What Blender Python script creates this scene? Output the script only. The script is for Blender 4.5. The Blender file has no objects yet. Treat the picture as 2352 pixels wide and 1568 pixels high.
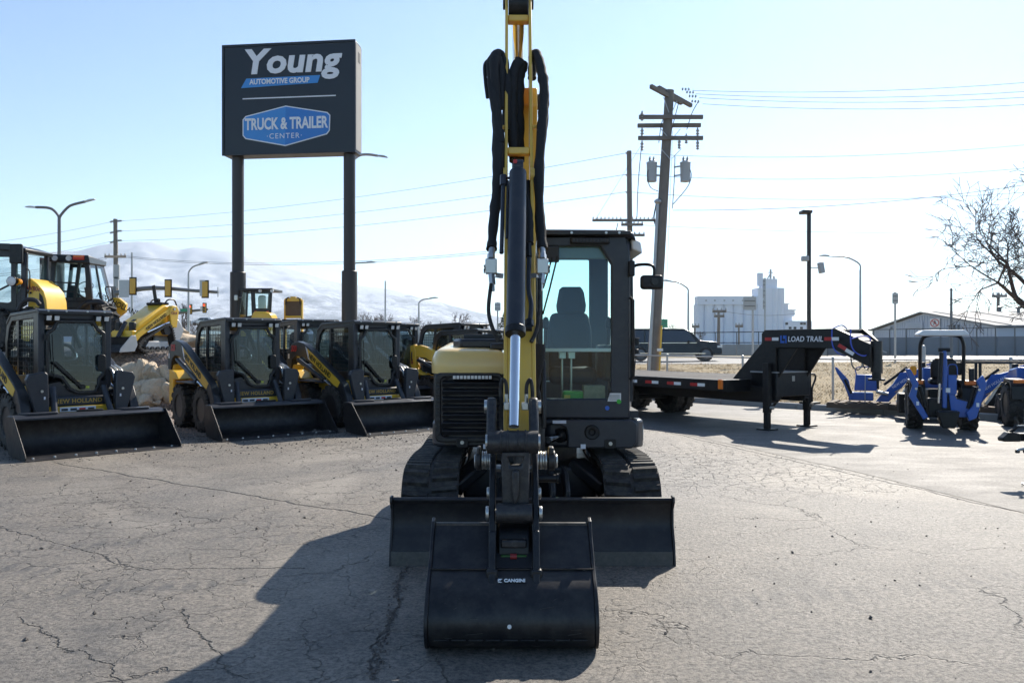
import bpy, bmesh, math, random
from mathutils import Vector, Matrix, noise as mnoise
random.seed(7)
sc = bpy.context.scene
COL = sc.collection
R = math.radians

# ---------------------------------------------------------------- camera
F, CX, CY, EYE = 1900.0, 1176.0, 784.0, 1.65      # focal length and centre on a 2352 px wide frame, eye height in m
cam = bpy.data.cameras.new('camera'); cam.lens = 36.0*F/2352.0; cam.sensor_width = 36.0
cam.clip_start = 0.05; cam.clip_end = 30000
camo = bpy.data.objects.new('camera', cam); COL.objects.link(camo)
camo.location = (0, 0, EYE); camo.rotation_euler = (R(90), 0, 0)
sc.camera = camo

# ---------------------------------------------------------------- sky, sun, exposure
SUN_EL, SUN_AZ = R(36.5), R(28.5)                  # azimuth from +Y towards +X
w = bpy.data.worlds.new('World'); sc.world = w; w.use_nodes = True
nt = w.node_tree
bg = nt.nodes['Background']
sky = nt.nodes.new('ShaderNodeTexSky'); sky.sky_type = 'NISHITA'; sky.sun_disc = False
sky.sun_elevation = SUN_EL; sky.sun_rotation = SUN_AZ
sky.altitude = 1300; sky.air_density = 1.0; sky.dust_density = .5; sky.ozone_density = 2.0
tn = nt.nodes.new('ShaderNodeVectorMath'); tn.operation = 'MULTIPLY'; tn.inputs[1].default_value = (.87, 1.0, 1.07)   # clear cold winter blue
nt.links.new(sky.outputs[0], tn.inputs[0]); nt.links.new(tn.outputs[0], bg.inputs[0]); bg.inputs[1].default_value = 0.103
sl = bpy.data.lights.new('sun', 'SUN'); sl.energy = 5.0; sl.angle = R(0.53); sl.color = (1.0, .92, .80)
so = bpy.data.objects.new('sun', sl); COL.objects.link(so)
sdir = Vector((math.sin(SUN_AZ)*math.cos(SUN_EL), math.cos(SUN_AZ)*math.cos(SUN_EL), math.sin(SUN_EL)))
so.rotation_euler = (-sdir).to_track_quat('-Z', 'Y').to_euler()
so.location = (10, 20, 30)
sc.view_settings.view_transform = 'Standard'; sc.view_settings.look = 'None'
sc.view_settings.exposure = 0.75; sc.view_settings.gamma = 1.0; sc.view_settings.use_curve_mapping = False
sc.render.engine = 'CYCLES'
sc.cycles.use_denoising = True
sc.cycles.max_bounces = 8; sc.cycles.transparent_max_bounces = 24; sc.cycles.volume_bounces = 1
sc.cycles.sample_clamp_indirect = 8.0; sc.cycles.caustics_reflective = False; sc.cycles.caustics_refractive = False

# ---------------------------------------------------------------- helpers
def PX(px, d): return (px-CX)/F*d
def PZ(py, d): return EYE+(CY-py)/F*d
def P(px, py, d): return Vector((PX(px, d), d, PZ(py, d)))
def GR(px, py, z=0.0):
    d = (EYE-z)*F/(py-CY); return Vector((PX(px, d), d, z))
ORG = Vector((0, 0, 0))
def setorg(v):
    global ORG
    ORG = Vector(v)

class MB:
    def __init__(s): s.v = []; s.f = []
    def add(s, vs, fs, M=None):
        n = len(s.v)
        s.v += [Vector(v) if M is None else M @ Vector(v) for v in vs]
        s.f += [tuple(n+i for i in f) for f in fs]
        return s
    def box(s, c, sz, rot=None):
        x, y, z = (q/2 for q in sz)
        vs = [(-x,-y,-z),(x,-y,-z),(x,y,-z),(-x,y,-z),(-x,-y,z),(x,-y,z),(x,y,z),(-x,y,z)]
        M = Matrix.Translation(c)
        if rot is not None: M = M @ rot.to_4x4()
        return s.add(vs, [(0,3,2,1),(4,5,6,7),(0,1,5,4),(1,2,6,5),(2,3,7,6),(3,0,4,7)], M)
    def bx(s, x0, x1, y0, y1, z0, z1):
        return s.box(((x0+x1)/2,(y0+y1)/2,(z0+z1)/2), (abs(x1-x0),abs(y1-y0),abs(z1-z0)))
    def bar(s, a, b, wd, ht=None, up=(0,0,1)):
        a = Vector(a); b = Vector(b); ht = ht or wd
        d = (b-a); L = d.length; d.normalize()
        u = Vector(up)
        if abs(d.dot(u)) > .98: u = Vector((0,1,0))
        r = d.cross(u).normalized(); u = r.cross(d)
        M3 = Matrix((r, d, u)).transposed()
        return s.box((a+b)/2, (wd, L, ht), M3)
    def cyl(s, a, b, r0, r1=None, n=16, caps=True):
        a = Vector(a); b = Vector(b); r1 = r0 if r1 is None else r1
        d = (b-a).normalized(); u = Vector((0,0,1)) if abs(d.z) < .9 else Vector((1,0,0))
        x = d.cross(u).normalized(); y = d.cross(x)
        vs = []
        for p, r in ((a, r0), (b, r1)):
            for i in range(n):
                t = 2*math.pi*i/n; vs.append(p+x*(r*math.cos(t))+y*(r*math.sin(t)))
        fs = [(i, (i+1)%n, n+(i+1)%n, n+i) for i in range(n)]
        if caps: fs += [tuple(range(n))[::-1], tuple(range(n, 2*n))]
        return s.add(vs, fs)
    def tube(s, pts, r, n=8, caps=True):
        pts = [Vector(p) for p in pts]; k = len(pts)
        rs = r if isinstance(r, (list, tuple)) else [r]*k
        vs = []; px = None
        for i, p in enumerate(pts):
            d = (pts[min(i+1,k-1)]-pts[max(i-1,0)]).normalized()
            if px is None:
                u = Vector((0,0,1)) if abs(d.z) < .9 else Vector((1,0,0)); px = d.cross(u).normalized()
            px = (px - d*px.dot(d)).normalized(); py = d.cross(px)
            for j in range(n):
                t = 2*math.pi*j/n; vs.append(p+px*(rs[i]*math.cos(t))+py*(rs[i]*math.sin(t)))
        fs = [(i*n+j, i*n+(j+1)%n, (i+1)*n+(j+1)%n, (i+1)*n+j) for i in range(k-1) for j in range(n)]
        if caps: fs += [tuple(range(n))[::-1], tuple(range((k-1)*n, k*n))]
        return s.add(vs, fs)
    def prism(s, poly, a, b, ax='x'):
        """polygon in the plane across axis ax, run from a to b along ax.  ax x: (y,z), y: (x,z), z: (x,y)"""
        def m(p, t): return {'x': (t,p[0],p[1]), 'y': (p[0],t,p[1]), 'z': (p[0],p[1],t)}[ax]
        n = len(poly)
        vs = [m(p, a) for p in poly]+[m(p, b) for p in poly]
        fs = [tuple(range(n)), tuple(range(n, 2*n))[::-1]]+[(i, n+i, n+(i+1)%n, (i+1)%n) for i in range(n)]
        return s.add(vs, fs)
    def ring(s, outer, inner, a, b, ax='x'):
        def m(p, t): return {'x': (t,p[0],p[1]), 'y': (p[0],t,p[1]), 'z': (p[0],p[1],t)}[ax]
        n = len(outer); vs = []
        for t in (a, b):
            vs += [m(p, t) for p in outer]+[m(p, t) for p in inner]
        fs = []
        for i in range(n):
            j = (i+1) % n
            fs += [(i, j, n+j, n+i), (2*n+i, 3*n+i, 3*n+j, 2*n+j), (i, 2*n+i, 2*n+j, j), (n+i, n+j, 3*n+j, 3*n+i)]
        return s.add(vs, fs)
    def strip(s, prof, a, b, th, ax='x'):
        """an open profile thickened by th and run from a to b"""
        k = len(prof); q = [Vector(p) for p in prof]; off = []
        for i in range(k):
            d = (q[min(i+1,k-1)]-q[max(i-1,0)]).normalized(); off.append(q[i]+Vector((-d.y, d.x))*th)
        return s.prism([tuple(p) for p in q]+[tuple(p) for p in reversed(off)], a, b, ax) if k == 2 else s._strip(q, off, a, b, ax)
    def _strip(s, q, off, a, b, ax):
        def m(p, t): return {'x': (t,p[0],p[1]), 'y': (p[0],t,p[1]), 'z': (p[0],p[1],t)}[ax]
        k = len(q); vs = []
        for t in (a, b): vs += [m(p, t) for p in q]+[m(p, t) for p in off]
        fs = []
        for i in range(k-1):
            fs += [(i, 2*k+i, 2*k+i+1, i+1), (k+i, k+i+1, 3*k+i+1, 3*k+i), (i, i+1, k+i+1, k+i), (2*k+i, 3*k+i, 3*k+i+1, 2*k+i+1)]
        fs += [(0, k, 3*k, 2*k), (k-1, 3*k-1, 4*k-1, 2*k-1)]
        return s.add(vs, fs)
    def lathe(s, prof, c, ax='x', n=28):
        """profile of (t, r) pairs turned about the axis ax through c"""
        c = Vector(c); k = len(prof); vs = []
        for t, r in prof:
            for j in range(n):
                a = 2*math.pi*j/n; u, v_ = r*math.cos(a), r*math.sin(a)
                vs.append(c+Vector({'x': (t,u,v_), 'y': (u,t,v_), 'z': (u,v_,t)}[ax]))
        fs = [(i*n+j, i*n+(j+1)%n, (i+1)*n+(j+1)%n, (i+1)*n+j) for i in range(k-1) for j in range(n)]
        fs += [tuple(range(n))[::-1], tuple(range((k-1)*n, k*n))]
        return s.add(vs, fs)
    def mesh(s, name, mt=None, ang=38):
        me = bpy.data.meshes.new(name)
        me.from_pydata([tuple(v-ORG) for v in s.v], [], s.f)
        bm = bmesh.new(); bm.from_mesh(me); bmesh.ops.recalc_face_normals(bm, faces=bm.faces); bm.to_mesh(me); bm.free()
        me.polygons.foreach_set('use_smooth', [True]*len(me.polygons))
        me.set_sharp_from_angle(angle=R(ang))
        if mt: me.materials.append(mt)
        me.update()
        return me
    def build(s, name, mt, parent=None, bevel=0, ang=38):
        return link(name, s.mesh(name, mt, ang), parent, bevel)

def link(name, me, parent=None, bevel=0):
    o = bpy.data.objects.new(name, me); COL.objects.link(o)
    if parent is not None: o.parent = parent
    if bevel:
        b = o.modifiers.new('bevel', 'BEVEL'); b.width = bevel; b.segments = 2; b.limit_method = 'ANGLE'; b.angle_limit = R(40)
    return o
def tag(o, label=None, cat=None, group=None, kind=None):
    if label: o['label'] = label
    if cat: o['category'] = cat
    if group: o['group'] = group
    if kind: o['kind'] = kind
    return o
def empty(name, loc=(0,0,0), rz=0, label=None, cat=None, group=None):
    o = bpy.data.objects.new(name, None); COL.objects.link(o)
    o.location = loc; o.rotation_euler = (0, 0, rz); o.empty_display_size = .2
    return tag(o, label, cat, group)
def inset(poly, d):
    """move every side of a closed polygon by d along its normal (towards the inside for a counter-clockwise one)"""
    n = len(poly); out = []
    for i in range(n):
        p0, p1, p2 = Vector(poly[i-1]), Vector(poly[i]), Vector(poly[(i+1)%n])
        a = (p1-p0).normalized(); b = (p2-p1).normalized()
        na = Vector((-a.y, a.x)); nb = Vector((-b.y, b.x))
        h = na+nb; q = max(.25, 1+na.dot(nb))
        out.append(tuple(p1+h*(d/q)))
    return out
def rrect(x0, x1, z0, z1, r, n=4):
    pts = []
    for cx, cz, a0 in ((x1-r, z0+r, -90), (x1-r, z1-r, 0), (x0+r, z1-r, 90), (x0+r, z0+r, 180)):
        for i in range(n+1):
            a = R(a0+90*i/n); pts.append((cx+r*math.cos(a), cz+r*math.sin(a)))
    return pts
def smooth_pts(pts, n=6):
    """Catmull-Rom through pts"""
    q = [Vector(p) for p in pts]; out = []
    for i in range(len(q)-1):
        p0, p1, p2, p3 = q[max(i-1,0)], q[i], q[i+1], q[min(i+2,len(q)-1)]
        for k in range(n):
            t = k/n
            out.append(.5*((2*p1)+(p2-p0)*t+(2*p0-5*p1+4*p2-p3)*t*t+(3*p1-p0-3*p2+p3)*t**3))
    out.append(q[-1]); return out
_tcount = [0]
def text(body, size, mt, parent, origin, right, up, bold=0.0, shear=0.0, sx=1.0, align='CENTER', name='lettering', thick=.0015, sp=1.0):
    cu = bpy.data.curves.new('letters', 'FONT'); cu.body = body; cu.size = size; cu.shear = shear; cu.offset = bold
    cu.align_x = align; cu.align_y = 'CENTER'; cu.extrude = thick; cu.resolution_u = 3; cu.space_character = sp
    ob = bpy.data.objects.new('letters', cu)
    me = bpy.data.meshes.new_from_object(ob)
    bpy.data.objects.remove(ob); bpy.data.curves.remove(cu)
    r = Vector(right).normalized(); u = Vector(up).normalized(); nn = r.cross(u)
    M = Matrix.Translation(Vector(origin)-ORG) @ Matrix((r, u, nn)).transposed().to_4x4() @ Matrix.Diagonal((sx, 1, 1, 1))
    me.transform(M); me.materials.clear(); me.materials.append(mt)
    return link(name, me, parent)
def copy_tree(o, parent=None):
    c = o.copy(); COL.objects.link(c); c.parent = parent
    for ch in list(o.children): copy_tree(ch, c)
    return c

# ---------------------------------------------------------------- materials
def new_mat(name):
    m = bpy.data.materials.new(name); m.use_nodes = True
    return m, m.node_tree, m.node_tree.nodes['Principled BSDF']
def N(nt, t, **kw):
    n = nt.nodes.new('ShaderNode'+t)
    for k, v in kw.items(): setattr(n, k, v)
    return n
def LK(nt, a, b): nt.links.new(a, b)
def MATH(nt, op, a, b=None, c=None, clamp=False):
    n = N(nt, 'Math', operation=op); n.use_clamp = clamp
    for i, v in enumerate((a, b, c)):
        if v is None: continue
        if isinstance(v, (int, float)): n.inputs[i].default_value = v
        else: LK(nt, v, n.inputs[i])
    return n.outputs[0]
def RAMP(nt, fac, stops):
    n = N(nt, 'ValToRGB'); LK(nt, fac, n.inputs[0]); e = n.color_ramp.elements
    while len(e) < len(stops): e.new(.5)
    for i, (p, c) in enumerate(stops):
        e[i].position = p; e[i].color = (*c, 1) if not isinstance(c, (int, float)) else (c, c, c, 1)
    return n.outputs[0]
def MIX(nt, fac, a, b, mode='MIX'):
    n = N(nt, 'Mix', data_type='RGBA', blend_type=mode)
    for i, v in ((0, fac), (6, a), (7, b)):
        if isinstance(v, (int, float)) and i == 0: n.inputs[0].default_value = v
        elif isinstance(v, tuple): n.inputs[i].default_value = (*v, 1)
        else: LK(nt, v, n.inputs[i])
    return n.outputs[2]
def pbr(name, col, rough=.5, metal=0.0, var=.18, vs=6.0, bump=0.0, bs=60.0, spec=.5, coat=0.0, dust=0.0, rvar=.12):
    m, nt, b = new_mat(name)
    tc = N(nt, 'TexCoord'); oi = N(nt, 'ObjectInfo')
    add = N(nt, 'VectorMath', operation='ADD'); LK(nt, tc.outputs['Object'], add.inputs[0])
    sc3 = N(nt, 'VectorMath', operation='SCALE'); sc3.inputs[0].default_value = (17, 31, 11); LK(nt, oi.outputs['Random'], sc3.inputs['Scale'])
    LK(nt, sc3.outputs[0], add.inputs[1])
    n1 = N(nt, 'TexNoise'); n1.inputs['Scale'].default_value = vs; n1.inputs['Detail'].default_value = 6; n1.inputs['Roughness'].default_value = .6
    LK(nt, add.outputs[0], n1.inputs['Vector'])
    f = MATH(nt, 'MULTIPLY_ADD', n1.outputs[0], 2*var, 1-var)
    cc = N(nt, 'VectorMath', operation='SCALE'); cc.inputs[0].default_value = col; LK(nt, f, cc.inputs['Scale'])
    out = cc.outputs[0]
    if dust > 0:
        n2 = N(nt, 'TexNoise'); n2.inputs['Scale'].default_value = vs*2.3; n2.inputs['Detail'].default_value = 8; n2.inputs['Roughness'].default_value = .7
        LK(nt, add.outputs[0], n2.inputs['Vector'])
        df = RAMP(nt, n2.outputs[0], [(.42, 0.0), (.75, dust)])
        out = MIX(nt, df, out, (.30, .27, .23))
    LK(nt, out, b.inputs['Base Color'])
    rr = MATH(nt, 'MULTIPLY_ADD', n1.outputs[0], 2*rvar, rough-rvar, clamp=True)
    LK(nt, rr, b.inputs['Roughness'])
    b.inputs['Metallic'].default_value = metal; b.inputs['Specular IOR Level'].default_value = spec; b.inputs['Coat Weight'].default_value = coat
    if bump > 0:
        n3 = N(nt, 'TexNoise'); n3.inputs['Scale'].default_value = bs; n3.inputs['Detail'].default_value = 5
        LK(nt, add.outputs[0], n3.inputs['Vector'])
        bp = N(nt, 'Bump'); bp.inputs['Strength'].default_value = 1; bp.inputs['Distance'].default_value = bump
        LK(nt, n3.outputs[0], bp.inputs['Height']); LK(nt, bp.outputs[0], b.inputs['Normal'])
    return m
def glass(name, tint, gloss=1.0, rough=.02, ior=1.5):
    m = bpy.data.materials.new(name); m.use_nodes = True; nt = m.node_tree; nt.nodes.clear()
    o = N(nt, 'OutputMaterial'); mx = N(nt, 'MixShader'); t = N(nt, 'BsdfTransparent'); g = N(nt, 'BsdfGlossy'); fr = N(nt, 'Fresnel')
    fr.inputs[0].default_value = ior; t.inputs[0].default_value = (*tint, 1); g.inputs['Roughness'].default_value = rough
    g.inputs[0].default_value = (gloss, gloss, gloss, 1)
    ge = N(nt, 'NewGeometry'); LK(nt, MATH(nt, 'MULTIPLY_ADD', ge.outputs['Backfacing'], 1/ior-ior, ior), fr.inputs[0])
    LK(nt, fr.outputs[0], mx.inputs[0]); LK(nt, t.outputs[0], mx.inputs[1]); LK(nt, g.outputs[0], mx.inputs[2]); LK(nt, mx.outputs[0], o.inputs[0])
    return m
def emit(name, col, st):
    m, nt, b = new_mat(name); b.inputs['Base Color'].default_value = (*col, 1)
    b.inputs['Emission Color'].default_value = (*col, 1); b.inputs['Emission Strength'].default_value = st
    return m

M = {}
M['yellow'] = pbr('yellow_paint', (.80, .48, .03), .38, var=.06, coat=.25, dust=.12)
M['pale_yellow'] = pbr('pale_yellow_paint', (.74, .52, .17), .34, var=.05, coat=.35, dust=.06)
M['arm_yellow'] = pbr('ochre_paint', (.76, .47, .07), .40, var=.08, coat=.2, dust=.15)
M['charcoal'] = pbr('charcoal_paint', (.014, .015, .018), .36, var=.15, spec=.4, dust=.05)
M['slate'] = pbr('slate_paint', (.028, .032, .042), .36, var=.12, spec=.4, dust=.05)
M['black'] = pbr('black_paint', (.006, .0065, .008), .42, var=.2, spec=.35, dust=.04)
M['bucket'] = pbr('bucket_paint', (.007, .0072, .0095), .42, var=.4, vs=4, rvar=.2, dust=.11, spec=.4, bump=.0006, bs=30)
M['blade'] = pbr('blade_paint', (.014, .014, .017), .46, var=.2, vs=3, dust=.10, spec=.4, bump=.0006, bs=30)
M['rubber'] = pbr('rubber', (.013, .0125, .0125), .72, var=.3, dust=.22, bump=.002, bs=40)
M['hose'] = pbr('hose_sleeve', (.012, .012, .013), .8, var=.3, bump=.004, bs=90)
M['chrome'] = pbr('chrome_rod', (.75, .77, .80), .12, metal=1, var=.03, rvar=.03)
M['steel'] = pbr('zinc_steel', (.50, .50, .48), .38, metal=.9, var=.2, vs=20)
M['cast'] = pbr('cast_iron', (.022, .022, .025), .45, metal=.2, var=.3, vs=12, bump=.001, bs=120, dust=.15)
M['galv'] = pbr('galvanised_steel', (.42, .43, .44), .45, metal=.6, var=.15)
M['white'] = pbr('white_paint', (.80, .80, .79), .5, var=.05)
M['decal'] = pbr('decal_white', (.72, .74, .80), .5, var=.1, vs=40)
M['red'] = pbr('red_paint', (.48, .02, .02), .4, var=.08)
M['darkred'] = pbr('dark_red_paint', (.25, .02, .02), .4, var=.08)
M['orange'] = pbr('orange_plastic', (.85, .20, .02), .3, var=.06)
M['amber'] = pbr('amber_plastic', (.95, .36, .02), .25, var=.05)
M['blue'] = pbr('tractor_blue', (.014, .10, .42), .36, var=.06, coat=.3, dust=.08)
M['green'] = pbr('green_plastic', (.05, .35, .04), .4, var=.1)
M['dotgreen'] = pbr('green_sticker', (.06, .48, .05), .6, var=.05)
M['dotblue'] = pbr('blue_sticker', (.04, .14, .55), .6, var=.05)
M['seat'] = pbr('seat_fabric', (.022, .034, .044), .85, var=.25, bump=.002, bs=150)
M['trim'] = pbr('cab_trim', (.035, .040, .045), .7, var=.2)
M['lens'] = pbr('lamp_lens', (.70, .70, .68), .15, var=.15, vs=30)
M['tlens'] = pbr('tail_lens', (.6, .05, .02), .2, var=.1)
M['glass'] = glass('cab_glass', (.74, .95, .94), ior=1.58)
M['dglass'] = glass('dark_glass', (.17, .24, .33), ior=1.60)
M['bglass'] = glass('black_glass', (.25, .27, .30))
M['wood'] = pbr('weathered_pole_wood', (.19, .17, .15), .85, var=.35, vs=3, bump=.006, bs=22)
M['pallet'] = pbr('pallet_wood', (.14, .10, .07), .85, var=.3, vs=8, bump=.003, bs=40)
M['wire'] = pbr('wire', (.04, .04, .045), .5, var=.1)
M['porcelain'] = pbr('grey_transformer', (.40, .42, .44), .4, var=.06)
M['signface'] = pbr('sign_face', (.008, .0095, .014), .35, var=.05)
M['signblue'] = pbr('sign_blue', (.03, .20, .58), .4, var=.04)
M['signblue2'] = pbr('sign_blue_light', (.05, .27, .66), .4, var=.04)
M['signwhite'] = pbr('sign_white', (.80, .81, .84), .45, var=.04)
M['postbrown'] = pbr('sign_post_paint', (.032, .026, .025), .45, var=.12, vs=2)
M['concrete'] = pbr('concrete', (.36, .35, .335), .85, var=.2, vs=2, bump=.003, bs=30)
M['silo'] = pbr('silo_white', (.76, .80, .88), .8, var=.06, vs=.08)
M['siding'] = pbr('grey_siding', (.48, .53, .61), .6, var=.06, vs=.4)
M['roofmetal'] = pbr('metal_roof', (.26, .265, .27), .75, metal=0, var=.25, vs=.6, spec=.2)
M['bark'] = pbr('bark', (.075, .06, .052), .9, var=.3, vs=8)
M['twig'] = pbr('twig', (.085, .065, .058), .9, var=.3, vs=8)
M['boulder'] = pbr('boulder', (.58, .46, .32), .85, var=.40, vs=2.2, bump=.06, bs=5)
M['signalyellow'] = pbr('signal_yellow', (.62, .36, .05), .45, var=.08)
M['mast'] = pbr('mast_grey', (.16, .165, .17), .5, var=.1, metal=.3)
M['streetgreen'] = pbr('street_sign_green', (.03, .30, .17), .5, var=.05)
M['blueplastic'] = pbr('blue_cord', (.05, .10, .55), .4, var=.05)
# ================================================================ SETTING
def ground_mat():
    m, nt, b = new_mat('old_asphalt')
    tc = N(nt, 'TexCoord'); co = tc.outputs['Object']
    def noise(scale, det=6, rough=.6, vec=None, dist=0):
        n = N(nt, 'TexNoise'); n.inputs['Scale'].default_value = scale; n.inputs['Detail'].default_value = det
        n.inputs['Roughness'].default_value = rough; n.inputs['Distortion'].default_value = dist
        LK(nt, vec if vec is not None else co, n.inputs['Vector']); return n
    sep = N(nt, 'SeparateXYZ'); LK(nt, co, sep.inputs[0]); X, Y = sep.outputs[0], sep.outputs[1]
    # ---- colour
    big = noise(.22, 5, .6, dist=.6).outputs[0]
    mid = noise(1.4, 8, .65, dist=.4).outputs[0]
    fine = noise(38, 6, .75).outputs[0]
    speck = noise(140, 3, .8).outputs[0]
    dusty = MATH(nt, 'ADD', MATH(nt, 'MULTIPLY', X, -.035), .5, clamp=True)
    dusty = MATH(nt, 'MULTIPLY_ADD', MATH(nt, 'SUBTRACT', big, .5), 1.6, dusty, clamp=True)
    grey = RAMP(nt, mid, [(.2, (.110, .104, .098)), (.8, (.220, .206, .190))])
    tan = RAMP(nt, mid, [(.2, (.162, .138, .110)), (.8, (.325, .272, .208))])
    c = MIX(nt, dusty, grey, tan)
    # dark damp stains
    st = noise(.85, 7, .62, dist=1.3).outputs[0]
    c = MIX(nt, RAMP(nt, st, [(.55, 0.0), (.68, .60)]), c, (.062, .060, .060))
    c = MIX(nt, RAMP(nt, fine, [(.36, .85), (.54, 0.0)]), c, (.036, .034, .032))
    grit = noise(17, 7, .72).outputs[0]
    c = MIX(nt, RAMP(nt, grit, [(.36, .70), (.52, 0.0)]), c, (.055, .052, .049))
    c = MIX(nt, RAMP(nt, grit, [(.56, 0.0), (.72, .45)]), c, (.34, .30, .25))
    c = MIX(nt, RAMP(nt, speck, [(.57, 0.0), (.74, .6)]), c, (.36, .34, .315))
    # ---- cracks
    wob = noise(1.1, 5, .6); wob2 = noise(7, 4, .6)
    def warp(a1, a2):
        v = N(nt, 'VectorMath', operation='MULTIPLY_ADD'); LK(nt, wob.outputs['Color'], v.inputs[0]); v.inputs[1].default_value = (a1,)*3; LK(nt, co, v.inputs[2])
        v2 = N(nt, 'VectorMath', operation='MULTIPLY_ADD'); LK(nt, wob2.outputs['Color'], v2.inputs[0]); v2.inputs[1].default_value = (a2,)*3; LK(nt, v.outputs[0], v2.inputs[2])
        return v2.outputs[0]
    def vor(scale, width, vec):
        v = N(nt, 'TexVoronoi', feature='DISTANCE_TO_EDGE'); v.inputs['Scale'].default_value = scale; LK(nt, vec, v.inputs['Vector'])
        return RAMP(nt, v.outputs['Distance'], [(0.0, 1.0), (width, 0.0)])
    patch = RAMP(nt, noise(.45, 4, .6, dist=.8).outputs[0], [(.40, 0.0), (.56, 1.0)])
    patch2 = RAMP(nt, noise(.6, 4, .6).outputs[0], [(.50, 0.0), (.58, 1.0)])
    k1 = MATH(nt, 'MULTIPLY', vor(.55, .0065, warp(1.1, .14)), RAMP(nt, noise(.9, 3).outputs[0], [(.42, 0.0), (.62, .8)]))
    lft = MATH(nt, 'MULTIPLY_ADD', X, -.22, .62, clamp=True)
    k2 = MATH(nt, 'MULTIPLY', vor(2.3, .012, warp(.8, .12)), MATH(nt, 'MULTIPLY', MATH(nt, 'MULTIPLY', patch, lft), .75))
    # alligator cracking beyond the digger, right of centre
    dx = MATH(nt, 'DIVIDE', MATH(nt, 'SUBTRACT', X, 3.0), 3.4); dy = MATH(nt, 'DIVIDE', MATH(nt, 'SUBTRACT', Y, 11.3), 2.6)
    ali = MATH(nt, 'SUBTRACT', 1.25, MATH(nt, 'ADD', MATH(nt, 'MULTIPLY', dx, dx), MATH(nt, 'MULTIPLY', dy, dy)), clamp=True)
    k3 = MATH(nt, 'MULTIPLY', vor(5.2, .040, warp(.35, .05)), MATH(nt, 'MULTIPLY', ali, .62))
    crack = MATH(nt, 'MAXIMUM', MATH(nt, 'MAXIMUM', k1, k2), k3)
    wl = noise(.9, 7, .68).outputs[0]; wl2 = noise(6, 5, .6).outputs[0]
    def line(p0, p1, wd, amp):
        (x0, y0), (x1, y1) = p0, p1; L = math.hypot(x1-x0, y1-y0); ux, uy = (x1-x0)/L, (y1-y0)/L
        ex, ey = MATH(nt, 'SUBTRACT', X, x0), MATH(nt, 'SUBTRACT', Y, y0)
        t = MATH(nt, 'ADD', MATH(nt, 'MULTIPLY', ex, ux), MATH(nt, 'MULTIPLY', ey, uy))
        s = MATH(nt, 'ADD', MATH(nt, 'MULTIPLY', ex, -uy), MATH(nt, 'MULTIPLY', ey, ux))
        s = MATH(nt, 'ADD', s, MATH(nt, 'MULTIPLY', MATH(nt, 'SUBTRACT', wl, .5), amp))
        s = MATH(nt, 'ABSOLUTE', MATH(nt, 'ADD', s, MATH(nt, 'MULTIPLY', MATH(nt, 'SUBTRACT', wl2, .5), amp*.22)))
        on = MATH(nt, 'MULTIPLY', MATH(nt, 'GREATER_THAN', t, 0.0), MATH(nt, 'LESS_THAN', t, L))
        wv = MATH(nt, 'MULTIPLY_ADD', wl2, wd*1.6, wd*.15)
        return MATH(nt, 'MULTIPLY', MATH(nt, 'SUBTRACT', 1.0, MATH(nt, 'DIVIDE', s, wv), clamp=True), on)
    g = lambda px, py: tuple(GR(px, py))[:2]
    for a, bb, wd, amp in ((g(120, 1062), g(905, 1195), .030, .35), (g(0, 1205), g(330, 1310), .015, .5), (g(330, 1310), g(700, 1305), .011, .4),
                           (g(940, 1290), g(850, 1560), .020, .40), (g(400, 1400), g(560, 1560), .011, .4), (g(1300, 940), g(2352, 1180), .035, .30),
                           (g(20, 1420), g(330, 1568), .012, .5)):
        crack = MATH(nt, 'MAXIMUM', crack, line(a, bb, wd, amp))
    for a, bb, wd, amp in ((g(60, 1255), g(760, 1225), .17, .55), (g(120, 1365), g(620, 1335), .15, .5), (g(0, 1300), g(260, 1345), .30, .6), (g(1500, 1400), g(2352, 1330), .22, .5)):
        tb = line(a, bb, wd, amp)
        wv = N(nt, 'TexWave', wave_type='BANDS'); wv.inputs['Scale'].default_value = 2.1; wv.inputs['Distortion'].default_value = 5.0; wv.inputs['Detail'].default_value = 3; LK(nt, co, wv.inputs['Vector'])
        tb = MATH(nt, 'MULTIPLY', MATH(nt, 'MULTIPLY', tb, RAMP(nt, wv.outputs[0], [(.35, 0.0), (.6, 1.0)])), RAMP(nt, noise(1.3, 5).outputs[0], [(.40, 0.0), (.58, 1.0)]))
        c = MIX(nt, MATH(nt, 'MULTIPLY', tb, .75, clamp=True), c, (.060, .058, .058))
    pale = RAMP(nt, noise(.33, 6, .62, dist=1.0).outputs[0], [(.52, 0.0), (.66, .38)])
    c = MIX(nt, pale, c, (.36, .32, .265))
    c = MIX(nt, MATH(nt, 'MULTIPLY', crack, .72), c, (.028, .025, .022))
    LK(nt, c, b.inputs['Base Color'])
    b.inputs['Specular IOR Level'].default_value = .42
    LK(nt, RAMP(nt, fine, [(.3, .74), (.7, .46)]), b.inputs['Roughness'])
    h = MATH(nt, 'ADD', MATH(nt, 'MULTIPLY', fine, .5), MATH(nt, 'MULTIPLY', speck, .35))
    h = MATH(nt, 'SUBTRACT', h, MATH(nt, 'MULTIPLY', crack, 2.0))
    h = MATH(nt, 'ADD', h, MATH(nt, 'ADD', MATH(nt, 'MULTIPLY', mid, 1.0), MATH(nt, 'MULTIPLY', grit, .8)))
    bp = N(nt, 'Bump'); bp.inputs['Strength'].default_value = 1.0; bp.inputs['Distance'].default_value = .014
    LK(nt, h, bp.inputs['Height']); LK(nt, bp.outputs[0], b.inputs['Normal'])
    return m
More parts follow.
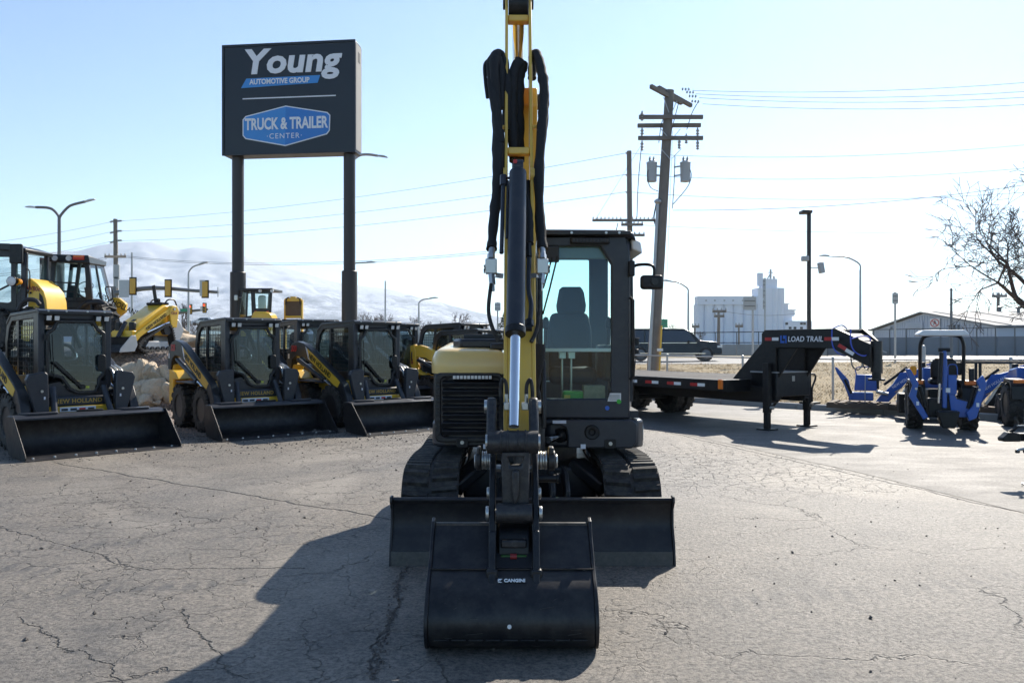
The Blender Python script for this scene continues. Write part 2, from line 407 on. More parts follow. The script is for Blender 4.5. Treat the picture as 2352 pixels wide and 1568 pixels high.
def gravel_mat(name, c0, c1, scale=22):
    m, nt, b = new_mat(name)
    tc = N(nt, 'TexCoord')
    v = N(nt, 'TexVoronoi'); v.inputs['Scale'].default_value = scale; LK(nt, tc.outputs['Object'], v.inputs['Vector'])
    n = N(nt, 'TexNoise'); n.inputs['Scale'].default_value = .9; n.inputs['Detail'].default_value = 7; LK(nt, tc.outputs['Object'], n.inputs['Vector'])
    sp = N(nt, 'SeparateColor'); LK(nt, v.outputs['Color'], sp.inputs[0])
    f = MATH(nt, 'MULTIPLY_ADD', n.outputs[0], .6, MATH(nt, 'MULTIPLY', sp.outputs[0], .6), clamp=True)
    LK(nt, RAMP(nt, f, [(.2, c0), (.85, c1)]), b.inputs['Base Color']); b.inputs['Roughness'].default_value = .85
    bp = N(nt, 'Bump'); bp.inputs['Distance'].default_value = .035; bp.inputs['Strength'].default_value = .8
    LK(nt, MATH(nt, 'SUBTRACT', 1.0, v.outputs['Distance']), bp.inputs['Height']); LK(nt, bp.outputs[0], b.inputs['Normal'])
    return m
def field_mat(name, c0, c1, s1=.35, s2=9):
    m, nt, b = new_mat(name); tc = N(nt, 'TexCoord')
    a = N(nt, 'TexNoise'); a.inputs['Scale'].default_value = s1; a.inputs['Detail'].default_value = 8; a.inputs['Roughness'].default_value = .65; LK(nt, tc.outputs['Object'], a.inputs['Vector'])
    d = N(nt, 'TexNoise'); d.inputs['Scale'].default_value = s2; d.inputs['Detail'].default_value = 5; LK(nt, tc.outputs['Object'], d.inputs['Vector'])
    f = MATH(nt, 'MULTIPLY_ADD', d.outputs[0], .7, MATH(nt, 'MULTIPLY', a.outputs[0], .5), clamp=True)
    LK(nt, RAMP(nt, f, [(.35, c0), (.85, c1)]), b.inputs['Base Color']); b.inputs['Roughness'].default_value = .95
    bp = N(nt, 'Bump'); bp.inputs['Distance'].default_value = .08; LK(nt, d.outputs[0], bp.inputs['Height']); LK(nt, bp.outputs[0], b.inputs['Normal'])
    return m
M['asphalt'] = ground_mat()
M['gravel'] = gravel_mat('gravel', (.10, .08, .07), (.36, .28, .23))
M['stone'] = pbr('loose_stone', (.25, .215, .185), .85, var=.5, vs=3)
M['darkstone'] = pbr('asphalt_crumb', (.11, .095, .085), .85, var=.5, vs=3)
M['field'] = field_mat('dry_field', (.14, .115, .07), (.34, .28, .17), .02, .4)
M['drygrass'] = field_mat('dry_turf', (.18, .14, .08), (.50, .39, .23))
M['blades'] = pbr('dry_grass_blade', (.60, .46, .27), .9, var=.5, vs=.9)
M['lawn'] = field_mat('winter_verge', (.16, .135, .06), (.32, .27, .13))
M['road'] = pbr('road_asphalt', (.17, .17, .17), .70, var=.15, vs=.5, bump=.004, bs=50)
def drive_mat():
    m, nt, b = new_mat('pale_drive'); tc = N(nt, 'TexCoord'); co = tc.outputs['Object']
    mp = N(nt, 'Mapping'); mp.inputs['Rotation'].default_value = (0, 0, R(28)); mp.inputs['Scale'].default_value = (.7, 1.7, 1); LK(nt, co, mp.inputs['Vector'])
    def nz(sc_, det, ro, vec, di=0):
        n = N(nt, 'TexNoise'); n.inputs['Scale'].default_value = sc_; n.inputs['Detail'].default_value = det; n.inputs['Roughness'].default_value = ro; n.inputs['Distortion'].default_value = di; LK(nt, vec, n.inputs['Vector']); return n.outputs[0]
    a, st, g = nz(.5, 7, .62, co, .8), nz(1.6, 7, .68, mp.outputs[0]), nz(24, 7, .74, co)
    c = RAMP(nt, a, [(.25, (.125, .118, .110)), (.75, (.215, .202, .186))])
    c = MIX(nt, RAMP(nt, st, [(.38, .28), (.58, 0.0)]), c, (.095, .090, .085))
    c = MIX(nt, RAMP(nt, st, [(.54, 0.0), (.74, .30)]), c, (.28, .265, .245))
    c = MIX(nt, RAMP(nt, g, [(.36, .7), (.53, 0.0)]), c, (.06, .057, .054))
    LK(nt, c, b.inputs['Base Color']); LK(nt, RAMP(nt, st, [(.35, .70), (.65, .60)]), b.inputs['Roughness']); b.inputs['Specular IOR Level'].default_value = .32
    bp = N(nt, 'Bump'); bp.inputs['Distance'].default_value = .012; LK(nt, MATH(nt, 'ADD', g, MATH(nt, 'MULTIPLY', st, .3)), bp.inputs['Height']); LK(nt, bp.outputs[0], b.inputs['Normal'])
    return m
M['drive'] = drive_mat()

def sheet(name, poly, z, mt, kind='structure'):
    mb = MB(); mb.add([(x, y, z) for x, y in poly], [tuple(range(len(poly)))])
    return tag(mb.build(name, mt), kind=kind)
sheet('ground', [(-6000,-400),(6000,-400),(6000,6200),(-6000,6200)], -.06, M['field'])
sheet('parking_lot', [(-40,-25),(30,-25),(30,2),(11.2,16.2),(8.4,18.7),(4.0,23.2),(0,27),(-6,24.5),(-14,20.5),(-40,16)], 0.0, M['asphalt'])
# paler smoother drive beyond the long seam, right
sheet('driveway', [tuple(GR(1300, 938))[:2], tuple(GR(1960, 1082))[:2], tuple(GR(2352, 1178))[:2], (12, 7.0), (24, 3), (24, 6), (11.1, 16.1), (8.4, 18.55), (4.0, 23.0), (2.2, 24.7)], .004, M['drive'])

# kerb along the far edge, in cast lengths
kpts = [Vector((2.0, 25.2, 0)), Vector((4.0, 23.2, 0)), Vector((8.4, 18.7, 0)), Vector((11.2, 16.2, 0)), Vector((14.5, 13.6, 0))]
kerb = empty('kerb', (0, 0, 0)); tag(kerb, kind='structure')
for a, b in zip(kpts, kpts[1:]):
    n = max(1, round((b-a).length/2.0)); st = (b-a)/n
    for i in range(n):
        p, q = a+st*(i+.004), a+st*(i+.996); d = (q-p).normalized(); nn = Vector((-d.y, d.x, 0))
        if nn.y < 0: nn = -nn
        mb = MB(); mb.bar(p+nn*.09+Vector((0,0,.04)), q+nn*.09+Vector((0,0,.04)), .18, .20)
        mb.build('kerb_stone', M['concrete'], kerb, .02)

# embankment of dry grass up to the road
def hgt(x, y): return mnoise.noise(Vector((x*.25, y*.25, 3.3)))*.12+mnoise.noise(Vector((x*.9, y*.9, 1.3)))*.05
EB0 = [(-1.0, 28.5), (2.1, 25.4), (4.1, 23.4), (8.5, 18.9), (11.3, 16.4), (14.6, 13.8), (24, 8)]     # foot
EB1 = [(1, 46.5), (6, 45.0), (11, 43.5), (17.5, 41.5), (25, 39.5), (31, 37.5), (44, 33)]             # crest
EBZ = [.34, .36, .42, .58, .70, .74, .74]
def emb(u, v):
    k = u*(len(EB0)-1); i = min(int(k), len(EB0)-2); t = k-i
    a = Vector(EB0[i]).lerp(Vector(EB0[i+1]), t); b = Vector(EB1[i]).lerp(Vector(EB1[i+1]), t)
    p = a.lerp(b, v); s = v*v*(3-2*v); cz = EBZ[i]+(EBZ[i+1]-EBZ[i])*t
    fade = min(1, 6*v, 8*(1-v))
    return Vector((p.x, p.y, .03+cz*s+hgt(p.x, p.y)*fade))
NU, NV = 120, 60
mb = MB(); mb.v = [emb(i/NU, j/NV) for j in range(NV+1) for i in range(NU+1)]
mb.f = [(j*(NU+1)+i, j*(NU+1)+i+1, (j+1)*(NU+1)+i+1, (j+1)*(NU+1)+i) for j in range(NV) for i in range(NU)]
tag(mb.build('embankment', M['drygrass']), kind='structure')
gb = MB(); rg = random.Random(3)
for _ in range(34000):
    u, v = rg.random(), rg.random()**1.3
    p = emb(u, v)
    cl = mnoise.noise(Vector((p.x*.8, p.y*.8, 7)))
    if v > .985 or rg.random() > .55+cl*1.2: continue
    h = (.03+.07*rg.random())*(1+max(0, cl)*1.6); a = rg.random()*6.28; lean = .5+rg.random()*.8; wd = .006+.008*rg.random()
    d = Vector((math.cos(a), math.sin(a), 0)); r = Vector((-d.y, d.x, 0))*wd
    for k in range(2):
        off = d*rg.uniform(-.05, .05)+r*rg.uniform(-4, 4)
        q = p+off; tip = q+d*(h*lean*(1 if k else -1))+Vector((0, 0, h))
        gb.add([q-r, q+r, tip], [(0, 1, 2)])
tag(gb.build('grass', M['blades']), 'straw coloured dry grass on the slope behind the chain link fence', 'grass', kind='stuff')
# reddish dead leaves along the foot of the bank
M['leaf'] = pbr('dead_leaf', (.24, .085, .05), .9, var=.4, vs=3)
lb = MB()
for _ in range(2600):
    u = rg.random(); v = abs(rg.gauss(.012, .02))
    if not .12 < u < .55 or rg.random() > 1.4-2.2*abs(u-.3)/.2*.5: continue
    p = emb(u, v)+Vector((0, 0, .02)); a = rg.random()*6.28; s = .02+.025*rg.random()
    d = Vector((math.cos(a), math.sin(a), rg.uniform(-.5, .9)))*s; r = Vector((-math.sin(a), math.cos(a), rg.uniform(-.5, .5)))*s*.7
    lb.add([p-d, p+r, p+d, p-r], [(0, 1, 2, 3)])
tag(lb.build('leaves', M['leaf']), 'reddish dead leaves gathered along the kerb behind the flatbed trailer', 'leaves', kind='stuff')

# the road on top of the bank, with a white edge line
def band(name, pts, wd, mt, dz=0.0, kind='structure'):
    mb = MB(); vs = []
    for i, p in enumerate(pts):
        d = (Vector(pts[min(i+1,len(pts)-1)])-Vector(pts[max(i-1,0)])).normalized(); n = Vector((-d.y, d.x, 0))
        if n.y < 0: n = -n
        vs += [Vector(p)+Vector((0,0,dz)), Vector(p)+n*wd+Vector((0,0,dz))]
    mb.add(vs, [(2*i, 2*i+2, 2*i+3, 2*i+1) for i in range(len(pts)-1)])
    return tag(mb.build(name, mt), kind=kind)
rp = [Vector((-70, 70, .2)), Vector((-30, 55, .30)), Vector((-10, 50, .34))]+[Vector((x, y, z+.03)) for (x, y), z in zip(EB1, EBZ)]+[Vector((80, 22, .77))]
band('road', rp, 17.0, M['road'], .02)
ln = [p+Vector((0, .9, 0)) for p in rp]
band('edge_line', ln, .22, M['white'], .026)
band('far_edge_line', [p+Vector((2.6, 14.2, 0)) for p in rp[2:]], .22, M['white'], .026)

# gravel strip under the skid steers and the mound behind it
def mound_h(x, y):
    # plateau 1.35 m high behind the boulders, falling off to the right
    e = 20.4+.10*(x+9)                     # line of the boulder wall
    a = max(0.0, min(1.0, (y-e)/1.2)); a = a*a*(3-2*a)
    rt = max(0.0, min(1.0, (-1.5-x-(y-20)*.12)/5.0)); rt = rt*rt*(3-2*rt)
    bk = 1.0-.35*max(0.0, min(1.0, (y-34)/14))
    return a*rt*bk*1.36 + .05*mnoise.noise(Vector((x*.8, y*.8, 0)))*min(1, a*3+.15)+.012
mb = MB(); nx, ny = 130, 110; X0, X1, Y0, Y1 = -34.0, 1.5, 14.4, 52.0
edge = lambda x: 15.0+.32*(x+3.5)          # near edge of the gravel follows the buckets
for j in range(ny+1):
    for i in range(nx+1):
        x = X0+(X1-X0)*i/nx; t = (j/ny)**1.6; y0 = max(9.5, edge(x)+.25*mnoise.noise(Vector((x*1.7, 0, 2)))); y = y0+(Y1-y0)*t
        mb.v.append(Vector((x, y, mound_h(x, y) if j > 0 else -.005)))
mb.f = [(j*(nx+1)+i, j*(nx+1)+i+1, (j+1)*(nx+1)+i+1, (j+1)*(nx+1)+i) for j in range(ny) for i in range(nx)]
tag(mb.build('gravel_mound', M['gravel']), kind='structure')

# loose stones
def stone_mesh(mb, p, s, rnd):
    k = [Vector((1,0,0)),Vector((-1,0,0)),Vector((0,1,0)),Vector((0,-1,0)),Vector((0,0,.8)),Vector((0,0,-.5))]
    rot = Matrix.Rotation(rnd.random()*6.28, 3, 'Z') @ Matrix.Rotation(rnd.uniform(-.6,.6), 3, 'X')
    mb.add([Vector(p)+rot @ (q*s*rnd.uniform(.6, 1.25)) for q in k], [(0,2,4),(2,1,4),(1,3,4),(3,0,4),(2,0,5),(1,2,5),(3,1,5),(0,3,5)])
st = MB(); rs = random.Random(11)
for _ in range(15000):
    x = rs.uniform(-13.5, 0); y = edge(x)+abs(rs.gauss(0, 1))**1.3*2.2-.1
    if y > 30: continue
    stone_mesh(st, (x, y, mound_h(x, y)+.004), .010+.022*rs.random()**2, rs)
for _ in range(9000):
    x = rs.uniform(-12.5, -6.5); y = rs.uniform(20.5, 27)
    stone_mesh(st, (x, y, mound_h(x, y)+.004), .014+.03*rs.random()**2, rs)
tag(st.build('gravel', M['stone'], ang=10), 'loose pinkish gravel strewn under and behind the skid steers', 'gravel', kind='stuff')
st = MB()
for _ in range(2600):
    t = rs.random(); x = rs.uniform(-9, 1.0); y = edge(x)-abs(rs.gauss(0, 1))*1.3
    if y < 3: continue
    stone_mesh(st, (x, y, .003), .006+.020*rs.random()**4, rs)
for _ in range(900):
    x = rs.uniform(-6, 6); y = rs.uniform(3.5, 15)
    stone_mesh(st, (x, y, .003), .004+.010*rs.random()**4, rs)
for px, py in ((217,1410),(405,1180),(150,1115),(590,1215),(300,1105),(255,1200),(910,1080),(1820,1270),(2000,1420),(700,1190),(95,1260),(60,1470)):
    stone_mesh(st, GR(px, py)+Vector((0,0,.006)), .019, rs)
tag(st.build('gravel.001', M['darkstone'], ang=10), 'dark crumbs and pebbles scattered over the cracked asphalt', 'gravel', kind='stuff')
# crumbled asphalt heaps along the open crack beside the big bucket
cb = MB()
for _ in range(240):
    t = rs.random(); p = GR(940-90*t+rs.gauss(0, 9), 1285+275*t)
    stone_mesh(cb, p+Vector((0,0,.002)), .004+.014*rs.random()**3, rs)
tag(cb.build('rubble', M['darkstone'], ang=10), 'broken asphalt crumbs along the open crack beside the bucket', 'rubble', kind='stuff')

# ---------------------------------------------------------------- mountain
def mountain():
    prof = [(-900,640),(-500,612),(-250,600),(0,592),(60,585),(110,578),(180,572),(225,562),(262,556),(320,550),(350,553),(390,568),(410,573),(440,567),(470,571),(520,577),(600,598),(700,628),(780,648),(900,664),(1000,690),(1100,716),(1200,738),(1300,752),(1450,764),(1700,772),(2400,776)]
    def yr(px):
        for (a, ya), (b, yb) in zip(prof, prof[1:]):
            if a <= px <= b:
                t = (px-a)/(b-a); return ya+(yb-ya)*t
        return 776
    mb = MB(); nu, nv = 330, 110
    for j in range(nv+1):
        v = j/nv
        for i in range(nu+1):
            px = -900+3300*i/nu
            D = 3300+2100*v
            dr = 3300+2100*.86
            H = (CY-yr(px))/F*dr
            s = min(1, v/.86); shape = .10*s+.90*s**1.25 if v < .86 else 1-((v-.86)/.14)**2*.25
            x = (px-CX)/F*D
            q = Vector((x*.0016, D*.0010, 5.0))
            rid = mnoise.ridged_multi_fractal(q, 1.0, 2.1, 6, 1.0, 2.0)*.5
            fb = mnoise.fractal(q*3.1, 1.0, 2.0, 6)
            amp = H*(.16*(rid-.5)+.07*fb)*min(1, s*3)*(1-.85*max(0, 1-abs(v-.86)/.16))
            z = max(0, H*shape+amp)+mnoise.fractal(Vector((x*.012, D*.012, 1)), 1, 2, 4)*3.2*s
            mb.v.append(Vector((x, D, z-2)))
    mb.f = [(j*(nu+1)+i, j*(nu+1)+i+1, (j+1)*(nu+1)+i+1, (j+1)*(nu+1)+i) for j in range(nv) for i in range(nu)]
    m, nt, b = new_mat('snowy_slope'); tc = N(nt, 'TexCoord'); g = N(nt, 'NewGeometry')
    sp = N(nt, 'SeparateXYZ'); LK(nt, tc.outputs['Object'], sp.inputs[0])
    st = N(nt, 'VectorMath', operation='MULTIPLY'); LK(nt, tc.outputs['Object'], st.inputs[0]); st.inputs[1].default_value = (1, 1, 1)
    n1 = N(nt, 'TexNoise'); n1.inputs['Scale'].default_value = .010; n1.inputs['Detail'].default_value = 12; n1.inputs['Roughness'].default_value = .72; n1.inputs['Distortion'].default_value = .8
    n2 = N(nt, 'TexNoise'); n2.inputs['Scale'].default_value = .0016; n2.inputs['Detail'].default_value = 5
    LK(nt, st.outputs[0], n1.inputs['Vector']); LK(nt, st.outputs[0], n2.inputs['Vector'])
    zz = MATH(nt, 'MULTIPLY', sp.outputs[2], .0009)
    f = MATH(nt, 'ADD', MATH(nt, 'ADD', MATH(nt, 'MULTIPLY', n1.outputs[0], .9), MATH(nt, 'MULTIPLY', n2.outputs[0], .55)), zz)
    LK(nt, RAMP(nt, f, [(.76, (.13, .16, .21)), (.86, (.21, .24, .30)), (.97, (.46, .49, .55))]), b.inputs['Base Color'])  # far haze partly put into the colours: rock blued, snow greyed
    b.inputs['Roughness'].default_value = .9; b.inputs['Specular IOR Level'].default_value = .1
    return tag(mb.build('mountain', m, ang=80), kind='structure')
mountain()

# ---------------------------------------------------------------- haze
def haze():
    mb = MB(); mb.bx(-6400, 6400, -800, 6600, -8, 900)
    m = bpy.data.materials.new('haze'); m.use_nodes = True; nt = m.node_tree; nt.nodes.clear()
    o = N(nt, 'OutputMaterial'); v = N(nt, 'VolumePrincipled')
    v.inputs['Color'].default_value = (.80, .90, 1.0, 1); v.inputs['Density'].default_value = HAZE; v.inputs['Anisotropy'].default_value = .35
    LK(nt, v.outputs[0], o.inputs['Volume'])
    h = tag(mb.build('haze', m), kind='stuff')
    h['label'] = 'thin bluish winter haze in front of the far mountain'
    return h
HAZE = 1.0e-4
haze()
M['darkgreen'] = pbr('dark_green', (.02,.09,.015), .5)
M['worn'] = pbr('worn_steel_edge', (.055,.053,.052), .42, metal=.4, var=.6, vs=14, dust=.15)
# ================================================================ EXCAVATOR
EX = empty('excavator', (.15, 7.8, 0), 0, 'yellow and charcoal tracked excavator with its arm lowered, facing the camera', 'excavator')
setorg((.15, 7.8, 0))
XL, XR = -.875, 1.18
# ---- rubber tracks
def track_path(y0, y1, r, zc, n_arc=10):
    pts = []
    for i in range(n_arc+1):
        a = R(-90-180*i/n_arc); pts.append((y0+r+r*math.cos(a), zc+r*math.sin(a)))
    for i in range(1, 12): t = i/12; pts.append((y0+r+(y1-y0-2*r)*t, zc+r+.012*math.sin(t*9)))
    for i in range(n_arc+1):
        a = R(90-180*i/n_arc); pts.append((y1-r+r*math.cos(a), zc+r*math.sin(a)))
    return pts
def walk(path, step):
    out = []; acc = 0; q = [Vector(p) for p in path]+[Vector(path[0])]
    for a, b in zip(q, q[1:]):
        L = (b-a).length; d = (b-a)/L
        while acc < L: out.append((a+d*acc, d)); acc += step
        acc -= L
    return out
lugm = {}
for sx, xc, inn in ((-1, XL+.225, 1), (1, XR-.225, -1)):
    path = track_path(6.50, 9.15, .30, .335)
    tr = MB(); inner = inset(path[::-1], .035)[::-1]
    tr.ring(path, inner, xc-.225, xc+.225, 'x')
    belt = tr.build('track', M['rubber'], EX)
    # chevron lugs, one by one where they show
    key = 'lug'
    if key not in lugm:
        sv = ORG.copy(); setorg((0,0,0))
        lb = MB(); lb.add([(-.10,-.028,0),(.105,-.045,0),(.105,.01,0),(-.10,.034,0),(-.095,-.016,.032),(.10,-.030,.032),(.10,-.004,.032),(-.095,.020,.032)],
               [(0,3,2,1),(4,5,6,7),(0,1,5,4),(1,2,6,5),(2,3,7,6),(3,0,4,7)])
        lugm[0] = lb.mesh('lug', M['rubber'])
        lb = MB(); lb.add([(.10,-.028,0),(-.105,-.045,0),(-.105,.01,0),(.10,.034,0),(.095,-.016,.032),(-.10,-.030,.032),(-.10,-.004,.032),(.095,.020,.032)],
               [(0,3,2,1),(4,5,6,7),(0,1,5,4),(1,2,6,5),(2,3,7,6),(3,0,4,7)])
        lugm[1] = lb.mesh('lug', M['rubber']); lugm[key] = 1; setorg(sv)
    for k, (p, d) in enumerate(walk(path, .098)):
        if p.y < .03 or p.x > 8.9: continue
        nrm = Vector((0, -d.y, d.x)); nrm = -nrm if (Vector((0, p.x, p.y))-Vector((0, 7.8, .335))).dot(nrm) < 0 else nrm
        ty = Vector((0, d.x, d.y)); rx = ty.cross(nrm)
        for hf in (0, 1):
            o = link('lug', lugm[hf], belt)
            off = (-.118 if hf == 0 else .118)*(1 if rx.x > 0 else -1)
            pos = Vector((xc+off, p.x, p.y))+ty*(.045 if hf else 0)
            o.matrix_local = Matrix.Translation(pos-ORG-nrm*.004) @ Matrix((rx, ty, nrm)).transposed().to_4x4()
    fr = MB(); fr.prism([(6.78,.18),(8.9,.18),(8.95,.42),(8.6,.52),(6.95,.52),(6.75,.4)], xc-.11, xc+.11, 'x')
    fr.build('track_frame', M['charcoal'], EX, .02)
    for yy, rr in ((6.83, .255), (8.85, .24)):
        w = MB(); w.lathe([(-.17,.05),(-.17,.16),(-.14,.18),(-.13,rr),(-.05,rr),(-.04,.2),(.04,.2),(.05,rr),(.13,rr),(.14,.18),(.17,.16),(.17,.05)], (xc, yy, .335), 'x', 24)
        w.build('idler', M['cast'], EX)
    for yy in (7.25, 7.6, 7.95, 8.3):
        w = MB(); w.lathe([(-.14,.03),(-.14,.085),(.14,.085),(.14,.03)], (xc, yy, .15), 'x', 16); w.build('roller', M['cast'], EX)
# ---- car body, slew ring
b = MB(); b.prism([(-.42,7.1),(.72,7.1),(.72,8.6),(-.42,8.6)], .30, .58, 'z'); b.prism([(-.55,7.3),(-.42,7.05),(-.42,8.4),(-.55,8.2)], .32, .5, 'z'); b.prism([(.72,7.05),(.88,7.3),(.88,8.2),(.72,8.4)], .32, .5, 'z')
b.build('undercarriage', M['charcoal'], EX, .03)
b = MB(); b.cyl((.15, 7.8, .55), (.15, 7.8, .76), .46, n=36); b.build('slew_ring', M['cast'], EX)
# sloped cross members towards the tracks
for s, xa, xb in ((-1, -.25, -.50), (1, .55, .80)):
    b = MB(); b.bar((xa, 7.2, .60), (xb, 6.98, .42), .20, .10); b.build('cross_member', M['charcoal'], EX, .02)
# ---- dozer blade
bl = MB(); prof = [(6.09,.0),(6.105,.10),(6.145,.19),(6.185,.27),(6.19,.36),(6.165,.44),(6.135,.475)]
bl.strip(smooth_pts([Vector(p).to_3d() for p in prof], 4) and [tuple(p.to_2d()) for p in smooth_pts([Vector(p).to_3d() for p in prof], 4)], -.895, 1.19, -.022, 'x')
blade = bl.build('dozer_blade', M['blade'], EX, .004)
b = MB(); b.cyl((-.893, 6.165, .470), (1.188, 6.165, .470), .021, n=14); b.build('top_rail', M['blade'], blade)
b = MB(); b.strip([(6.078,-.002),(6.092,.105)], -.890, 1.185, -.014, 'x'); b.build('cutting_edge', M['worn'], blade, .003)
for x in (-.905, 1.19):
    b = MB(); b.prism([(6.075,.0),(6.10,.0),(6.22,.10),(6.24,.46),(6.20,.50),(6.12,.50),(6.115,.46),(6.165,.40),(6.165,.28),(6.11,.16)], x, x+.016, 'x'); b.build('end_plate', M['blade'], blade, .003)
for x in (-.08, .40):
    b = MB(); b.prism([(6.2,.12),(6.2,.34),(7.2,.50),(7.2,.34)], x-.045, x+.045, 'x'); b.build('blade_arm', M['charcoal'], EX, .012)
b = MB(); b.cyl((.17, 6.22, .34), (.17, 7.05, .47), .06, n=18); b.build('blade_cylinder', M['charcoal'], EX)
for x in (.30, .41):
    b = MB(); b.prism([(6.25,.2),(6.25,.52),(6.45,.62),(6.9,.62),(6.95,.5),(6.5,.4),(6.4,.2)], x, x+.03, 'x'); b.build('bracket', M['charcoal'], EX, .006)
# ---- upper structure deck
deck = [(-.60,7.06),(-.66,7.10),(-.69,7.18),(-.69,8.6),(-.5,8.95),(-.1,9.05),(.5,9.05),(.9,8.9),(1.12,8.4),(1.12,7.35),(1.08,7.14),(.98,7.05),(.30,7.05),(.22,7.2),(.02,7.2),(-.05,7.06)]
b = MB(); b.prism(deck, .745, .97, 'z'); up = b.build('upper_deck', M['slate'], EX, .03)
# right skirt under the cab with the cut-out for the swing cylinder
b = MB(); b.prism([(.47,.75),(1.02,.75),(1.055,.80),(1.06,.95),(1.02,.99),(.25,.99),(.25,.955),(.40,.95),(.455,.92),(.47,.86)], 6.985, 7.06, 'y'); sk = b.build('skirt', M['slate'], EX, .012)
b = MB(); b.prism([(1.0,6.99),(1.06,7.0),(1.12,7.08),(1.125,7.5),(1.08,7.5)], .75, .985, 'z'); b.build('corner_skirt', M['slate'], EX, .02)
b = MB(); b.ring(rrect(7.14,7.40,.79,.94,.03), rrect(7.16,7.38,.81,.92,.025), 1.122, 1.134, 'x'); b.build('side_lamp', M['steel'], EX)
b = MB(); b.lathe([(0,.02),(-.012,.03),(-.014,.055),(-.004,.064),(.01,.064)], (.675,6.984,.885), 'y', 24); b.build('speaker_grille', M['black'], EX)
for x, z in ((.83,.79),(-.42,.80)):
    b = MB(); b.prism(rrect(x-.05,x+.05,z-.045,z+.035,.015), 6.978, 6.99, 'y'); q = b.build('tie_down', M['black'], EX, .004)
    b = MB(); b.cyl((x,6.975,z),(x,6.962,z),.016,n=12); b.build('bolt', M['steel'], q)
for x, z, sx, sz in ((.60,.765,.042,.038),(-.225,.765,.036,.038),(.40,.972,.115,.026)):
    b = MB(); b.bx(x-sx/2,x+sx/2,6.974,6.9825,z-sz/2,z+sz/2); b.build('sticker', M['decal'], EX)
# ---- engine bay: louvred grille left of the boom, pale yellow hood above
plan = [(-.06,7.02),(-.44,7.02)]+[(-.44+.245*math.cos(R(270-a)),7.265-.245*-math.sin(R(270-a))) for a in range(15, 91, 15)]+[(-.69,8.7),(-.3,9.0),(-.06,9.0)]
plan = [(-.06,7.02),(-.44,7.02),(-.53,7.035),(-.61,7.08),(-.66,7.15),(-.688,7.26),(-.692,7.4),(-.692,8.6),(-.5,8.95),(-.06,9.0)]
b = MB(); b.prism(plan, .76, 1.40, 'z'); eng = b.build('engine_housing', M['charcoal'], EX, .012)
b = MB(); b.ring(rrect(-.655,-.075,.80,1.385,.05,5), rrect(-.60,-.10,.84,1.35,.05,5), 6.985, 7.03, 'y'); grf = b.build('grille_frame', M['charcoal'], EX, .012)
for k in range(7):
    z = .875+.068*k
    b = MB(); b.box((-.345, 7.008, z+.012), (.49, .05, .040), Matrix.Rotation(R(24), 3, 'X')); b.build('louvre', M['charcoal'], grf, .004)
b = MB(); b.bx(-.625,-.60,6.99,7.02,.84,1.34)
for s in range(9):
    z = .86+.055*s
    b = MB(); b.bx(-.640,-.605,6.975,6.99,z,z+.03); b.build('vent_rib', M['charcoal'], grf, .004)
hood = []
top = [inset(plan, -.012), inset(plan, -.016), inset(plan, .03), inset(plan, .11), inset(plan, .20)]
zs = [1.385, 1.56, 1.635, 1.672, 1.685]
# plan runs clockwise seen from above or not: pick the sign that shrinks
def shrink(pl, d):
    q = inset(pl, d); a = lambda p: abs(sum(p[i-1][0]*p[i][1]-p[i][0]*p[i-1][1] for i in range(len(p))))
    return q if (a(q) < a(pl)) == (d > 0) else inset(pl, -d)
b = MB(); lev = [(-.014,1.375,0),(-.018,1.44,0),(-.012,1.50,.01),(.012,1.552,.02),(.05,1.572,.04),(.17,1.580,.05)]
n = len(plan); rows = []
for d_, z_, lift in lev:
    q = shrink(plan, d_); rows.append([Vector((min(p[0], -.055), p[1], z_+lift*(p[1]-7.0))) for p in q])
vs = [p for r_ in rows for p in r_]
b.add(vs, [(i*n+j, i*n+(j+1)%n, (i+1)*n+(j+1)%n, (i+1)*n+j) for i in range(len(rows)-1) for j in range(n)]+[tuple(range((len(rows)-1)*n, len(rows)*n))])
hd = b.build('hood', M['pale_yellow'], EX, 0, 50)
b = MB(); b.prism([(-.46,7.34),(-.06,7.26),(-.06,8.5),(-.5,8.5),(-.54,7.6)], 1.585, 1.675, 'z'); ic = b.build('intake_cover', M['charcoal'], EX, .025)
b = MB(); b.prism([(-.44,7.50),(-.09,7.46),(-.09,8.3),(-.44,8.3)], 1.675, 1.715, 'z'); b.build('intake_grille', M['trim'], ic, .01)
b = MB(); b.prism([(-.19,7.14),(-.06,7.14),(-.06,7.4),(-.17,7.4)], 1.575, 1.635, 'z'); b.build('latch_cover', M['charcoal'], ic, .015)
b = MB(); b.bx(-.500,-.165,6.955,6.99,1.325,1.372); lb_ = b.build('light_bar', M['black'], EX, .008)
for k in range(11):
    x = -.485+.0303*k
    b = MB(); b.bx(x-.012,x+.012,6.949,6.957,1.334,1.363); b.build('led', M['lens'], lb_, .003)
# ---- cab
cf = MB()
outer = [(.215,.995),(1.00,.995),(1.005,2.40),(.975,2.535),(.215,2.535)]
inner = [(.262,1.165),(.842,1.165),(.842,2.30),(.745,2.462),(.262,2.462)]
cf.ring(outer, inner, 7.02, 7.085, 'y')
cab = cf.build('cab_frame', M['slate'], EX, .014)
b = MB(); b.ring([(.215,.995),(.965,.995),(.965,2.535),(.215,2.535)], [(.29,1.25),(.775,1.25),(.775,2.47),(.29,2.47)], 8.30, 8.36, 'y'); b.build('rear_frame', M['slate'], cab, .012)
b = MB(); b.ring([(7.08,.995),(8.32,.995),(8.32,2.535),(7.08,2.535)], [(7.14,1.2),(8.2,1.2),(8.2,2.42),(7.14,2.42)], .215, .26, 'x'); b.build('left_frame', M['slate'], cab, .01)
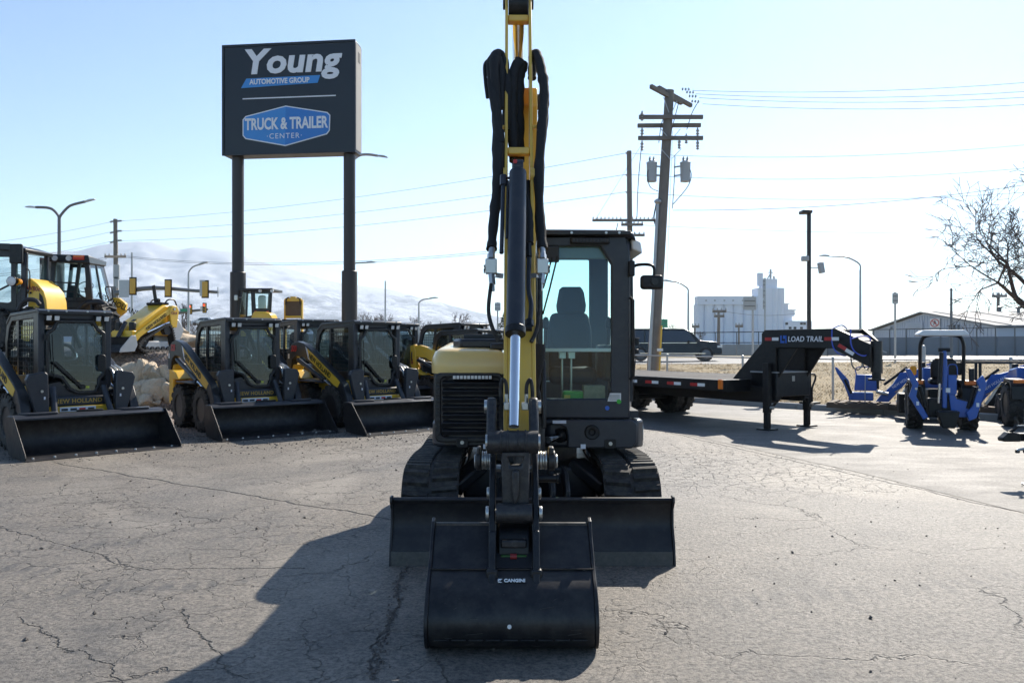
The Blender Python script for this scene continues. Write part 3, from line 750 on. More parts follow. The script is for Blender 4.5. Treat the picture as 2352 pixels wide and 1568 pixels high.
# door side: leans out a little towards the rear, so that its edge shows from the front
def door_pt(y): return 1.0+(y-7.03)*.155
dv = []
b = MB()
oo = [(7.05,.995),(8.34,.995),(8.34,2.5),(7.05,2.5)]; ii = [(7.10,1.10),(8.22,1.10),(8.22,2.40),(7.10,2.40)]
vs = []
for dx in (0, .035):
    for y, z in oo+ii: vs.append((door_pt(y)-dx, y, z))
fs = []
for i in range(4):
    j = (i+1)%4; fs += [(i,j,4+j,4+i),(8+i,12+i,12+j,8+j),(i,8+i,8+j,j),(4+i,4+j,12+j,12+i)]
b.add(vs, fs); door = b.build('door', M['slate'], EX, .008)
b = MB(); b.add([(door_pt(y)-.012, y, z) for y, z in ii], [(0,1,2,3)]); b.build('door_glass', M['glass'], door)
b = MB(); b.bar((door_pt(7.62)+.005,7.62,1.1),(door_pt(7.62)+.005,7.62,2.4),.03,.05); b.build('door_pillar', M['slate'], door, .005)
b = MB(); b.tube([(1.0,7.0,2.02),(1.02,6.985,2.0),(1.022,6.985,1.36),(1.0,7.0,1.33)], .016, 8); b.build('grab_rail', M['black'], door)
b = MB(); b.bx(1.015,1.085,7.06,7.16,1.545,1.585); b.build('door_handle', M['black'], door, .01)
b = MB(); b.bx(1.02,1.09,7.10,7.24,1.62,1.68); b.tube([(1.055,7.05,1.52),(1.03,7.05,1.2)], .004, 6); b.build('handle_lever', M['black'], door, .01)
b = MB(); b.prism([(1.055,2.50),(1.0,2.53),(.20,2.55),(.20,2.60),(.95,2.595),(1.03,2.57)], 7.0, 8.36, 'y'); roof = b.build('roof', M['slate'], cab, .018)
b = MB(); b.prism([(1.02,2.44),(1.02,2.54),(1.10,2.50),(1.115,2.40)], 7.06, 8.3, 'y'); b.build('roof_edge', M['white'], cab, .015)
b = MB(); b.bx(.19,1.0,6.945,7.03,2.545,2.578); b.build('visor', M['charcoal'], cab, .006)
b = MB(); b.bx(.495,.825,6.96,7.015,2.475,2.525); lb2 = b.build('roof_light_bar', M['charcoal'], cab, .01)
for k in range(11):
    x = .515+.029*k; b = MB(); b.bx(x-.010,x+.010,6.953,6.962,2.488,2.512); b.build('led', M['trim' if k % 2 else 'cast'], lb2, .003)
for x in (.50,.79,.90):
    b = MB(); b.cyl((x,6.945,2.561),(x,6.930,2.561),.011,n=10); b.build('bolt', M['steel'], cab)
b = MB(); b.tube([(.93,7.5,2.59),(.96,7.5,2.72)], .004, 6); b.build('antenna', M['black'], cab)
# panes
b = MB(); b.add([(x, 7.045+(z-1.575)*.05, z) for x, z in [(.262,1.575),(.842,1.575),(.842,2.30),(.745,2.462),(.262,2.462)]], [(0,1,2,3,4)]); b.build('windscreen', M['glass'], cab)
b = MB(); b.add([(x, 7.060, z) for x, z in [(.262,1.165),(.842,1.165),(.842,1.585),(.262,1.585)]], [(0,1,2,3)]); b.build('lower_pane', M['glass'], cab)
b = MB(); b.bx(.262,.842,7.035,7.066,1.562,1.592); b.build('pane_rail', pbr('pane_edge', (.42,.60,.55), .3, var=.05), cab, .003)
b = MB(); b.add([(x, 8.33, z) for x, z in [(.29,1.25),(.775,1.25),(.775,2.47),(.29,2.47)]], [(0,1,2,3)]); b.build('rear_pane', M['glass'], cab)
b = MB(); b.bx(.265,1.0,7.09,8.28,2.505,2.53); b.build('headliner', pbr('headliner', (.16,.17,.165), .9), cab)
b = MB(); b.bx(.262,.84,7.09,7.18,2.36,2.46); b.build('blind_case', pbr('blind_case', (.20,.24,.22), .8), cab, .01)
b = MB(); b.bx(.24,1.08,7.05,8.3,1.0,1.06); b.build('cab_floor', M['trim'], cab)
# interior
def rounded(name, poly, y0, y1, mt, par, bev=.04):
    b = MB(); b.prism(poly, y0, y1, 'y'); return b.build(name, mt, par, bev)
seat = rounded('seat', [(.33,1.35),(.76,1.35),(.75,1.75),(.715,1.92),(.37,1.92),(.335,1.75)], 7.78, 7.92, M['seat'], EX)
rounded('headrest', [(.425,1.90),(.690,1.90),(.698,1.99),(.675,2.14),(.645,2.165),(.475,2.165),(.445,2.14),(.418,1.99)], 7.76, 7.86, M['seat'], seat)
b = MB(); b.bx(.33,.76,7.35,7.85,1.27,1.42); b.build('cushion', M['seat'], seat, .05)
for x0, x1 in ((.265,.325),(.80,.93)):
    b = MB(); b.bx(x0,x1,7.3,7.95,1.3,1.62); b.build('armrest', M['trim'], seat, .03)
for x in (.30,.86):
    b = MB(); b.tube([(x,7.40,1.6),(x,7.36,1.76)], .018, 8); b.lathe([(0,.005),(.02,.03),(.07,.034),(.11,.02),(.12,.004)], (x,7.355,1.75), 'z', 12); b.build('joystick', M['black'], seat)
b = MB(); b.prism([(.88,1.5),(.98,1.5),(.98,1.92),(.93,2.0),(.88,1.92)], 7.25, 7.33, 'y'); b.build('monitor', M['trim'], EX, .015)
for x in (.44,.52):
    b = MB(); b.tube([(x,7.30,1.06),(x,7.26,1.55)], .010, 8); b.bx(x-.03,x+.03,7.2,7.3,1.50,1.56); b.build('travel_lever', M['steel'], EX, .004)
b = MB(); b.bx(.44,.62,7.12,7.3,1.06,1.22); b.build('green_box', M['green'], EX, .015)
b = MB(); b.bx(.615,.80,7.10,7.28,1.06,1.27); b.build('wooden_block', pbr('block', (.30,.25,.17), .9, var=.5, vs=30), EX, .006)
b = MB(); b.bx(.45,.50,7.105,7.118,1.13,1.19); b.build('tag', M['yellow'], EX)
# wiper
b = MB(); b.bx(.262,.40,7.0,7.03,2.32,2.46); b.build('wiper_motor', M['trim'], cab, .01)
for (x0, z0, x1, z1) in ((.34,2.36,.265,2.1),(.385,2.37,.325,2.12),(.325,2.12,.262,1.88)):
    b = MB(); b.bar((x0,7.0,z0),(x1,7.02,z1),.012,.012); b.build('wiper', M['black'], cab)
# stickers on the cab front
for px, py, w_, h_, mt in ((1411,912,.115,.070,'white'),):
    p = P(px, py, 7.01); b = MB(); b.add([(p.x-w_/2,7.014,p.z-h_/2),(p.x+w_/2,7.014,p.z-h_/2),(p.x+w_/2,7.014,p.z+h_/2),(p.x-w_/2+.02,7.014,p.z+h_/2)],[(0,1,2,3)]); pp = b.build('notice', M['white'], cab)
    for k in range(5):
        b = MB(); b.bx(p.x-w_*.38,p.x+w_*.4,7.0112,7.0128,p.z+h_*(.3-.15*k)-.0015,p.z+h_*(.3-.15*k)+.0015); b.build('print_line', M['trim'], pp)
for px, py, r_, mt in ((1422,922,.019,'dotgreen'),(1395,937,.019,'dotblue')):
    p = P(px, py, 7.0); b = MB(); b.cyl((p.x,7.0135,p.z),(p.x,7.009,p.z),r_,n=22); b.build('dot_sticker', M[mt], cab)
# mirror on its arm
b = MB(); b.tube(smooth_pts([(1.0,7.0,2.27),(1.06,6.98,2.295),(1.15,6.95,2.295),(1.19,6.94,2.27),(1.195,6.94,2.2)], 5), .013, 8); mir = b.build('mirror_arm', M['black'], EX)
b = MB(); b.bx(.985,1.035,6.96,7.03,2.20,2.33); b.build('mirror_bracket', M['black'], mir, .008)
b = MB(); b.prism(rrect(1.075,1.265,2.085,2.205,.03,5), 6.90, 6.965, 'y'); mh = b.build('mirror', M['black'], EX, .02)
b = MB(); b.cyl((1.19,6.90,2.15),(1.19,6.885,2.15),.03,n=16); b.build('mirror_pivot', M['charcoal'], mh)
# ---- swing post and boom
b = MB(); b.prism([(-.05,.72),(.27,.72),(.27,1.02),(.20,1.12),(.02,1.12),(-.05,1.02)], 6.72, 7.25, 'y'); sw = b.build('swing_post', M['cast'], EX, .03)
b = MB(); b.cyl((.11,6.80,.60),(.11,6.80,1.08),.10,n=22); b.build('swing_pin', M['cast'], sw)
b = MB(); b.cyl((.30,6.9,.83),(.46,7.1,.86),.032,n=14); b.build('swing_rod', M['chrome'], EX)
b = MB(); b.cyl((.40,7.03,.85),(.62,7.35,.87),.062,n=16); b.build('swing_cylinder', M['black'], EX)
for x in (-.06, .245):
    b = MB(); b.prism([(6.62,.95),(7.0,.95),(7.05,1.25),(6.9,1.5),(6.75,1.5),(6.62,1.2)], x, x+.03, 'x'); b.build('boom_bracket', M['charcoal'], EX, .01)
# boom: banana in the plane x = .10, foot below, tip above and forward
bo = [(6.66,1.05),(6.95,1.0),(7.22,1.9),(7.28,2.45),(6.98,3.10),(6.52,3.62),(6.36,3.60),(6.30,3.45),(6.60,2.95),(6.84,2.35),(6.72,1.75)]
b = MB(); b.prism(bo, .035, .195, 'x'); boom = b.build('boom', M['arm_yellow'], EX, .012)
b = MB(); b.cyl((.06,6.62,1.45),(.06,6.6,2.5),.055,n=16); b.build('boom_cylinder', M['charcoal'], boom)
b = MB(); b.cyl((-.01,6.40,3.50),(.22,6.40,3.50),.06,n=22); b.build('boom_tip_pin', M['cast'], boom)
# arm (dipper): two side plates with cross webs above, a closed box below
AX = .048                                     # arm centre plane
def ad(z): return 5.0+(z-1.13)*(1.35/3.14)    # depth of the arm's front face at height z
def arm_plate(x0, x1):
    pts = [(ad(.86)-.02,.86),(ad(1.2),1.2),(ad(2.75),2.75),(ad(3.2),3.2),(ad(4.45)-.02,4.45),(ad(4.45)+.16,4.45),(ad(3.7)+.30,3.7),(ad(3.0)+.36,3.0),(ad(2.0)+.28,2.0),(ad(1.1)+.17,1.0),(ad(.9)+.14,.86)]
    q = MB(); q.prism(pts, x0, x1, 'x'); return q.build('arm_plate', M['arm_yellow'], EX, .005)
arm = arm_plate(AX-.100, AX-.078)
arm_plate(AX+.078, AX+.100)
b = MB(); b.prism([(ad(1.0)+.008,1.0),(ad(2.62)+.008,2.62),(ad(2.62)+.25,2.62),(ad(1.0)+.15,1.0)], AX-.078, AX+.078, 'x'); b.build('arm_box', M['arm_yellow'], arm, .004)
for z, h_ in ((2.99,.05),(4.11,.05)):
    b = MB(); b.prism([(ad(z)+.01,z-h_/2),(ad(z)+.01,z+h_/2),(ad(z)+.10,z+h_/2),(ad(z)+.10,z-h_/2)], AX-.078, AX+.078, 'x'); b.build('cross_web', M['arm_yellow'], arm, .008)
for s in (-1, 1):
    b = MB(); b.cyl((AX+s*.078,ad(2.80)+.03,2.80),(AX+s*.108,ad(2.80)+.03,2.80),.055,n=20); b.build('pin_boss', M['arm_yellow'], arm)
    b = MB(); b.cyl((AX+s*.108,ad(2.80)+.03,2.80),(AX+s*.122,ad(2.80)+.03,2.80),.032,n=16); b.build('pin_cap', M['cast'], arm)
    b = MB(); b.cyl((AX+s*.098,ad(4.27)+.06,4.27),(AX+s*.118,ad(4.27)+.06,4.27),.05,n=16); b.build('pin_cap', M['cast'], arm)
b = MB(); b.cyl((AX-.075,ad(4.24)+.06,4.24),(AX+.075,ad(4.24)+.06,4.24),.115,n=26); b.build('rod_eye', M['black'], arm)
b = MB(); b.cyl((AX,ad(4.2)+.09,4.18),(AX+.01,6.75,3.35),.045,n=20); b.build('arm_cylinder_rod', M['chrome'], EX)
b = MB(); b.cyl((AX+.01,6.70,3.55),(AX+.05,7.2,2.4),.075,n=18); b.build('arm_cylinder', M['charcoal'], EX)
# bucket cylinder in front of the arm
pa, pb = P(1190, 385, 5.62), P(1180, 990, 4.76)
def cl(t): return pa.lerp(pb, t)
b = MB(); b.cyl(cl(.02), cl(.655), .0585, n=28); bc = b.build('bucket_cylinder', M['slate'], EX, .006)
b = MB(); b.cyl(cl(.645), cl(.672), .064, n=28); b.build('gland', M['black'], bc, .006)
b = MB(); b.cyl(cl(.66), cl(.985), .0305, n=24); b.build('piston_rod', M['chrome'], bc)
b = MB(); b.cyl(cl(.0)+Vector((-.035,0,0)), cl(.0)+Vector((.035,0,0)), .055, n=22); b.bx(cl(.01).x-.03,cl(.01).x+.03,cl(.01).y-.05,cl(.01).y+.03,cl(.02).z-.06,cl(.02).z+.03); b.build('cylinder_eye', M['slate'], bc, .006)
b = MB(); b.cyl(cl(0)+Vector((-.02,-.052,.03)), cl(0)+Vector((-.02,-.06,.03)), .014, n=12); b.build('port_plug', M['red'], bc)
t0, t1 = cl(.05)+Vector((-.098,.03,0)), cl(.36)+Vector((-.098,.03,0))
b = MB(); b.tube([cl(.045)+Vector((-.03,.0,0)), cl(.045)+Vector((-.098,.03,.0)), t1], .014, 10); b.cyl(cl(.045)+Vector((-.098,.03,.02)), cl(.075)+Vector((-.098,.03,0)), .024, n=8); b.build('oil_pipe', M['slate'], bc)
b = MB(); b.tube([cl(.055)+Vector((-.068,.03,0)), cl(.30)+Vector((-.066,.03,0))], .009, 8); b.build('oil_pipe', M['slate'], bc)
b = MB(); b.tube(smooth_pts([P(1216,575,5.45), P(1214,660,5.34), P(1220,700,5.28), P(1215,745,5.2), P(1205,752,5.18)], 4), .016, 10); b.build('oil_pipe', M['slate'], bc)
b = MB(); b.cyl(P(1214,560,5.46), P(1215,590,5.42), .022, n=6); b.cyl(P(1216,735,5.22), P(1216,748,5.2), .028, n=6); b.cyl(P(1196,752,5.19), P(1222,752,5.19), .024, n=12); b.build('union', M['black'], bc)
# sleeved hoses
def hose(pts, r, mt='hose', n=10, wob=.0):
    sp = smooth_pts([P(*p) for p in pts], 6); rr = [r*(1+wob*mnoise.noise(Vector((i*.55, r*90, pts[0][0])))) for i in range(len(sp))]
    b = MB(); b.tube(sp, rr, n); return b.build('hose', M[mt], EX)
hose([(1163,300,5.95),(1165,200,6.05),(1155,135,6.15),(1140,125,6.1),(1135,165,6.0),(1143,300,5.85),(1142,420,5.7),(1133,520,5.6),(1129,572,5.5)], .036, wob=.35)
hose([(1150,250,5.95),(1150,160,6.05),(1137,128,6.1),(1125,160,6.05),(1133,230,5.9),(1149,330,5.8)], .028, wob=.35)
hose([(1120,225,6.0),(1115,185,6.05),(1114,150,6.1),(1125,140,6.1),(1128,170,6.0)], .014)
hose([(1150,300,5.85),(1152,420,5.75),(1150,470,5.68)], .030, wob=.3)
hose([(1195,140,6.15),(1180,170,6.12),(1176,230,6.05),(1178,300,5.98),(1183,370,5.92)], .042, wob=.3)
hose([(1200,145,6.18),(1192,180,6.15),(1190,260,6.08),(1190,370,6.0)], .046, wob=.3)
hose([(1222,180,6.15),(1224,135,6.2),(1233,125,6.15),(1243,160,6.05),(1250,210,5.95),(1245,290,5.85),(1238,400,5.72),(1240,500,5.62),(1246,572,5.5)], .036, wob=.35)
hose([(1234,150,6.1),(1243,150,6.1),(1252,200,6.0),(1254,240,5.95),(1248,300,5.88),(1240,360,5.8)], .026, wob=.35)
hose([(1211,420,5.80),(1213,470,5.65),(1216,520,5.55),(1216,560,5.48)], .027, wob=.3)
hose([(1240,790,5.9),(1236,840,5.9),(1228,880,5.95),(1234,930,6.1)], .040, wob=.3)
hose([(1128,652,5.35),(1122,710,5.3),(1130,750,5.25),(1146,785,5.25)], .013, 'rubber')
hose([(1239,640,5.35),(1239,700,5.3),(1233,755,5.25),(1220,785,5.2)], .013, 'rubber')
hose([(1153,930,4.98),(1150,900,4.97),(1153,872,4.97),(1162,880,4.97),(1165,915,4.96)], .012, 'rubber')
hose([(1209,915,4.96),(1210,885,4.97),(1218,872,4.97),(1223,900,4.98),(1222,960,4.98),(1219,1000,4.95)], .012, 'rubber')
hose([(1152,930,4.98),(1152,980,4.95),(1156,1010,4.9)], .012, 'rubber')
for px, s in ((1128,-1),(1246,1)):
    b = MB(); p = P(px, 612, 5.4); b.box(p, (.075,.07,.098)); v = b.build('valve_block', M['steel'], EX, .006)
    b = MB(); b.cyl(P(px+(2 if s<0 else -1),572,5.48), P(px+(1 if s<0 else 0),585,5.45), .022, n=12); b.cyl(P(px,585,5.45), P(px,596,5.42), .026, n=6); b.cyl(P(px-s*1,630,5.38), P(px-s*3,652,5.36), .024, n=6); b.cyl(P(px-s*3,650,5.36), P(px-s*4,668,5.35), .014, n=10); b.build('fitting', M['steel'], v)
    b = MB(); b.cyl(P(px+s*9,615,5.39), P(px+s*15,617,5.39), .024, n=12); b.cyl(P(px+s*14,622,5.39), P(px+s*17,622,5.39), .015, n=8); b.build('valve_cap', M['cast'], v)
    b = MB(); b.bar(P(px-s*12,632,5.4), P(px-s*26,634,5.42), .03, .03); b.build('bracket', M['galv'], v)
for py in (293,):
    for xa, xb in ((1140,1163),(1222,1246)):
        b = MB(); b.bar(P(xa,py,5.9), P(xb,py,5.93), .05, .022); b.build('hose_clamp', M['arm_yellow'], EX, .004)
for xa, xb in ((1157,1170),(1198,1214)):
    b = MB(); p, q = P(xa,932,4.96), P(xb,932,4.96); b.bx(p.x,q.x,4.92,4.99,p.z-.022,p.z+.022); b.build('manifold', M['steel'], EX, .004)
for px in (1163,1209):
    b = MB(); b.cyl(P(px,905,4.95), P(px,925,4.95), .012, n=6); b.build('fitting', M['steel'], EX)
# ---- links between arm, cylinder and bucket
b = MB(); z0 = PZ(1015,4.76); xa, xb = PX(1120,4.76), PX(1236,4.76)
b.cyl((xa,4.76,z0),(xb,4.76,z0),.066,n=30); lk = b.build('link_pin', M['cast'], EX)
for q_ in (.27, .40, .60, .75):
    b = MB(); x = xa+(xb-xa)*q_; b.lathe([(-.006,.064),(-.004,.071),(.004,.071),(.006,.064)], (x,4.76,z0), 'x', 30); b.build('collar', M['cast'], lk)
for x, s in ((xa,-1),(xb,1)):
    b = MB(); b.cyl((x,4.76,z0),(x+s*.012,4.76,z0),.045,n=20); b.build('pin_cap', M['steel'], lk)
    # guide link up to the arm
    xx = PX(1129 if s < 0 else 1226, 4.85)
    b = MB(); b.prism([(4.70,z0-.03),(4.79,z0-.07),(4.93,z0+.1),(4.985,z0+.19),(4.96,z0+.245),(4.90,z0+.245),(4.84,z0+.16)], xx-.028, xx+.028, 'x'); b.build('guide_link', M['cast'], EX, .016)
    b = MB(); b.cyl((xx+s*.028,4.93,z0+.19),(xx+s*.045,4.93,z0+.19),.04,n=20); b.build('pin_cap', M['steel'], EX)
# H link below the pin
hx0, hx1 = PX(1152,4.74), PX(1216,4.74); hz = PZ(1182,4.66)
hl = MB(); hl.ring([(hx0,z0-.05),(hx0+.004,hz),(hx1-.004,hz),(hx1,z0-.05)], [(hx0+.035,z0-.075),(hx0+.045,z0-.125),(hx1-.045,z0-.125),(hx1-.035,z0-.075)], 4.69, 4.78, 'y')
hlink = hl.build('h_link', M['cast'], EX, .014)
b = MB(); b.prism([(hx0+.06,z0-.15),(hx0+.09,z0-.145),(hx0+.10,z0-.16),(hx0+.10,z0-.30),(hx0+.08,z0-.345),(hx0+.06,z0-.30)], 4.655, 4.70, 'y'); b.build('rib', M['cast'], hlink, .01)
b = MB(); b.cyl((PX(1140,4.66),4.66,hz+.01),(PX(1222,4.66),4.66,hz+.01),.055,n=24); b.build('lower_boss', M['cast'], hlink)
# stacked washers and grease heads either side of the arm's foot
za = PZ(1056,5.0)
for s, x0_, x1_ in ((-1, PX(1128,5.0), PX(1090,5.0)), (1, PX(1226,5.0), PX(1280,5.0))):
    L = x1_-x0_
    for k in range(5):
        b = MB(); xk = x0_+L*(.02+.11*k); b.cyl((xk,4.99,za),(xk+L*.095,4.99,za),.056-.003*(k%2),n=24); b.build('washer', M['steel'], EX, .003)
    b = MB(); b.cyl((x0_+L*.58,4.99,za),(x0_+L*.9,4.99,za),.062,n=14); b.bx(*sorted((x0_+L*.62,x0_+L*.84)),4.94,5.04,za+.04,za+.082); b.build('pin_head', M['cast'], EX, .008)
    b = MB(); b.cyl((x0_+L*.9,4.99,za-.005),(x1_,4.99,za-.005),.042,n=14); b.build('end_cap', M['steel'], EX, .006)
b = MB(); b.cyl((PX(1226,4.95),4.95,PZ(1098,4.95)),(PX(1278,4.95),4.95,PZ(1098,4.95)),.024,n=16); b.cyl((PX(1279,4.95),4.95,PZ(1098,4.95)),(PX(1283,4.95),4.95,PZ(1098,4.95)),.03,n=12); b.build('coupler_pin', M['black'], EX)
# ---- quick coupler: two tall plates
for s, px in ((-1, 1131), (1, 1230)):
    x = PX(px, 4.72); pl = [(4.98,PZ(1033,4.98)),(5.05,PZ(1060,5.05)),(4.98,PZ(1100,4.95)),(4.82,.66),(4.80,.52),(4.76,.42),(4.60,.40),(4.56,.52),(4.60,.62),(4.70,.82),(4.88,PZ(1036,4.9))]
    b = MB(); b.prism(pl, x-.017, x+.017, 'x'); cp = b.build('coupler_plate', M['black'], EX, .006)
    for yy, zz, rr in ((4.66,hz+.01,.04),(4.86,.76,.035),(4.68,.47,.036)):
        b = MB(); b.cyl((x+s*.017,yy,zz),(x+s*.036,yy,zz),rr,n=18); b.build('pin_cap', M['steel'], cp, .004)
    for yy, zz in ((4.80,.66),(4.90,.90)):
        b = MB(); b.cyl((x-s*.017,yy,zz),(x-s*.045,yy,zz),.022,n=8); b.build('bolt', M['steel'], cp)
b = MB(); b.prism([(4.62,.40),(4.62,.50),(4.66,.58),(4.74,.63),(4.84,.63),(4.84,.40)], PX(1143,4.7), PX(1218,4.7), 'x'); b.build('coupler_body', M['black'], EX, .012)
b = MB(); b.prism([(4.60,.50),(4.60,.545),(4.70,.545),(4.70,.50)], PX(1150,4.65), PX(1210,4.65), 'x'); b.build('latch_bar', M['cast'], EX, .01)
b = MB(); b.bx(PX(1150,4.6),PX(1210,4.6),4.605,4.63,.437,.462); b.build('wedge', M['darkgreen'], EX, .006)
b = MB(); b.bx(PX(1156,4.6),PX(1204,4.6),4.595,4.63,.395,.425); b.build('wedge_plate', M['steel'], EX, .006)
b = MB(); b.cyl((PX(1172,4.6),4.605,.455),(PX(1187,4.6),4.605,.455),.016,n=12); b.build('lock_pin', M['darkred'], EX)
# ---- digging bucket seen from behind
bx0, bx1 = PX(986, 4.62), PX(1364, 4.62)
pf = [(4.77,.595),(4.66,.50),(4.55,.405),(4.44,.335),(4.365,.26),(4.33,.18),(4.335,.10),(4.375,.035),(4.45,.006)]
sp = [tuple(p.to_2d()) for p in smooth_pts([Vector(p).to_3d() for p in pf], 4)]
b = MB(); b.strip(sp, bx0+.02, bx1-.02, .016, 'x'); bk = b.build('bucket', M['bucket'], EX, .003)
fl = MB(); fl.bx(bx0+.02, bx1-.02, 4.44, 5.05, .004, .024); fl.build('bucket_floor', M['bucket'], bk, .004)
b = MB(); b.bx(bx0+.02, bx1-.02, 4.765, 4.79, .585, .607); b.build('bucket_lip', M['worn'], bk, .005)
sidep = [(4.80,.632),(4.75,.618)]+[(y-.012, z) for y, z in sp[2:]]+[(5.02,.0),(5.06,.03),(4.92,.40),(4.83,.60)]
for x in (bx0, bx1-.02):
    b = MB(); b.prism(sidep, x, x+.02, 'x'); b.build('side_plate', M['bucket'], bk, .004)
b = MB(); b.bx(bx0+.01, bx1-.01, 4.532, 4.548, .400, .406); b.build('weld_seam', M['bucket'], bk)
def bk_y(z):
    for (y0, z0_), (y1, z1_) in zip(sp, sp[1:]):
        if z1_ <= z <= z0_: return y0+(y1-y0)*(z0_-z)/(z0_-z1_+1e-9)
    return 4.4
for k in range(9):
    x = bx0+.05+(bx1-bx0-.1)*k/9
    b = MB(); b.box((x+.04, bk_y(.085)-.004, .085), (.075, .012, .008)); b.build('weld_bead', M['bucket'], bk, .003)
rsx = random.Random(5)
for k in range(16):
    z = rsx.uniform(.05,.36); x = rsx.uniform(bx0+.06, bx1-.12); b = MB(); L_ = rsx.uniform(.02,.09)
    b.bar((x, bk_y(z)-.0012, z), (x+L_, bk_y(z+.01)-.0012, z+rsx.uniform(-.012,.012)), .0016, .0016); b.build('scratch', M['worn'], bk)
for px in (1131, 1231):
    x = PX(px, 4.6); b = MB(); b.prism([(4.50,.345),(4.44,.325),(4.50,.40),(4.58,.60),(4.68,.62),(4.74,.56),(4.62,.46)], x-.02, x+.02, 'x'); b.build('hanger', M['bucket'], bk, .008)
    b = MB(); b.prism([(x-.034,.38),(x-.024,.345),(x+.024,.345),(x+.034,.38),(x+.03,.41),(x-.03,.41)], bk_y(.375)-.012, bk_y(.375)+.06, 'y'); b.build('pad', M['bucket'], bk, .01)
# white disc painted as sunlit ground seen through the drain hole; maker's name
p = P(1170, 1438, 4.33); b = MB(); b.cyl((p.x, bk_y(p.z)-.004, p.z), (p.x, bk_y(p.z)+.01, p.z), .011, n=16); b.build('drain_hole_light', M['white'], bk)
zc = PZ(1341, 4.42); yc = bk_y(zc); up_ = Vector((0, bk_y(zc+.02)-bk_y(zc-.02), .04)).normalized()
nrm = Vector((1,0,0)).cross(up_)
text('CANGINI', .030, M['white'], bk, Vector((PX(1182,yc), yc, zc))+nrm*.008, (1,0,0), up_, bold=.0012, sx=.92)
b = MB(); x = PX(1149, yc)
for tri in ([(-.013,-.013),(.012,-.013),(-.004,-.004)], [(-.013,.013),(.013,.013),(-.002,.0)], [(-.013,.011),(-.006,.002),(-.013,-.011)]):
    vs = [Vector((x+u, yc, zc))+nrm*.008+up_*v - Vector((0,0,0)) for u, v in tri]; b.add(vs, [(0,1,2)])
b.build('emblem', M['white'], bk)
setorg((0,0,0))
# ================================================================ SKID STEERS
def make_tyre(r, wd, rim_r, lugs=16, bite=.028, bar=False):
    """tyre lying along x, centred on the origin"""
    h = wd/2
    b = MB(); b.lathe([(-h*.80,rim_r),(-h*.95,rim_r+.02),(-h,r*.80),(-h*.88,r*.95),(-h*.6,r-bite),(h*.6,r-bite),(h*.88,r*.95),(h,r*.80),(h*.95,rim_r+.02),(h*.80,rim_r)], (0,0,0), 'x', 36)
    for k in range(lugs):
        for s in (-1, 1):
            a = 2*math.pi*(k+(.5 if s > 0 else 0))/lugs
            nrm = Vector((0, math.cos(a), math.sin(a))); t = Vector((0, -math.sin(a), math.cos(a)))
            sk = .35 if not bar else .9
            ax = (Vector((s, 0, 0))+t*sk*.6).normalized(); t2 = nrm.cross(ax)
            w_ = h*.98; tw = 2*math.pi*r/lugs*(.34 if not bar else .22)
            c = Vector((s*h*.50, 0, 0))+nrm*(r-bite*.6)
            b.box(c, (w_, tw, bite*1.5), Matrix((ax, t2, nrm)).transposed())
            b.box(Vector((s*h*.95, 0, 0))+nrm*(r*.90)+t*(s*.0), (h*.16, tw, r*.13), Matrix((Vector((1,0,0)), t, nrm)).transposed())
    return b
def make_rim(rr, wd, mt, bolts=8):
    h = wd/2; b = MB()
    b.lathe([(-h*.82,rr+.005),(-h*.70,rr*.92),(-h*.35,rr*.80),(-h*.30,rr*.55),(-h*.42,rr*.5),(-h*.42,rr*.22),(h*.42,rr*.22),(h*.35,rr*.80),(h*.82,rr+.005)], (0,0,0), 'x', 28)
    for k in range(bolts):
        a = 2*math.pi*k/bolts
        for s in (-1, 1):
            b.cyl((s*h*.28, rr*.42*math.cos(a), rr*.42*math.sin(a)), (s*h*.52, rr*.42*math.cos(a), rr*.42*math.sin(a)), rr*.05, n=6)
    return b
TY = {}
def wheel(parent, loc, r=.42, wd=.31, rr=.21, mt='charcoal', lugs=16, bite=.028, bar=False, name='wheel'):
    k = (r, wd, rr, mt, lugs, bar)
    if k not in TY:
        sv = ORG.copy(); setorg((0,0,0))
        TY[k] = (make_tyre(r, wd, rr, lugs, bite, bar).mesh('wheel', M['rubber']), make_rim(rr, wd, M[mt]).mesh('rim', M[mt])); setorg(sv)
    o = link(name, TY[k][0], parent); o.location = loc
    o.rotation_euler.x = random.random()*.3
    link('rim', TY[k][1], o)
    return o

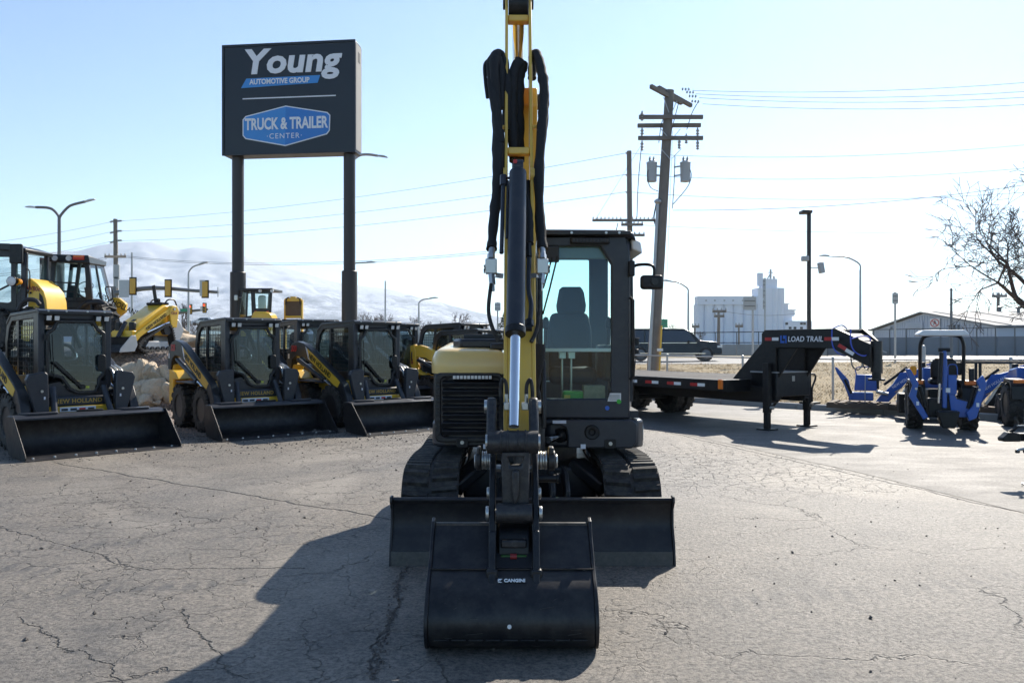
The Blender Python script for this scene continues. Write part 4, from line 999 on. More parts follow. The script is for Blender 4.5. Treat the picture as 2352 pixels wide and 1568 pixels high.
M['decalyellow'] = pbr('decal_yellow', (.50,.31,.05), .5, var=.05)
def mirror(pts): return [(-x, y, z) for x, y, z in pts]
def make_skid(label, num, BW=2.05, yellow_arms=False, detail=True):
    T = empty('skid_steer', (0,0,0), 0, label, 'skid steer', 'skid steers parked in a row')
    arm_m = M['yellow'] if yellow_arms else M['charcoal']
    for x in (-.71, .71):
        for y in (-.55, .62): wheel(T, (x, y, .42))
    b = MB(); b.bx(-.53,.53,-.78,1.28,.26,.92); b.build('chassis', M['yellow'], T, .03)
    b = MB(); b.bx(-.50,.50,.62,1.36,.92,1.20); b.build('engine_cover', M['charcoal'], T, .05)
    for s in (-1, 1):
        b = MB(); b.bx(*sorted((s*.54,s*.80)),1.10,1.36,.42,1.22); b.build('rear_upright', M['yellow'], T, .04)
        b = MB(); b.prism([(.70,.92),(1.1,.92),(1.1,1.1),(.85,1.04)], *sorted((s*.53,s*.84)), 'x'); b.build('fender', M['yellow'], T, .02)
        b = MB(); b.bx(*sorted((s*.53,s*.86)),-.25,.75,.865,.895); b.build('step', M['cast'], T, .008)
    # lift arms
    arm_o = [(1.30,1.10),(1.34,1.32),(1.26,1.52),(1.08,1.64),(.84,1.68),(.58,1.63),(.30,1.52),(-.80,1.00),(-1.00,.88),(-1.14,.66),(-1.24,.34),(-1.10,.30),(-.98,.56),(-.86,.70),(-.60,.84),(.35,1.26),(.62,1.36),(.92,1.38),(1.08,1.30),(1.14,1.10)]
    for s in (-1, 1):
        xo, xi = s*.83, s*.70
        b = MB(); b.prism(arm_o, *sorted((xi, xo)), 'x'); am = b.build('lift_arm', arm_m, T, .012)
        xd = s*.834
        if yellow_arms:
            b = MB(); b.prism([(1.02,.60),(1.22,.72),(1.38,1.0),(1.40,1.35),(1.28,1.62),(1.02,1.70),(.96,1.5),(.98,1.0)], *sorted((s*.84, s*.72)), 'x'); b.build('rear_plate', M['yellow'], T, .012)
        if not yellow_arms:
            b = MB(); b.prism([(.42,1.535),(-.78,.975),(-.90,.905),(-.80,.80),(-.66,.845),(.30,1.29)], *sorted((xd, xd-s*.006)), 'x'); b.build('decal_panel', M['yellow'], am)
            b = MB(); b.prism([(.50,1.575),(.42,1.535),(.30,1.29),(.38,1.33)], *sorted((xd, xd-s*.006)), 'x'); b.build('decal_stripe', M['decal'], am)
        ang = math.atan2(.535, 1.17); dirv = Vector((0, -math.cos(ang), -math.sin(ang)))
        if s < 0:
            text('NEW HOLLAND', .15, M['black'], am, (s*.838, -.10, 1.20), dirv, Vector((0, -math.sin(ang), math.cos(ang))), bold=.004, sx=.86, sp=1.02)
            if num: text(num, .17, M['darkred' if yellow_arms else 'red'], am, (s*(.845 if yellow_arms else .838), 1.17 if yellow_arms else 1.0, 1.25 if yellow_arms else 1.525), (0,-1,0), (0,0,1), bold=.006, sx=.95, shear=.12)
            b = MB(); b.bx(-.836,-.832,1.20,1.26,1.32,1.42); b.build('sticker', M['white'], am)
        # front leg plate, facing forward
        b = MB(); b.prism([(s*.48,1.12),(s*.52,1.16),(s*.73,1.13),(s*.77,1.05),(s*.71,.80),(s*.64,.54),(s*.59,.28),(s*.46,.28)], -1.19, -1.08, 'y'); fl_ = b.build('arm_foot', M['slate'], T, .012)
        for yy, zz in ((-1.205,.88),(-1.205,.42)):
            b = MB(); b.cyl((s*.57,yy+.01,zz),(s*.57,yy-.012,zz),.02,n=10); b.build('bolt', M['steel'], fl_)
        b = MB(); b.bx(*sorted((s*.525,s*.545)),-1.214,-1.202,.76,.80); b.build('sticker', M['decal'], fl_)
        b = MB(); b.tube(smooth_pts([(s*.76,.55,1.42),(s*.78,.1,1.25)],2), .03, 8); b.cyl((s*.765,.95,1.30),(s*.765,-.15,.92),.045,n=14); b.build('lift_cylinder', M['slate'], T)
        b = MB(); b.cyl((s*.765,-.15,.92),(s*.765,-.80,.70),.024,n=12); b.build('lift_rod', M['chrome'], T)
        b = MB(); b.cyl((s*.36,-1.0,.92),(s*.40,-1.22,.50),.045,n=16); b.build('tilt_cylinder', M['slate'], T)
        b = MB(); b.cyl((s*.40,-1.22,.50),(s*.42,-1.34,.28),.024,n=12); b.build('tilt_rod', M['chrome'], T)
        b = MB(); b.tube(smooth_pts([(s*.45,-1.12,.98),(s*.60,-1.12,.96),(s*.67,-1.15,.80)],4), .014, 7); b.build('grab_rail', M['black'], T)
    # hydraulic couplings on the machine's left arm
    for k in range(3):
        x = .50+.07*k; b = MB(); b.tube(smooth_pts([(x,-.70,1.22),(x,-.95,1.16),(x+.01,-1.05,1.05)],3), .022, 8); b.cyl((x+.01,-1.04,1.07),(x+.012,-1.10,.97),.032,n=10); b.build('coupling', M['steel'], T)
    b = MB(); b.bx(.50,.70,-1.14,-.98,.92,1.02); b.build('coupling_block', M['cast'], T, .015)
    # cross tube with lettering
    b = MB(); b.bx(-.44,.44,-1.0,-.80,.635,.775); cm = b.build('cross_member', M['slate'], T, .02)
    text('NEW HOLLAND', .088, M['decalyellow'], cm, (.0,-1.004,.705), (1,0,0), (0,0,1), bold=.0012, sx=1.0, sp=1.08)
    b = MB(); b.bx(-.50,.50,-1.02,-.86,.54,.632); b.build('front_bar', M['yellow'], T, .01)
    b = MB(); b.bx(-.27,.24,-1.026,-1.021,.552,.622); de = b.build('warning_decal', M['decal'], T)
    for k in range(4):
        b = MB(); b.bx(-.25+.125*k,-.16+.125*k,-1.029,-1.0265,.565,.60); b.build('pictogram', M['red' if k == 2 else 'trim'], de)
    b = MB(); b.bx(-.56,.56,-1.05,-.85,.26,.40); b.build('coupler_frame', M['black'], T, .02)
    # cab
    side_o = [(-.86,.95),(.66,.95),(.68,1.60),(.60,1.88),(.42,2.02),(-.86,2.06)]
    side_i = [(-.66,1.10),(.54,1.08),(.56,1.58),(.48,1.80),(.34,1.92),(-.66,1.95)]
    cabf = None
    for s in (-1, 1):
        b = MB(); b.ring(side_o, side_i, *sorted((s*.52, s*.47)), 'x'); f_ = b.build('cab_side', M['charcoal'], T, .012)
        b = MB(); b.bx(*sorted((s*.515,s*.475)),.02,.09,1.09,1.94); b.build('pillar', M['charcoal'], f_)
        g_ = MB()
        for k in range(1, 15):
            y = -.66+1.2*k/15; g_.bx(s*.498-.004,s*.498+.004,y-.004,y+.004,1.09,1.90 if y < .36 else 1.72)
        for k in range(1, 12):
            z = 1.09+.82*k/12; g_.bx(s*.506-.004,s*.506+.004,-.66,.55 if z < 1.7 else .42,z-.004,z+.004)
        g_.build('window_guard', M['black'], f_)
        b = MB(); b.add([(s*.485, y, z) for y, z in side_i], [tuple(range(6))]); b.build('side_pane', M['glass'], f_)
        cabf = f_
    b = MB(); b.prism([(-.94,2.0),(-.94,2.055),(-.86,2.085),(.40,2.045),(.62,1.90),(.58,1.86),(.40,1.99),(-.86,2.035)], -.53, .53, 'x'); rf = b.build('roof', M['charcoal'], T, .012)
    for x in (-.40,-.15,.15,.40):
        b = MB(); b.cyl((x,-.93,2.056),(x,-.95,2.056),.014,n=8); b.build('bolt', M['steel'], rf)
    fo = [(-.52,.92),(.52,.92),(.52,2.04),(-.52,2.04)]
    dp = [(.02,.80),(.30,.80),(.345,.90),(.36,1.02),(.425,1.08),(.425,1.74),(.33,1.80),(.26,1.93),(-.28,1.93),(-.34,1.80),(-.425,1.74),(-.425,1.10),(-.22,1.04),(-.10,.86)]
    di = inset(dp, .05)
    b = MB(); b.ring(dp, di, -.925, -.885, 'y'); dr = b.build('door', M['charcoal'], T, .012)
    b = MB(); b.add([(x,-.905+(z-.8)*.035,z) for x, z in di], [tuple(range(len(di)))]); b.build('door_glass', M['dglass'], dr)
    # front surround of the cab
    b = MB(); b.bx(-.52,-.435,-.885,-.83,.93,2.04); b.bx(.435,.52,-.885,-.83,.93,2.04); b.bx(-.435,.435,-.88,-.83,1.94,2.04); b.build('front_frame', M['slate'], T, .008)
    b = MB(); b.prism([(-.52,.93),(-.21,1.0),(-.12,.86),(-.06,.80),(-.44,.80)], -.87, -.84, 'y'); b.build('lower_panel', M['slate'], T); b = MB(); b.prism([(.52,.93),(.38,1.0),(.36,.90),(.31,.80),(.46,.80)], -.87, -.84, 'y'); b.build('lower_panel', M['slate'], T)
    for x in (-.40,-.29,.30,.42):
        b = MB(); b.box((x,-.93,1.955), (.085,.07,.085), Matrix.Rotation(R(12),3,'X')); lp = b.build('work_lamp', M['black'], T, .01)
        b = MB(); b.box((x,-.968,1.947), (.066,.008,.066), Matrix.Rotation(R(12),3,'X')); b.build('lamp_lens', M['lens'], lp, .008)
    b = MB(); b.bar((-.34,-.935,1.30),(.06,-.94,.90),.03,.02); b.bar((-.30,-.94,1.30),(.07,-.945,.92),.015,.015); b.cyl((.08,-.90,.91),(.08,-.955,.91),.04,n=12); b.bar((-.35,-.935,1.7),(-.32,-.935,1.05),.012,.012); b.build('wiper', M['black'], dr)
    b = MB(); b.prism(rrect(.30,.42,1.14,1.40,.05), -.955,-.925,'y'); b.build('door_latch', M['black'], dr, .01)
    b = MB(); b.bx(.12,.19,-.902,-.896,.80,.92); b.build('sticker', pbr('lime_sticker', (.55,.62,.08), .6), dr)
    for z in (1.12,1.62):
        b = MB(); b.cyl((-.435,-.93,z),(-.435,-.93,z+.09),.02,n=10); b.build('hinge', M['black'], dr)
    # inside
    b = MB(); b.prism([(-.26,1.15),(.26,1.15),(.24,1.72),(.16,1.80),(-.16,1.80),(-.24,1.72)], .30, .44, 'y'); st_ = b.build('seat', M['seat'], T, .05)
    b = MB(); b.bx(-.27,.27,-.2,.4,1.02,1.15); b.build('cushion', M['seat'], st_, .05)
    b = MB(); b.tube(smooth_pts([(-.27,.40,1.55),(-.28,.1,1.5),(-.24,-.12,1.30),(.24,-.12,1.30),(.28,.1,1.5),(.27,.40,1.55)],4), .03, 8); b.build('seat_bar', M['slate'], st_)
    for x in (-.34,.34):
        b = MB(); b.bx(x-.07,x+.07,-.45,.2,1.0,1.22); b.tube([(x,-.40,1.2),(x,-.43,1.40)], .02, 8); b.build('joystick', M['trim'], st_, .02)
    b = MB(); b.bx(-.50,.50,.56,.62,.95,1.35); b.build('rear_panel', M['charcoal'], T)
    b = MB(); b.bx(-.48,.48,-.84,.6,.90,.94); b.build('cab_floor', M['trim'], T)
    b = MB(); b.bx(-.42,.42,-.86,-.80,.68,.93); b.build('footwell', M['slate'], T)
    b = MB(); b.tube(smooth_pts([(-.46,.5,1.97),(-.2,.1,1.96),(.1,-.2,1.9),(.30,-.25,1.5)],5), .04, 8); b.build('air_duct', M['trim'], T)
    # bucket
    h = BW/2
    pf = [(-1.46,.545),(-1.40,.50),(-1.36,.36),(-1.37,.20),(-1.46,.08),(-1.62,.035),(-2.12,.012)]
    sp_ = [tuple(p.to_2d()) for p in smooth_pts([Vector(p).to_3d() for p in pf], 4)]
    b = MB(); b.strip(sp_, -h, h, .016, 'x'); bk = b.build('bucket', M['bucket'], T, .003)
    b = MB(); b.bx(-h,h,-1.50,-1.36,.545,.57); b.prism([(-1.50,.545),(-1.50,.57),(-1.60,.53),(-1.60,.505)], -h, h, 'x'); b.build('top_lip', M['slate'], bk, .004)
    for s in (-1, 1):
        b = MB(); b.prism([(-1.34,.56),(-1.33,.22),(-1.44,.03),(-2.12,.0),(-2.14,.05),(-2.10,.10),(-1.62,.565)], *sorted((s*h, s*(h+.016))), 'x'); b.build('side_plate', M['bucket'], bk, .004)
        b = MB(); b.prism([(s*.40,-1.36),(s*.42,-1.36),(s*.90,-1.36),(s*.92,-1.36),(s*.84,-1.52),(s*.46,-1.52)], .57, .595, 'z'); b.build('step', M['slate'], bk, .006)
    b = MB(); b.bx(-.16,.20,-1.42,-1.36,.57,.60); b.build('stop', M['black'], bk, .006)
    b = MB(); b.prism([(-2.17,.004),(-2.17,.010),(-1.98,.034),(-1.98,.018)], -h-.02, h+.02, 'x'); ce = b.build('cutting_edge', M['blade'], bk, .003)
    for k in range(8):
        x = -h+.10+(BW-.2)*k/7; b = MB(); b.lathe([(.0,.020),(.012,.018),(.017,.008)], (x,-2.06,.026), 'z', 10); b.build('bolt', M['steel'], ce)
    return T
SK = R(29)
def place(o, lip, rz, s=1.0):
    """put the middle of the bucket lip (local y -2.14) at lip"""
    f = Vector((math.sin(rz), -math.cos(rz)))*2.14*s
    o.location = (lip[0]-f.x, lip[1]-f.y, lip[2] if len(lip) > 2 else 0); o.rotation_euler.z = rz; o.scale = (s, s, s)
    return o
s1 = make_skid('charcoal skid steer nearest the camera, beside the pile of boulders', '328', 2.10)
place(s1, (-5.90, 12.1), R(47), 1.03)
s2 = make_skid('charcoal skid steer numbered 328, second from the picture\'s left edge', '328', 2.08)
place(s2, (-3.95, 14.25), R(40), 1.0)
s3 = make_skid('charcoal skid steer numbered 320, beside the big excavator', '320', 1.98)
place(s3, (-1.78, 15.0), R(41), .985)
s4 = make_skid('dark skid steer half hidden between the 328 and the 320 machines', None, 1.9)
place(s4, (-3.95, 18.9, .10), R(35), 1.0)
s5 = make_skid('dark skid steer mostly hidden behind the 320 machine', None, 1.9)
place(s5, (-1.95, 18.6, .05), R(36), .98)
s6 = make_skid('yellow armed skid steer numbered 316, behind the excavator\'s hood', '316', 1.7, True)
place(s6, (.42, 18.4, .0), R(50), .93)
s7 = make_skid('farthest dark skid steer, behind the yellow armed one', None, 1.9)
place(s7, (-.05, 20.6, .05), R(48), 1.0)
# ================================================================ SIGN
setorg((0,0,0))
def young_sign():
    d = 26.0; rz = R(-7); L0 = P(505, 358, d+.25)
    T = empty('pylon_sign', (PX(662, d), d, 0), rz, 'tall black dealer sign on two round posts', 'sign')
    W2 = 2.17; z0, z1 = PZ(353, d), PZ(99, d); th = .62
    b = MB(); b.bx(-W2, W2, 0, th, z0, z1); bd = b.build('cabinet', M['signface'], T, .02)
    b = MB(); b.ring([(-W2-.015,z0-.015),(W2+.015,z0-.015),(W2+.015,z1+.015),(-W2-.015,z1+.015)], [(-W2+.06,z0+.06),(W2-.06,z0+.06),(W2-.06,z1-.06),(-W2+.06,z1-.06)], -.03, .01, 'y'); b.build('frame', M['signface'], bd, .006)
    b = MB(); b.bx(W2+.016, W2+.022, .03, th-.03, z0+.08, z1-.08); b.build('side_panel', M['concrete'], bd)
    b = MB(); b.bx(W2+.022, W2+.028, .22, .42, z1-.62, z1-.3); b.build('vent', M['trim'], bd)
    ppm = F/d; y = -.012
    def sx(px): return (px-662.5)/ppm
    def sz(py): return (z0+z1)/2+(226-py)/ppm
    X = Vector((1,0,0)); Z = Vector((0,0,1))
    text('Young', 1.06, M['signwhite'], bd, (sx(669), y, sz(146)+.05), X, Z, bold=.034, shear=.14, sx=1.12, sp=1.02, thick=.01)
    b = MB(); b.add([(sx(549),y,sz(199)),(sx(733),y,sz(193.5)),(sx(739),y,sz(176)),(sx(562),y,sz(177.5))],[(0,1,2,3)]); b.build('blue_band', M['signblue2'], bd)
    text('AUTOMOTIVE GROUP', .225, M['signwhite'], bd, (sx(642), y-.012, sz(186.5)), X, Z, bold=.007, sx=.87, sp=1.0, thick=.004)
    b = MB(); b.bx(sx(553), sx(776), y-.006, y, sz(224)-.018, sz(224)+.018); b.build('rule', M['signwhite'], bd)
    hexo = [(sx(553),sz(272)),(sx(560),sz(264)),(sx(657),sz(243)),(sx(756),sz(261)),(sx(763),sz(268)),(sx(762),sz(303)),(sx(755),sz(312)),(sx(656),sz(336)),(sx(560),sz(317)),(sx(553),sz(309))]
    hexo = [p for p in hexo]
    b = MB(); b.prism(hexo, y-.004, y+.004, 'y'); b.build('badge_rim', M['signwhite'], bd)
    hi = inset(hexo, -.035)
    b = MB(); b.prism(hi, y-.009, y-.005, 'y'); b.build('badge', M['signblue2'], bd)
    cx_ = sx(657)
    rt = [p for p in hi if p[0] > cx_+.05]
    rt = [hi[2], hi[3], hi[4], hi[5], hi[6], hi[7]]
    b = MB(); b.prism(rt, y-.0125, y-.0095, 'y'); b.build('badge_half', M['signblue'], bd)
    text('TRUCK & TRAILER', .50, M['signwhite'], bd, (sx(658), y-.02, sz(285)), X, Z, bold=.016, sx=.66, sp=1.0, thick=.005)
    text('·CENTER·', .235, M['signwhite'], bd, (sx(654), y-.02, sz(313)), X, Z, bold=.0, sx=1.0, sp=1.22, thick=.003)
    for px, pxs in ((535, 0), (796, 1)):
        x = (px-662.5)/ppm+(.06 if pxs else -.06)
        b = MB(); b.cyl((x, th/2, 2.6), (x, th/2, z0-.001), .185, n=28); po = b.build('post', M['postbrown'], T)
        zs_ = PZ(625, d+.3)
        b = MB(); b.cyl((x, th/2, -.1), (x, th/2, zs_), .245, n=28); b.lathe([(0,.245),(.02,.23),(.03,.186)], (x, th/2, zs_), 'z', 28); b.build('sleeve', M['postbrown'], po)
    return T
young_sign()

# ================================================================ POLES, LAMPS, SIGNALS, WIRES
def vpole(name, base, top, r0, r1, mt, parent, n=14):
    b = MB(); b.cyl(base, top, r0, r1, n=n); return b.build(name, mt, parent)
def lamp_head(b, p, d, s=1.0):
    d = Vector(d).normalized(); b.bar(Vector(p)-d*.05*s, Vector(p)+d*.62*s, .26*s, .09*s)
def insulator(p, par, s=1.0, mt='porcelain'):
    b = MB(); b.lathe([(0,.03*s),(.05*s,.07*s),(.08*s,.04*s),(.12*s,.065*s),(.16*s,.03*s),(.2*s,.02*s)], p, 'z', 10); return b.build('insulator', M[mt], par)
# big leaning utility pole with two transformers
def main_pole():
    d = 28.0; base = P(1497, 872, d); top = P(1538, 208, d); base.z = .1
    T = empty('utility_pole', base, 0, 'leaning wooden utility pole with two grey transformers behind the trailer', 'utility pole'); setorg(base)
    po = vpole('pole', base, top, .205, .15, M['wood'], T, 18)
    ax = (top-base).normalized()
    def at(py): return P(1538+(py-208)*(1497-1538)/(872-208), py, d)
    def arm(pa, pb, da=0, db=0, w_=.11, dy=-.16):
        a = P(*pa, d+da)+Vector((0,dy,0)); q = P(*pb, d+db)+Vector((0,dy,0))
        b = MB(); b.bar(a, q, w_, .13); return b.build('cross_arm', M['wood'], T, .006)
    arm((1493,202),(1563,240),-.6,.6); arm((1514,198),(1590,240),-.4,.8,dy=.16)
    arm((1466,272),(1612,272)); arm((1466,286),(1612,285),dy=.16); arm((1464,320),(1612,320))
    for (a, q) in (((1516,300),(1536,324)),((1560,300),(1540,324)),((1516,345),(1536,368)),((1562,345),(1540,368)),((1522,228),(1534,262)),((1552,236),(1541,262))):
        b = MB(); b.bar(P(*a,d)+Vector((0,-.19,0)), P(*q,d)+Vector((0,-.19,0)), .05, .02); b.build('brace', M['galv'], T)
    for px, py in ((1473,262),(1473,300),(1473,330),(1600,300),(1600,328),(1558,326),(1574,314)):
        p = P(px, py+8, d)+Vector((0,-.16,0)); b = MB(); b.lathe([(-.16,.02),(-.12,.06),(-.08,.03),(-.03,.065),(.02,.03),(.07,.065),(.12,.03),(.18,.02)], p, 'z', 10); b.build('insulator', M['porcelain'], T)
    for px, py in ((1590,205),(1600,212),(1606,221),(1612,233)):
        for k in range(3):
            p = P(px-22+k*7, py+.3*k, d+.3); b = MB(); b.lathe([(-.03,.02),(0,.06),(.03,.02)], p, 'x', 10); b.build('insulator', M['porcelain'], T)
    for px, s in ((1497,-1),(1574,1)):
        p = P(px, 418, d); b = MB()
        b.lathe([(0,.10),(.01,.165),(.60,.175),(.63,.185),(.66,.18),(.70,.10),(.71,.03)], p, 'z', 22); tk = b.build('transformer', M['porcelain'], T)
        for dx in (-.06,.07): insulator(p+Vector((dx,0,.70)), tk, .8)
        for py in (382, 402):
            b = MB(); b.bar(P(px-s*10,py,d), P(px-s*26,py+2,d), .05, .05); b.build('hanger', M['galv'], tk)
    # conduit and yellow guard up the side
    c0, c1 = P(1489,866,d)+Vector((-.02,-.16,0)), P(1513,470,d)+Vector((-.05,-.12,0)); c0.z = .1
    b = MB(); b.tube([c0, c1], .055, 10); b.lathe([(0,.06),(.06,.13),(.12,.12),(.17,.05),(.18,.01)], c1, 'z', 12); b.build('conduit', M['galv'], T)
    b = MB(); b.bar(P(1509,868,d)+Vector((0,-.24,-.5)), P(1517,748,d)+Vector((.0,-.22,0)), .05, .05); b.build('guy_guard', M['yellow'], T)
    b = MB(); b.tube(smooth_pts([c1+Vector((-.05,0,.05)), P(1506,476,d), P(1502,500,d), P(1508,520,d), P(1520,516,d)],5), .025, 6); b.build('drip_loop', M['wire'], T)
    b = MB(); b.bar(P(1513,800,d)+Vector((0,-.25,0)),P(1513,806,d)+Vector((0,-.25,0)),.2,.02); b.build('tag', M['white'], T)
    # droppers
    for pts in (((1473,330),(1465,420),(1462,500)),((1549,360),(1547,420),(1543,480)),((1558,236),(1535,330),(1530,400)),((1496,380),(1486,400),(1492,430),(1510,440)),((1574,376),(1586,400),(1578,430),(1545,470)),((1601,238),(1588,262),(1576,300)),((1540,250),(1520,280),(1512,330))):
        b = MB(); b.tube(smooth_pts([P(x,y,d)+Vector((0,-.1,0)) for x, y in pts],5), .014, 5); b.build('dropper', M['wire'], T)
    setorg((0,0,0)); return T
main_pole()
def simple_pole(label, px, ytop, ybase, d, r, arms=(), mt='wood', stubs=(), zb=0.0, boxes=()):
    base = P(px[1], 784, d); base.z = zb; top = P(px[0], ytop, d)
    T = empty('utility_pole', base, 0, label, 'utility pole'); setorg(base)
    vpole('pole', base, top, r, r*.75, M[mt], T, 12)
    for (xa, xb, py, dd) in arms:
        b = MB(); b.bar(P(xa,py,d-dd)+Vector((0,-r,0)), P(xb,py,d+dd)+Vector((0,-r,0)), .012*d/4, .012*d/4); am = b.build('cross_arm', M[mt], T)
        n = max(2, int(abs(xb-xa)/9))
        for k in range(n+1):
            if n > 3 and k == n//2: continue
            insulator(P(xa+(xb-xa)*k/n, py-1, d-dd+2*dd*k/n)+Vector((0,-r,0)), am, d/55)
    for (x1, x2, py, up) in stubs:
        b = MB(); b.bar(P(x1,py,d), P(x2,py+up,d), .02*d/10, .02*d/10); b.build('stand_off', M['porcelain'], T)
    for (x, y, w_, h_) in boxes:
        p = P(x, y, d)+Vector((0,-r,0)); b = MB(); b.bx(p.x-w_/2,p.x+w_/2,p.y-.2,p.y,p.z-h_/2,p.z+h_/2); b.build('pole_box', M['porcelain'], T, .02)
    setorg((0,0,0)); return T
simple_pole('tall wooden power pole rising above the traffic signals', (265,268), 503, 800, 70, .22, arms=((245,290,590,1.0),), stubs=((266,280,508,-1),(266,280,531,-1),(266,280,553,-1),(253,266,510,-3),(253,266,535,-3),(253,266,557,-3)), boxes=((272,625,.5,1.2),(272,650,.35,1.0)))
simple_pole('slimmer power pole standing behind the leaning pole and the cab', (1445,1449), 347, 800, 44, .17, arms=((1362,1506,507,2.0),(1428,1474,517,.6),(1425,1478,541,.4),), stubs=((1445,1437,352,0),(1445,1437,402,0),(1445,1437,441,1)), zb=.6)
simple_pole('small far power pole with two crossarms in front of the silos', (1651,1650), 713, 790, 170, .35, arms=((1637,1666,715,.5),(1641,1661,726,.5)), zb=.4)
simple_pole('thin far power pole at the silos\' left foot', (1596,1596), 748, 790, 230, .3, arms=((1590,1604,750,.5),), zb=.2)
simple_pole('thin far power pole before the middle of the silos', (1697,1697), 747, 790, 230, .3, arms=((1690,1704,749,.5),), zb=.2)
simple_pole('power pole behind the grey warehouse roof at far right', (2293,2291), 672, 780, 75, .17, arms=((2278,2308,680,.6),), zb=.6)

def wire(p, q, sag, r=.012, label='thin dark overhead wire crossing the sky', grp='overhead wires'):
    p = Vector(p); q = Vector(q); pts = []
    for i in range(17):
        t = i/16; pts.append(p.lerp(q, t)-Vector((0,0,4*sag*t*(1-t))))
    b = MB(); b.tube(pts, r*.55, 4, False)
    return tag(b.build('overhead_wire', M['wire']), label, 'wire', grp)
for k, (ya, yb, d0) in enumerate(((205,180,28.6),(213,203,28.4),(222,217,28.2),(236,234,28.0))):
    wire(P(1590+k*8, ya+3, d0), P(2500, yb-3, 26), .22, .013, ['topmost','second','third','lowest'][k]+' of four wires running right from the leaning pole\'s top', 'wires from the leaning pole')
wire(P(1545, 483, 28), P(2500, 400, 30), .35, .017, 'thick overhead cable running right from the middle of the leaning pole')
for ya, yb in ((352,330),(401,385),(441,425)):
    wire(P(1437, ya, 44), P(266, {352:508,401:531,441:553}[ya], 70), .55, .022, {352:'upper',401:'middle',441:'lower'}[ya]+' long wire from the slim pole to the pole by the signals', 'wires to the pole by the signals')
    wire(P(1445, ya, 44), P(2500, {352:318,401:372,441:430}[ya], 40), .5, .018, {352:'upper',401:'middle',441:'lower'}[ya]+' faint wire running right from the slim pole', 'wires right of the slim pole')
for ya in (508,531,553):
    wire(P(253, ya+2, 70), P(-200, ya+66, 58), .3, .022, {508:'upper',531:'middle',553:'lower'}[ya]+' wire running left from the pole by the signals', 'wires left of the pole by the signals')
for k in range(2):
    wire(P(288, 588+3*k, 70), P(1430, 541+5*k, 44), 1.0, .024, ['upper','lower'][k]+' of two close wires between the crossarm poles', 'low wires between poles')
    wire(P(246, 590+4*k, 70), P(-200, 640+6*k, 60), .4, .024, ['upper','lower'][k]+' of two low wires leaving the frame at left', 'low wires at left')
wire(P(1474, 517, 44), P(2500, 534, 40), .2, .016, 'lower faint overhead wire above the warehouse'); 
wire(P(1665, 715, 170), P(1830, 720, 175), .6, .05, 'hair thin wire in front of the silos')
wire(P(1470, 338, 44.2), P(1366, 507, 43), .0, .016, 'guy wire slanting down left of the slim pole')
wire(P(1545, 300, 28), P(1532, 640, 28), .0, .010, 'slack service wire hanging beside the leaning pole')

# street lamps
def street_lamp(label, px, ytop, d, zb, arms, r=.09, mt='galv', ybend=None, grp=None):
    base = Vector((PX(px, d), d, zb)); T = empty('street_lamp', base, 0, label, 'street lamp', grp); setorg(base)
    zt = PZ(ytop, d); vpole('pole', base, Vector((base.x, d, zt)), r, r*.7, M[mt], T, 10)
    for pts in arms:
        w_ = smooth_pts([P(x, y, d) for x, y in pts], 5); b = MB(); b.tube(w_, r*.6, 8); am = b.build('lamp_arm', M[mt], T)
        e = w_[-1]; dd = (w_[-1]-w_[-3]).normalized(); s = d/62
        b = MB(); b.prism([(-.05,-.05),(.1,.07),(.45,.09),(.75,.02),(.75,-.03)], -.13, .13, 'y')
        R3 = Matrix((Vector((dd.x,0,dd.z)), Vector((0,1,0)), Vector((-dd.z,0,dd.x)) if dd.x > 0 else Vector((dd.z,0,-dd.x)))).transposed()
        b.v = [e+R3 @ (v*s*1.0) for v in b.v]; b.build('lamp_head', M['galv'], am, .01)
    setorg((0,0,0)); return T
street_lamp('double armed street lamp above the backhoe\'s cab', 136, 500, 52, 0, (((136,502),(133,494),(122,482),(108,477),(82,476)), ((136,502),(140,494),(152,480),(165,471),(196,463))), .14, 'mast')
street_lamp('single armed street lamp in front of the snowy mountain', 433, 630, 70, .3, (((433,634),(434,624),(443,613),(456,608)),), .11)
street_lamp('curved street lamp peeping out behind the dealer sign\'s right edge', 800, 400, 33, 0, (((800,400),(806,375),(824,358),(845,355),(868,358)),), .09)
street_lamp('thin street lamp right of the dealer sign\'s right post', 800, 620, 66, .2, (((800,620),(806,607),(820,604),(840,603)),), .10)
street_lamp('plain thin street lamp standing above the far bare trees', 885, 645, 80, .3, (), .10)
street_lamp('single armed far street lamp left of the excavator\'s boom', 962, 700, 95, .3, (((962,702),(963,694),(972,688),(984,686)),), .13)
street_lamp('single armed street lamp between the leaning pole and the silos', 1581, 672, 74, .7, (((1581,674),(1580,664),(1570,655),(1556,648),(1542,646)),), .12)
street_lamp('tall single armed street lamp above the trailer\'s gooseneck', 1976, 620, 58, .7, (((1976,622),(1975,608),(1960,597),(1940,590),(1905,588)),), .10)
street_lamp('thin lamp post standing behind the backhoe and signals', 303, 580, 75, .3, (), .12)
street_lamp('short ornamental lamp post in front of the warehouse', 2185, 662, 48, .7, (), .09, 'mast')

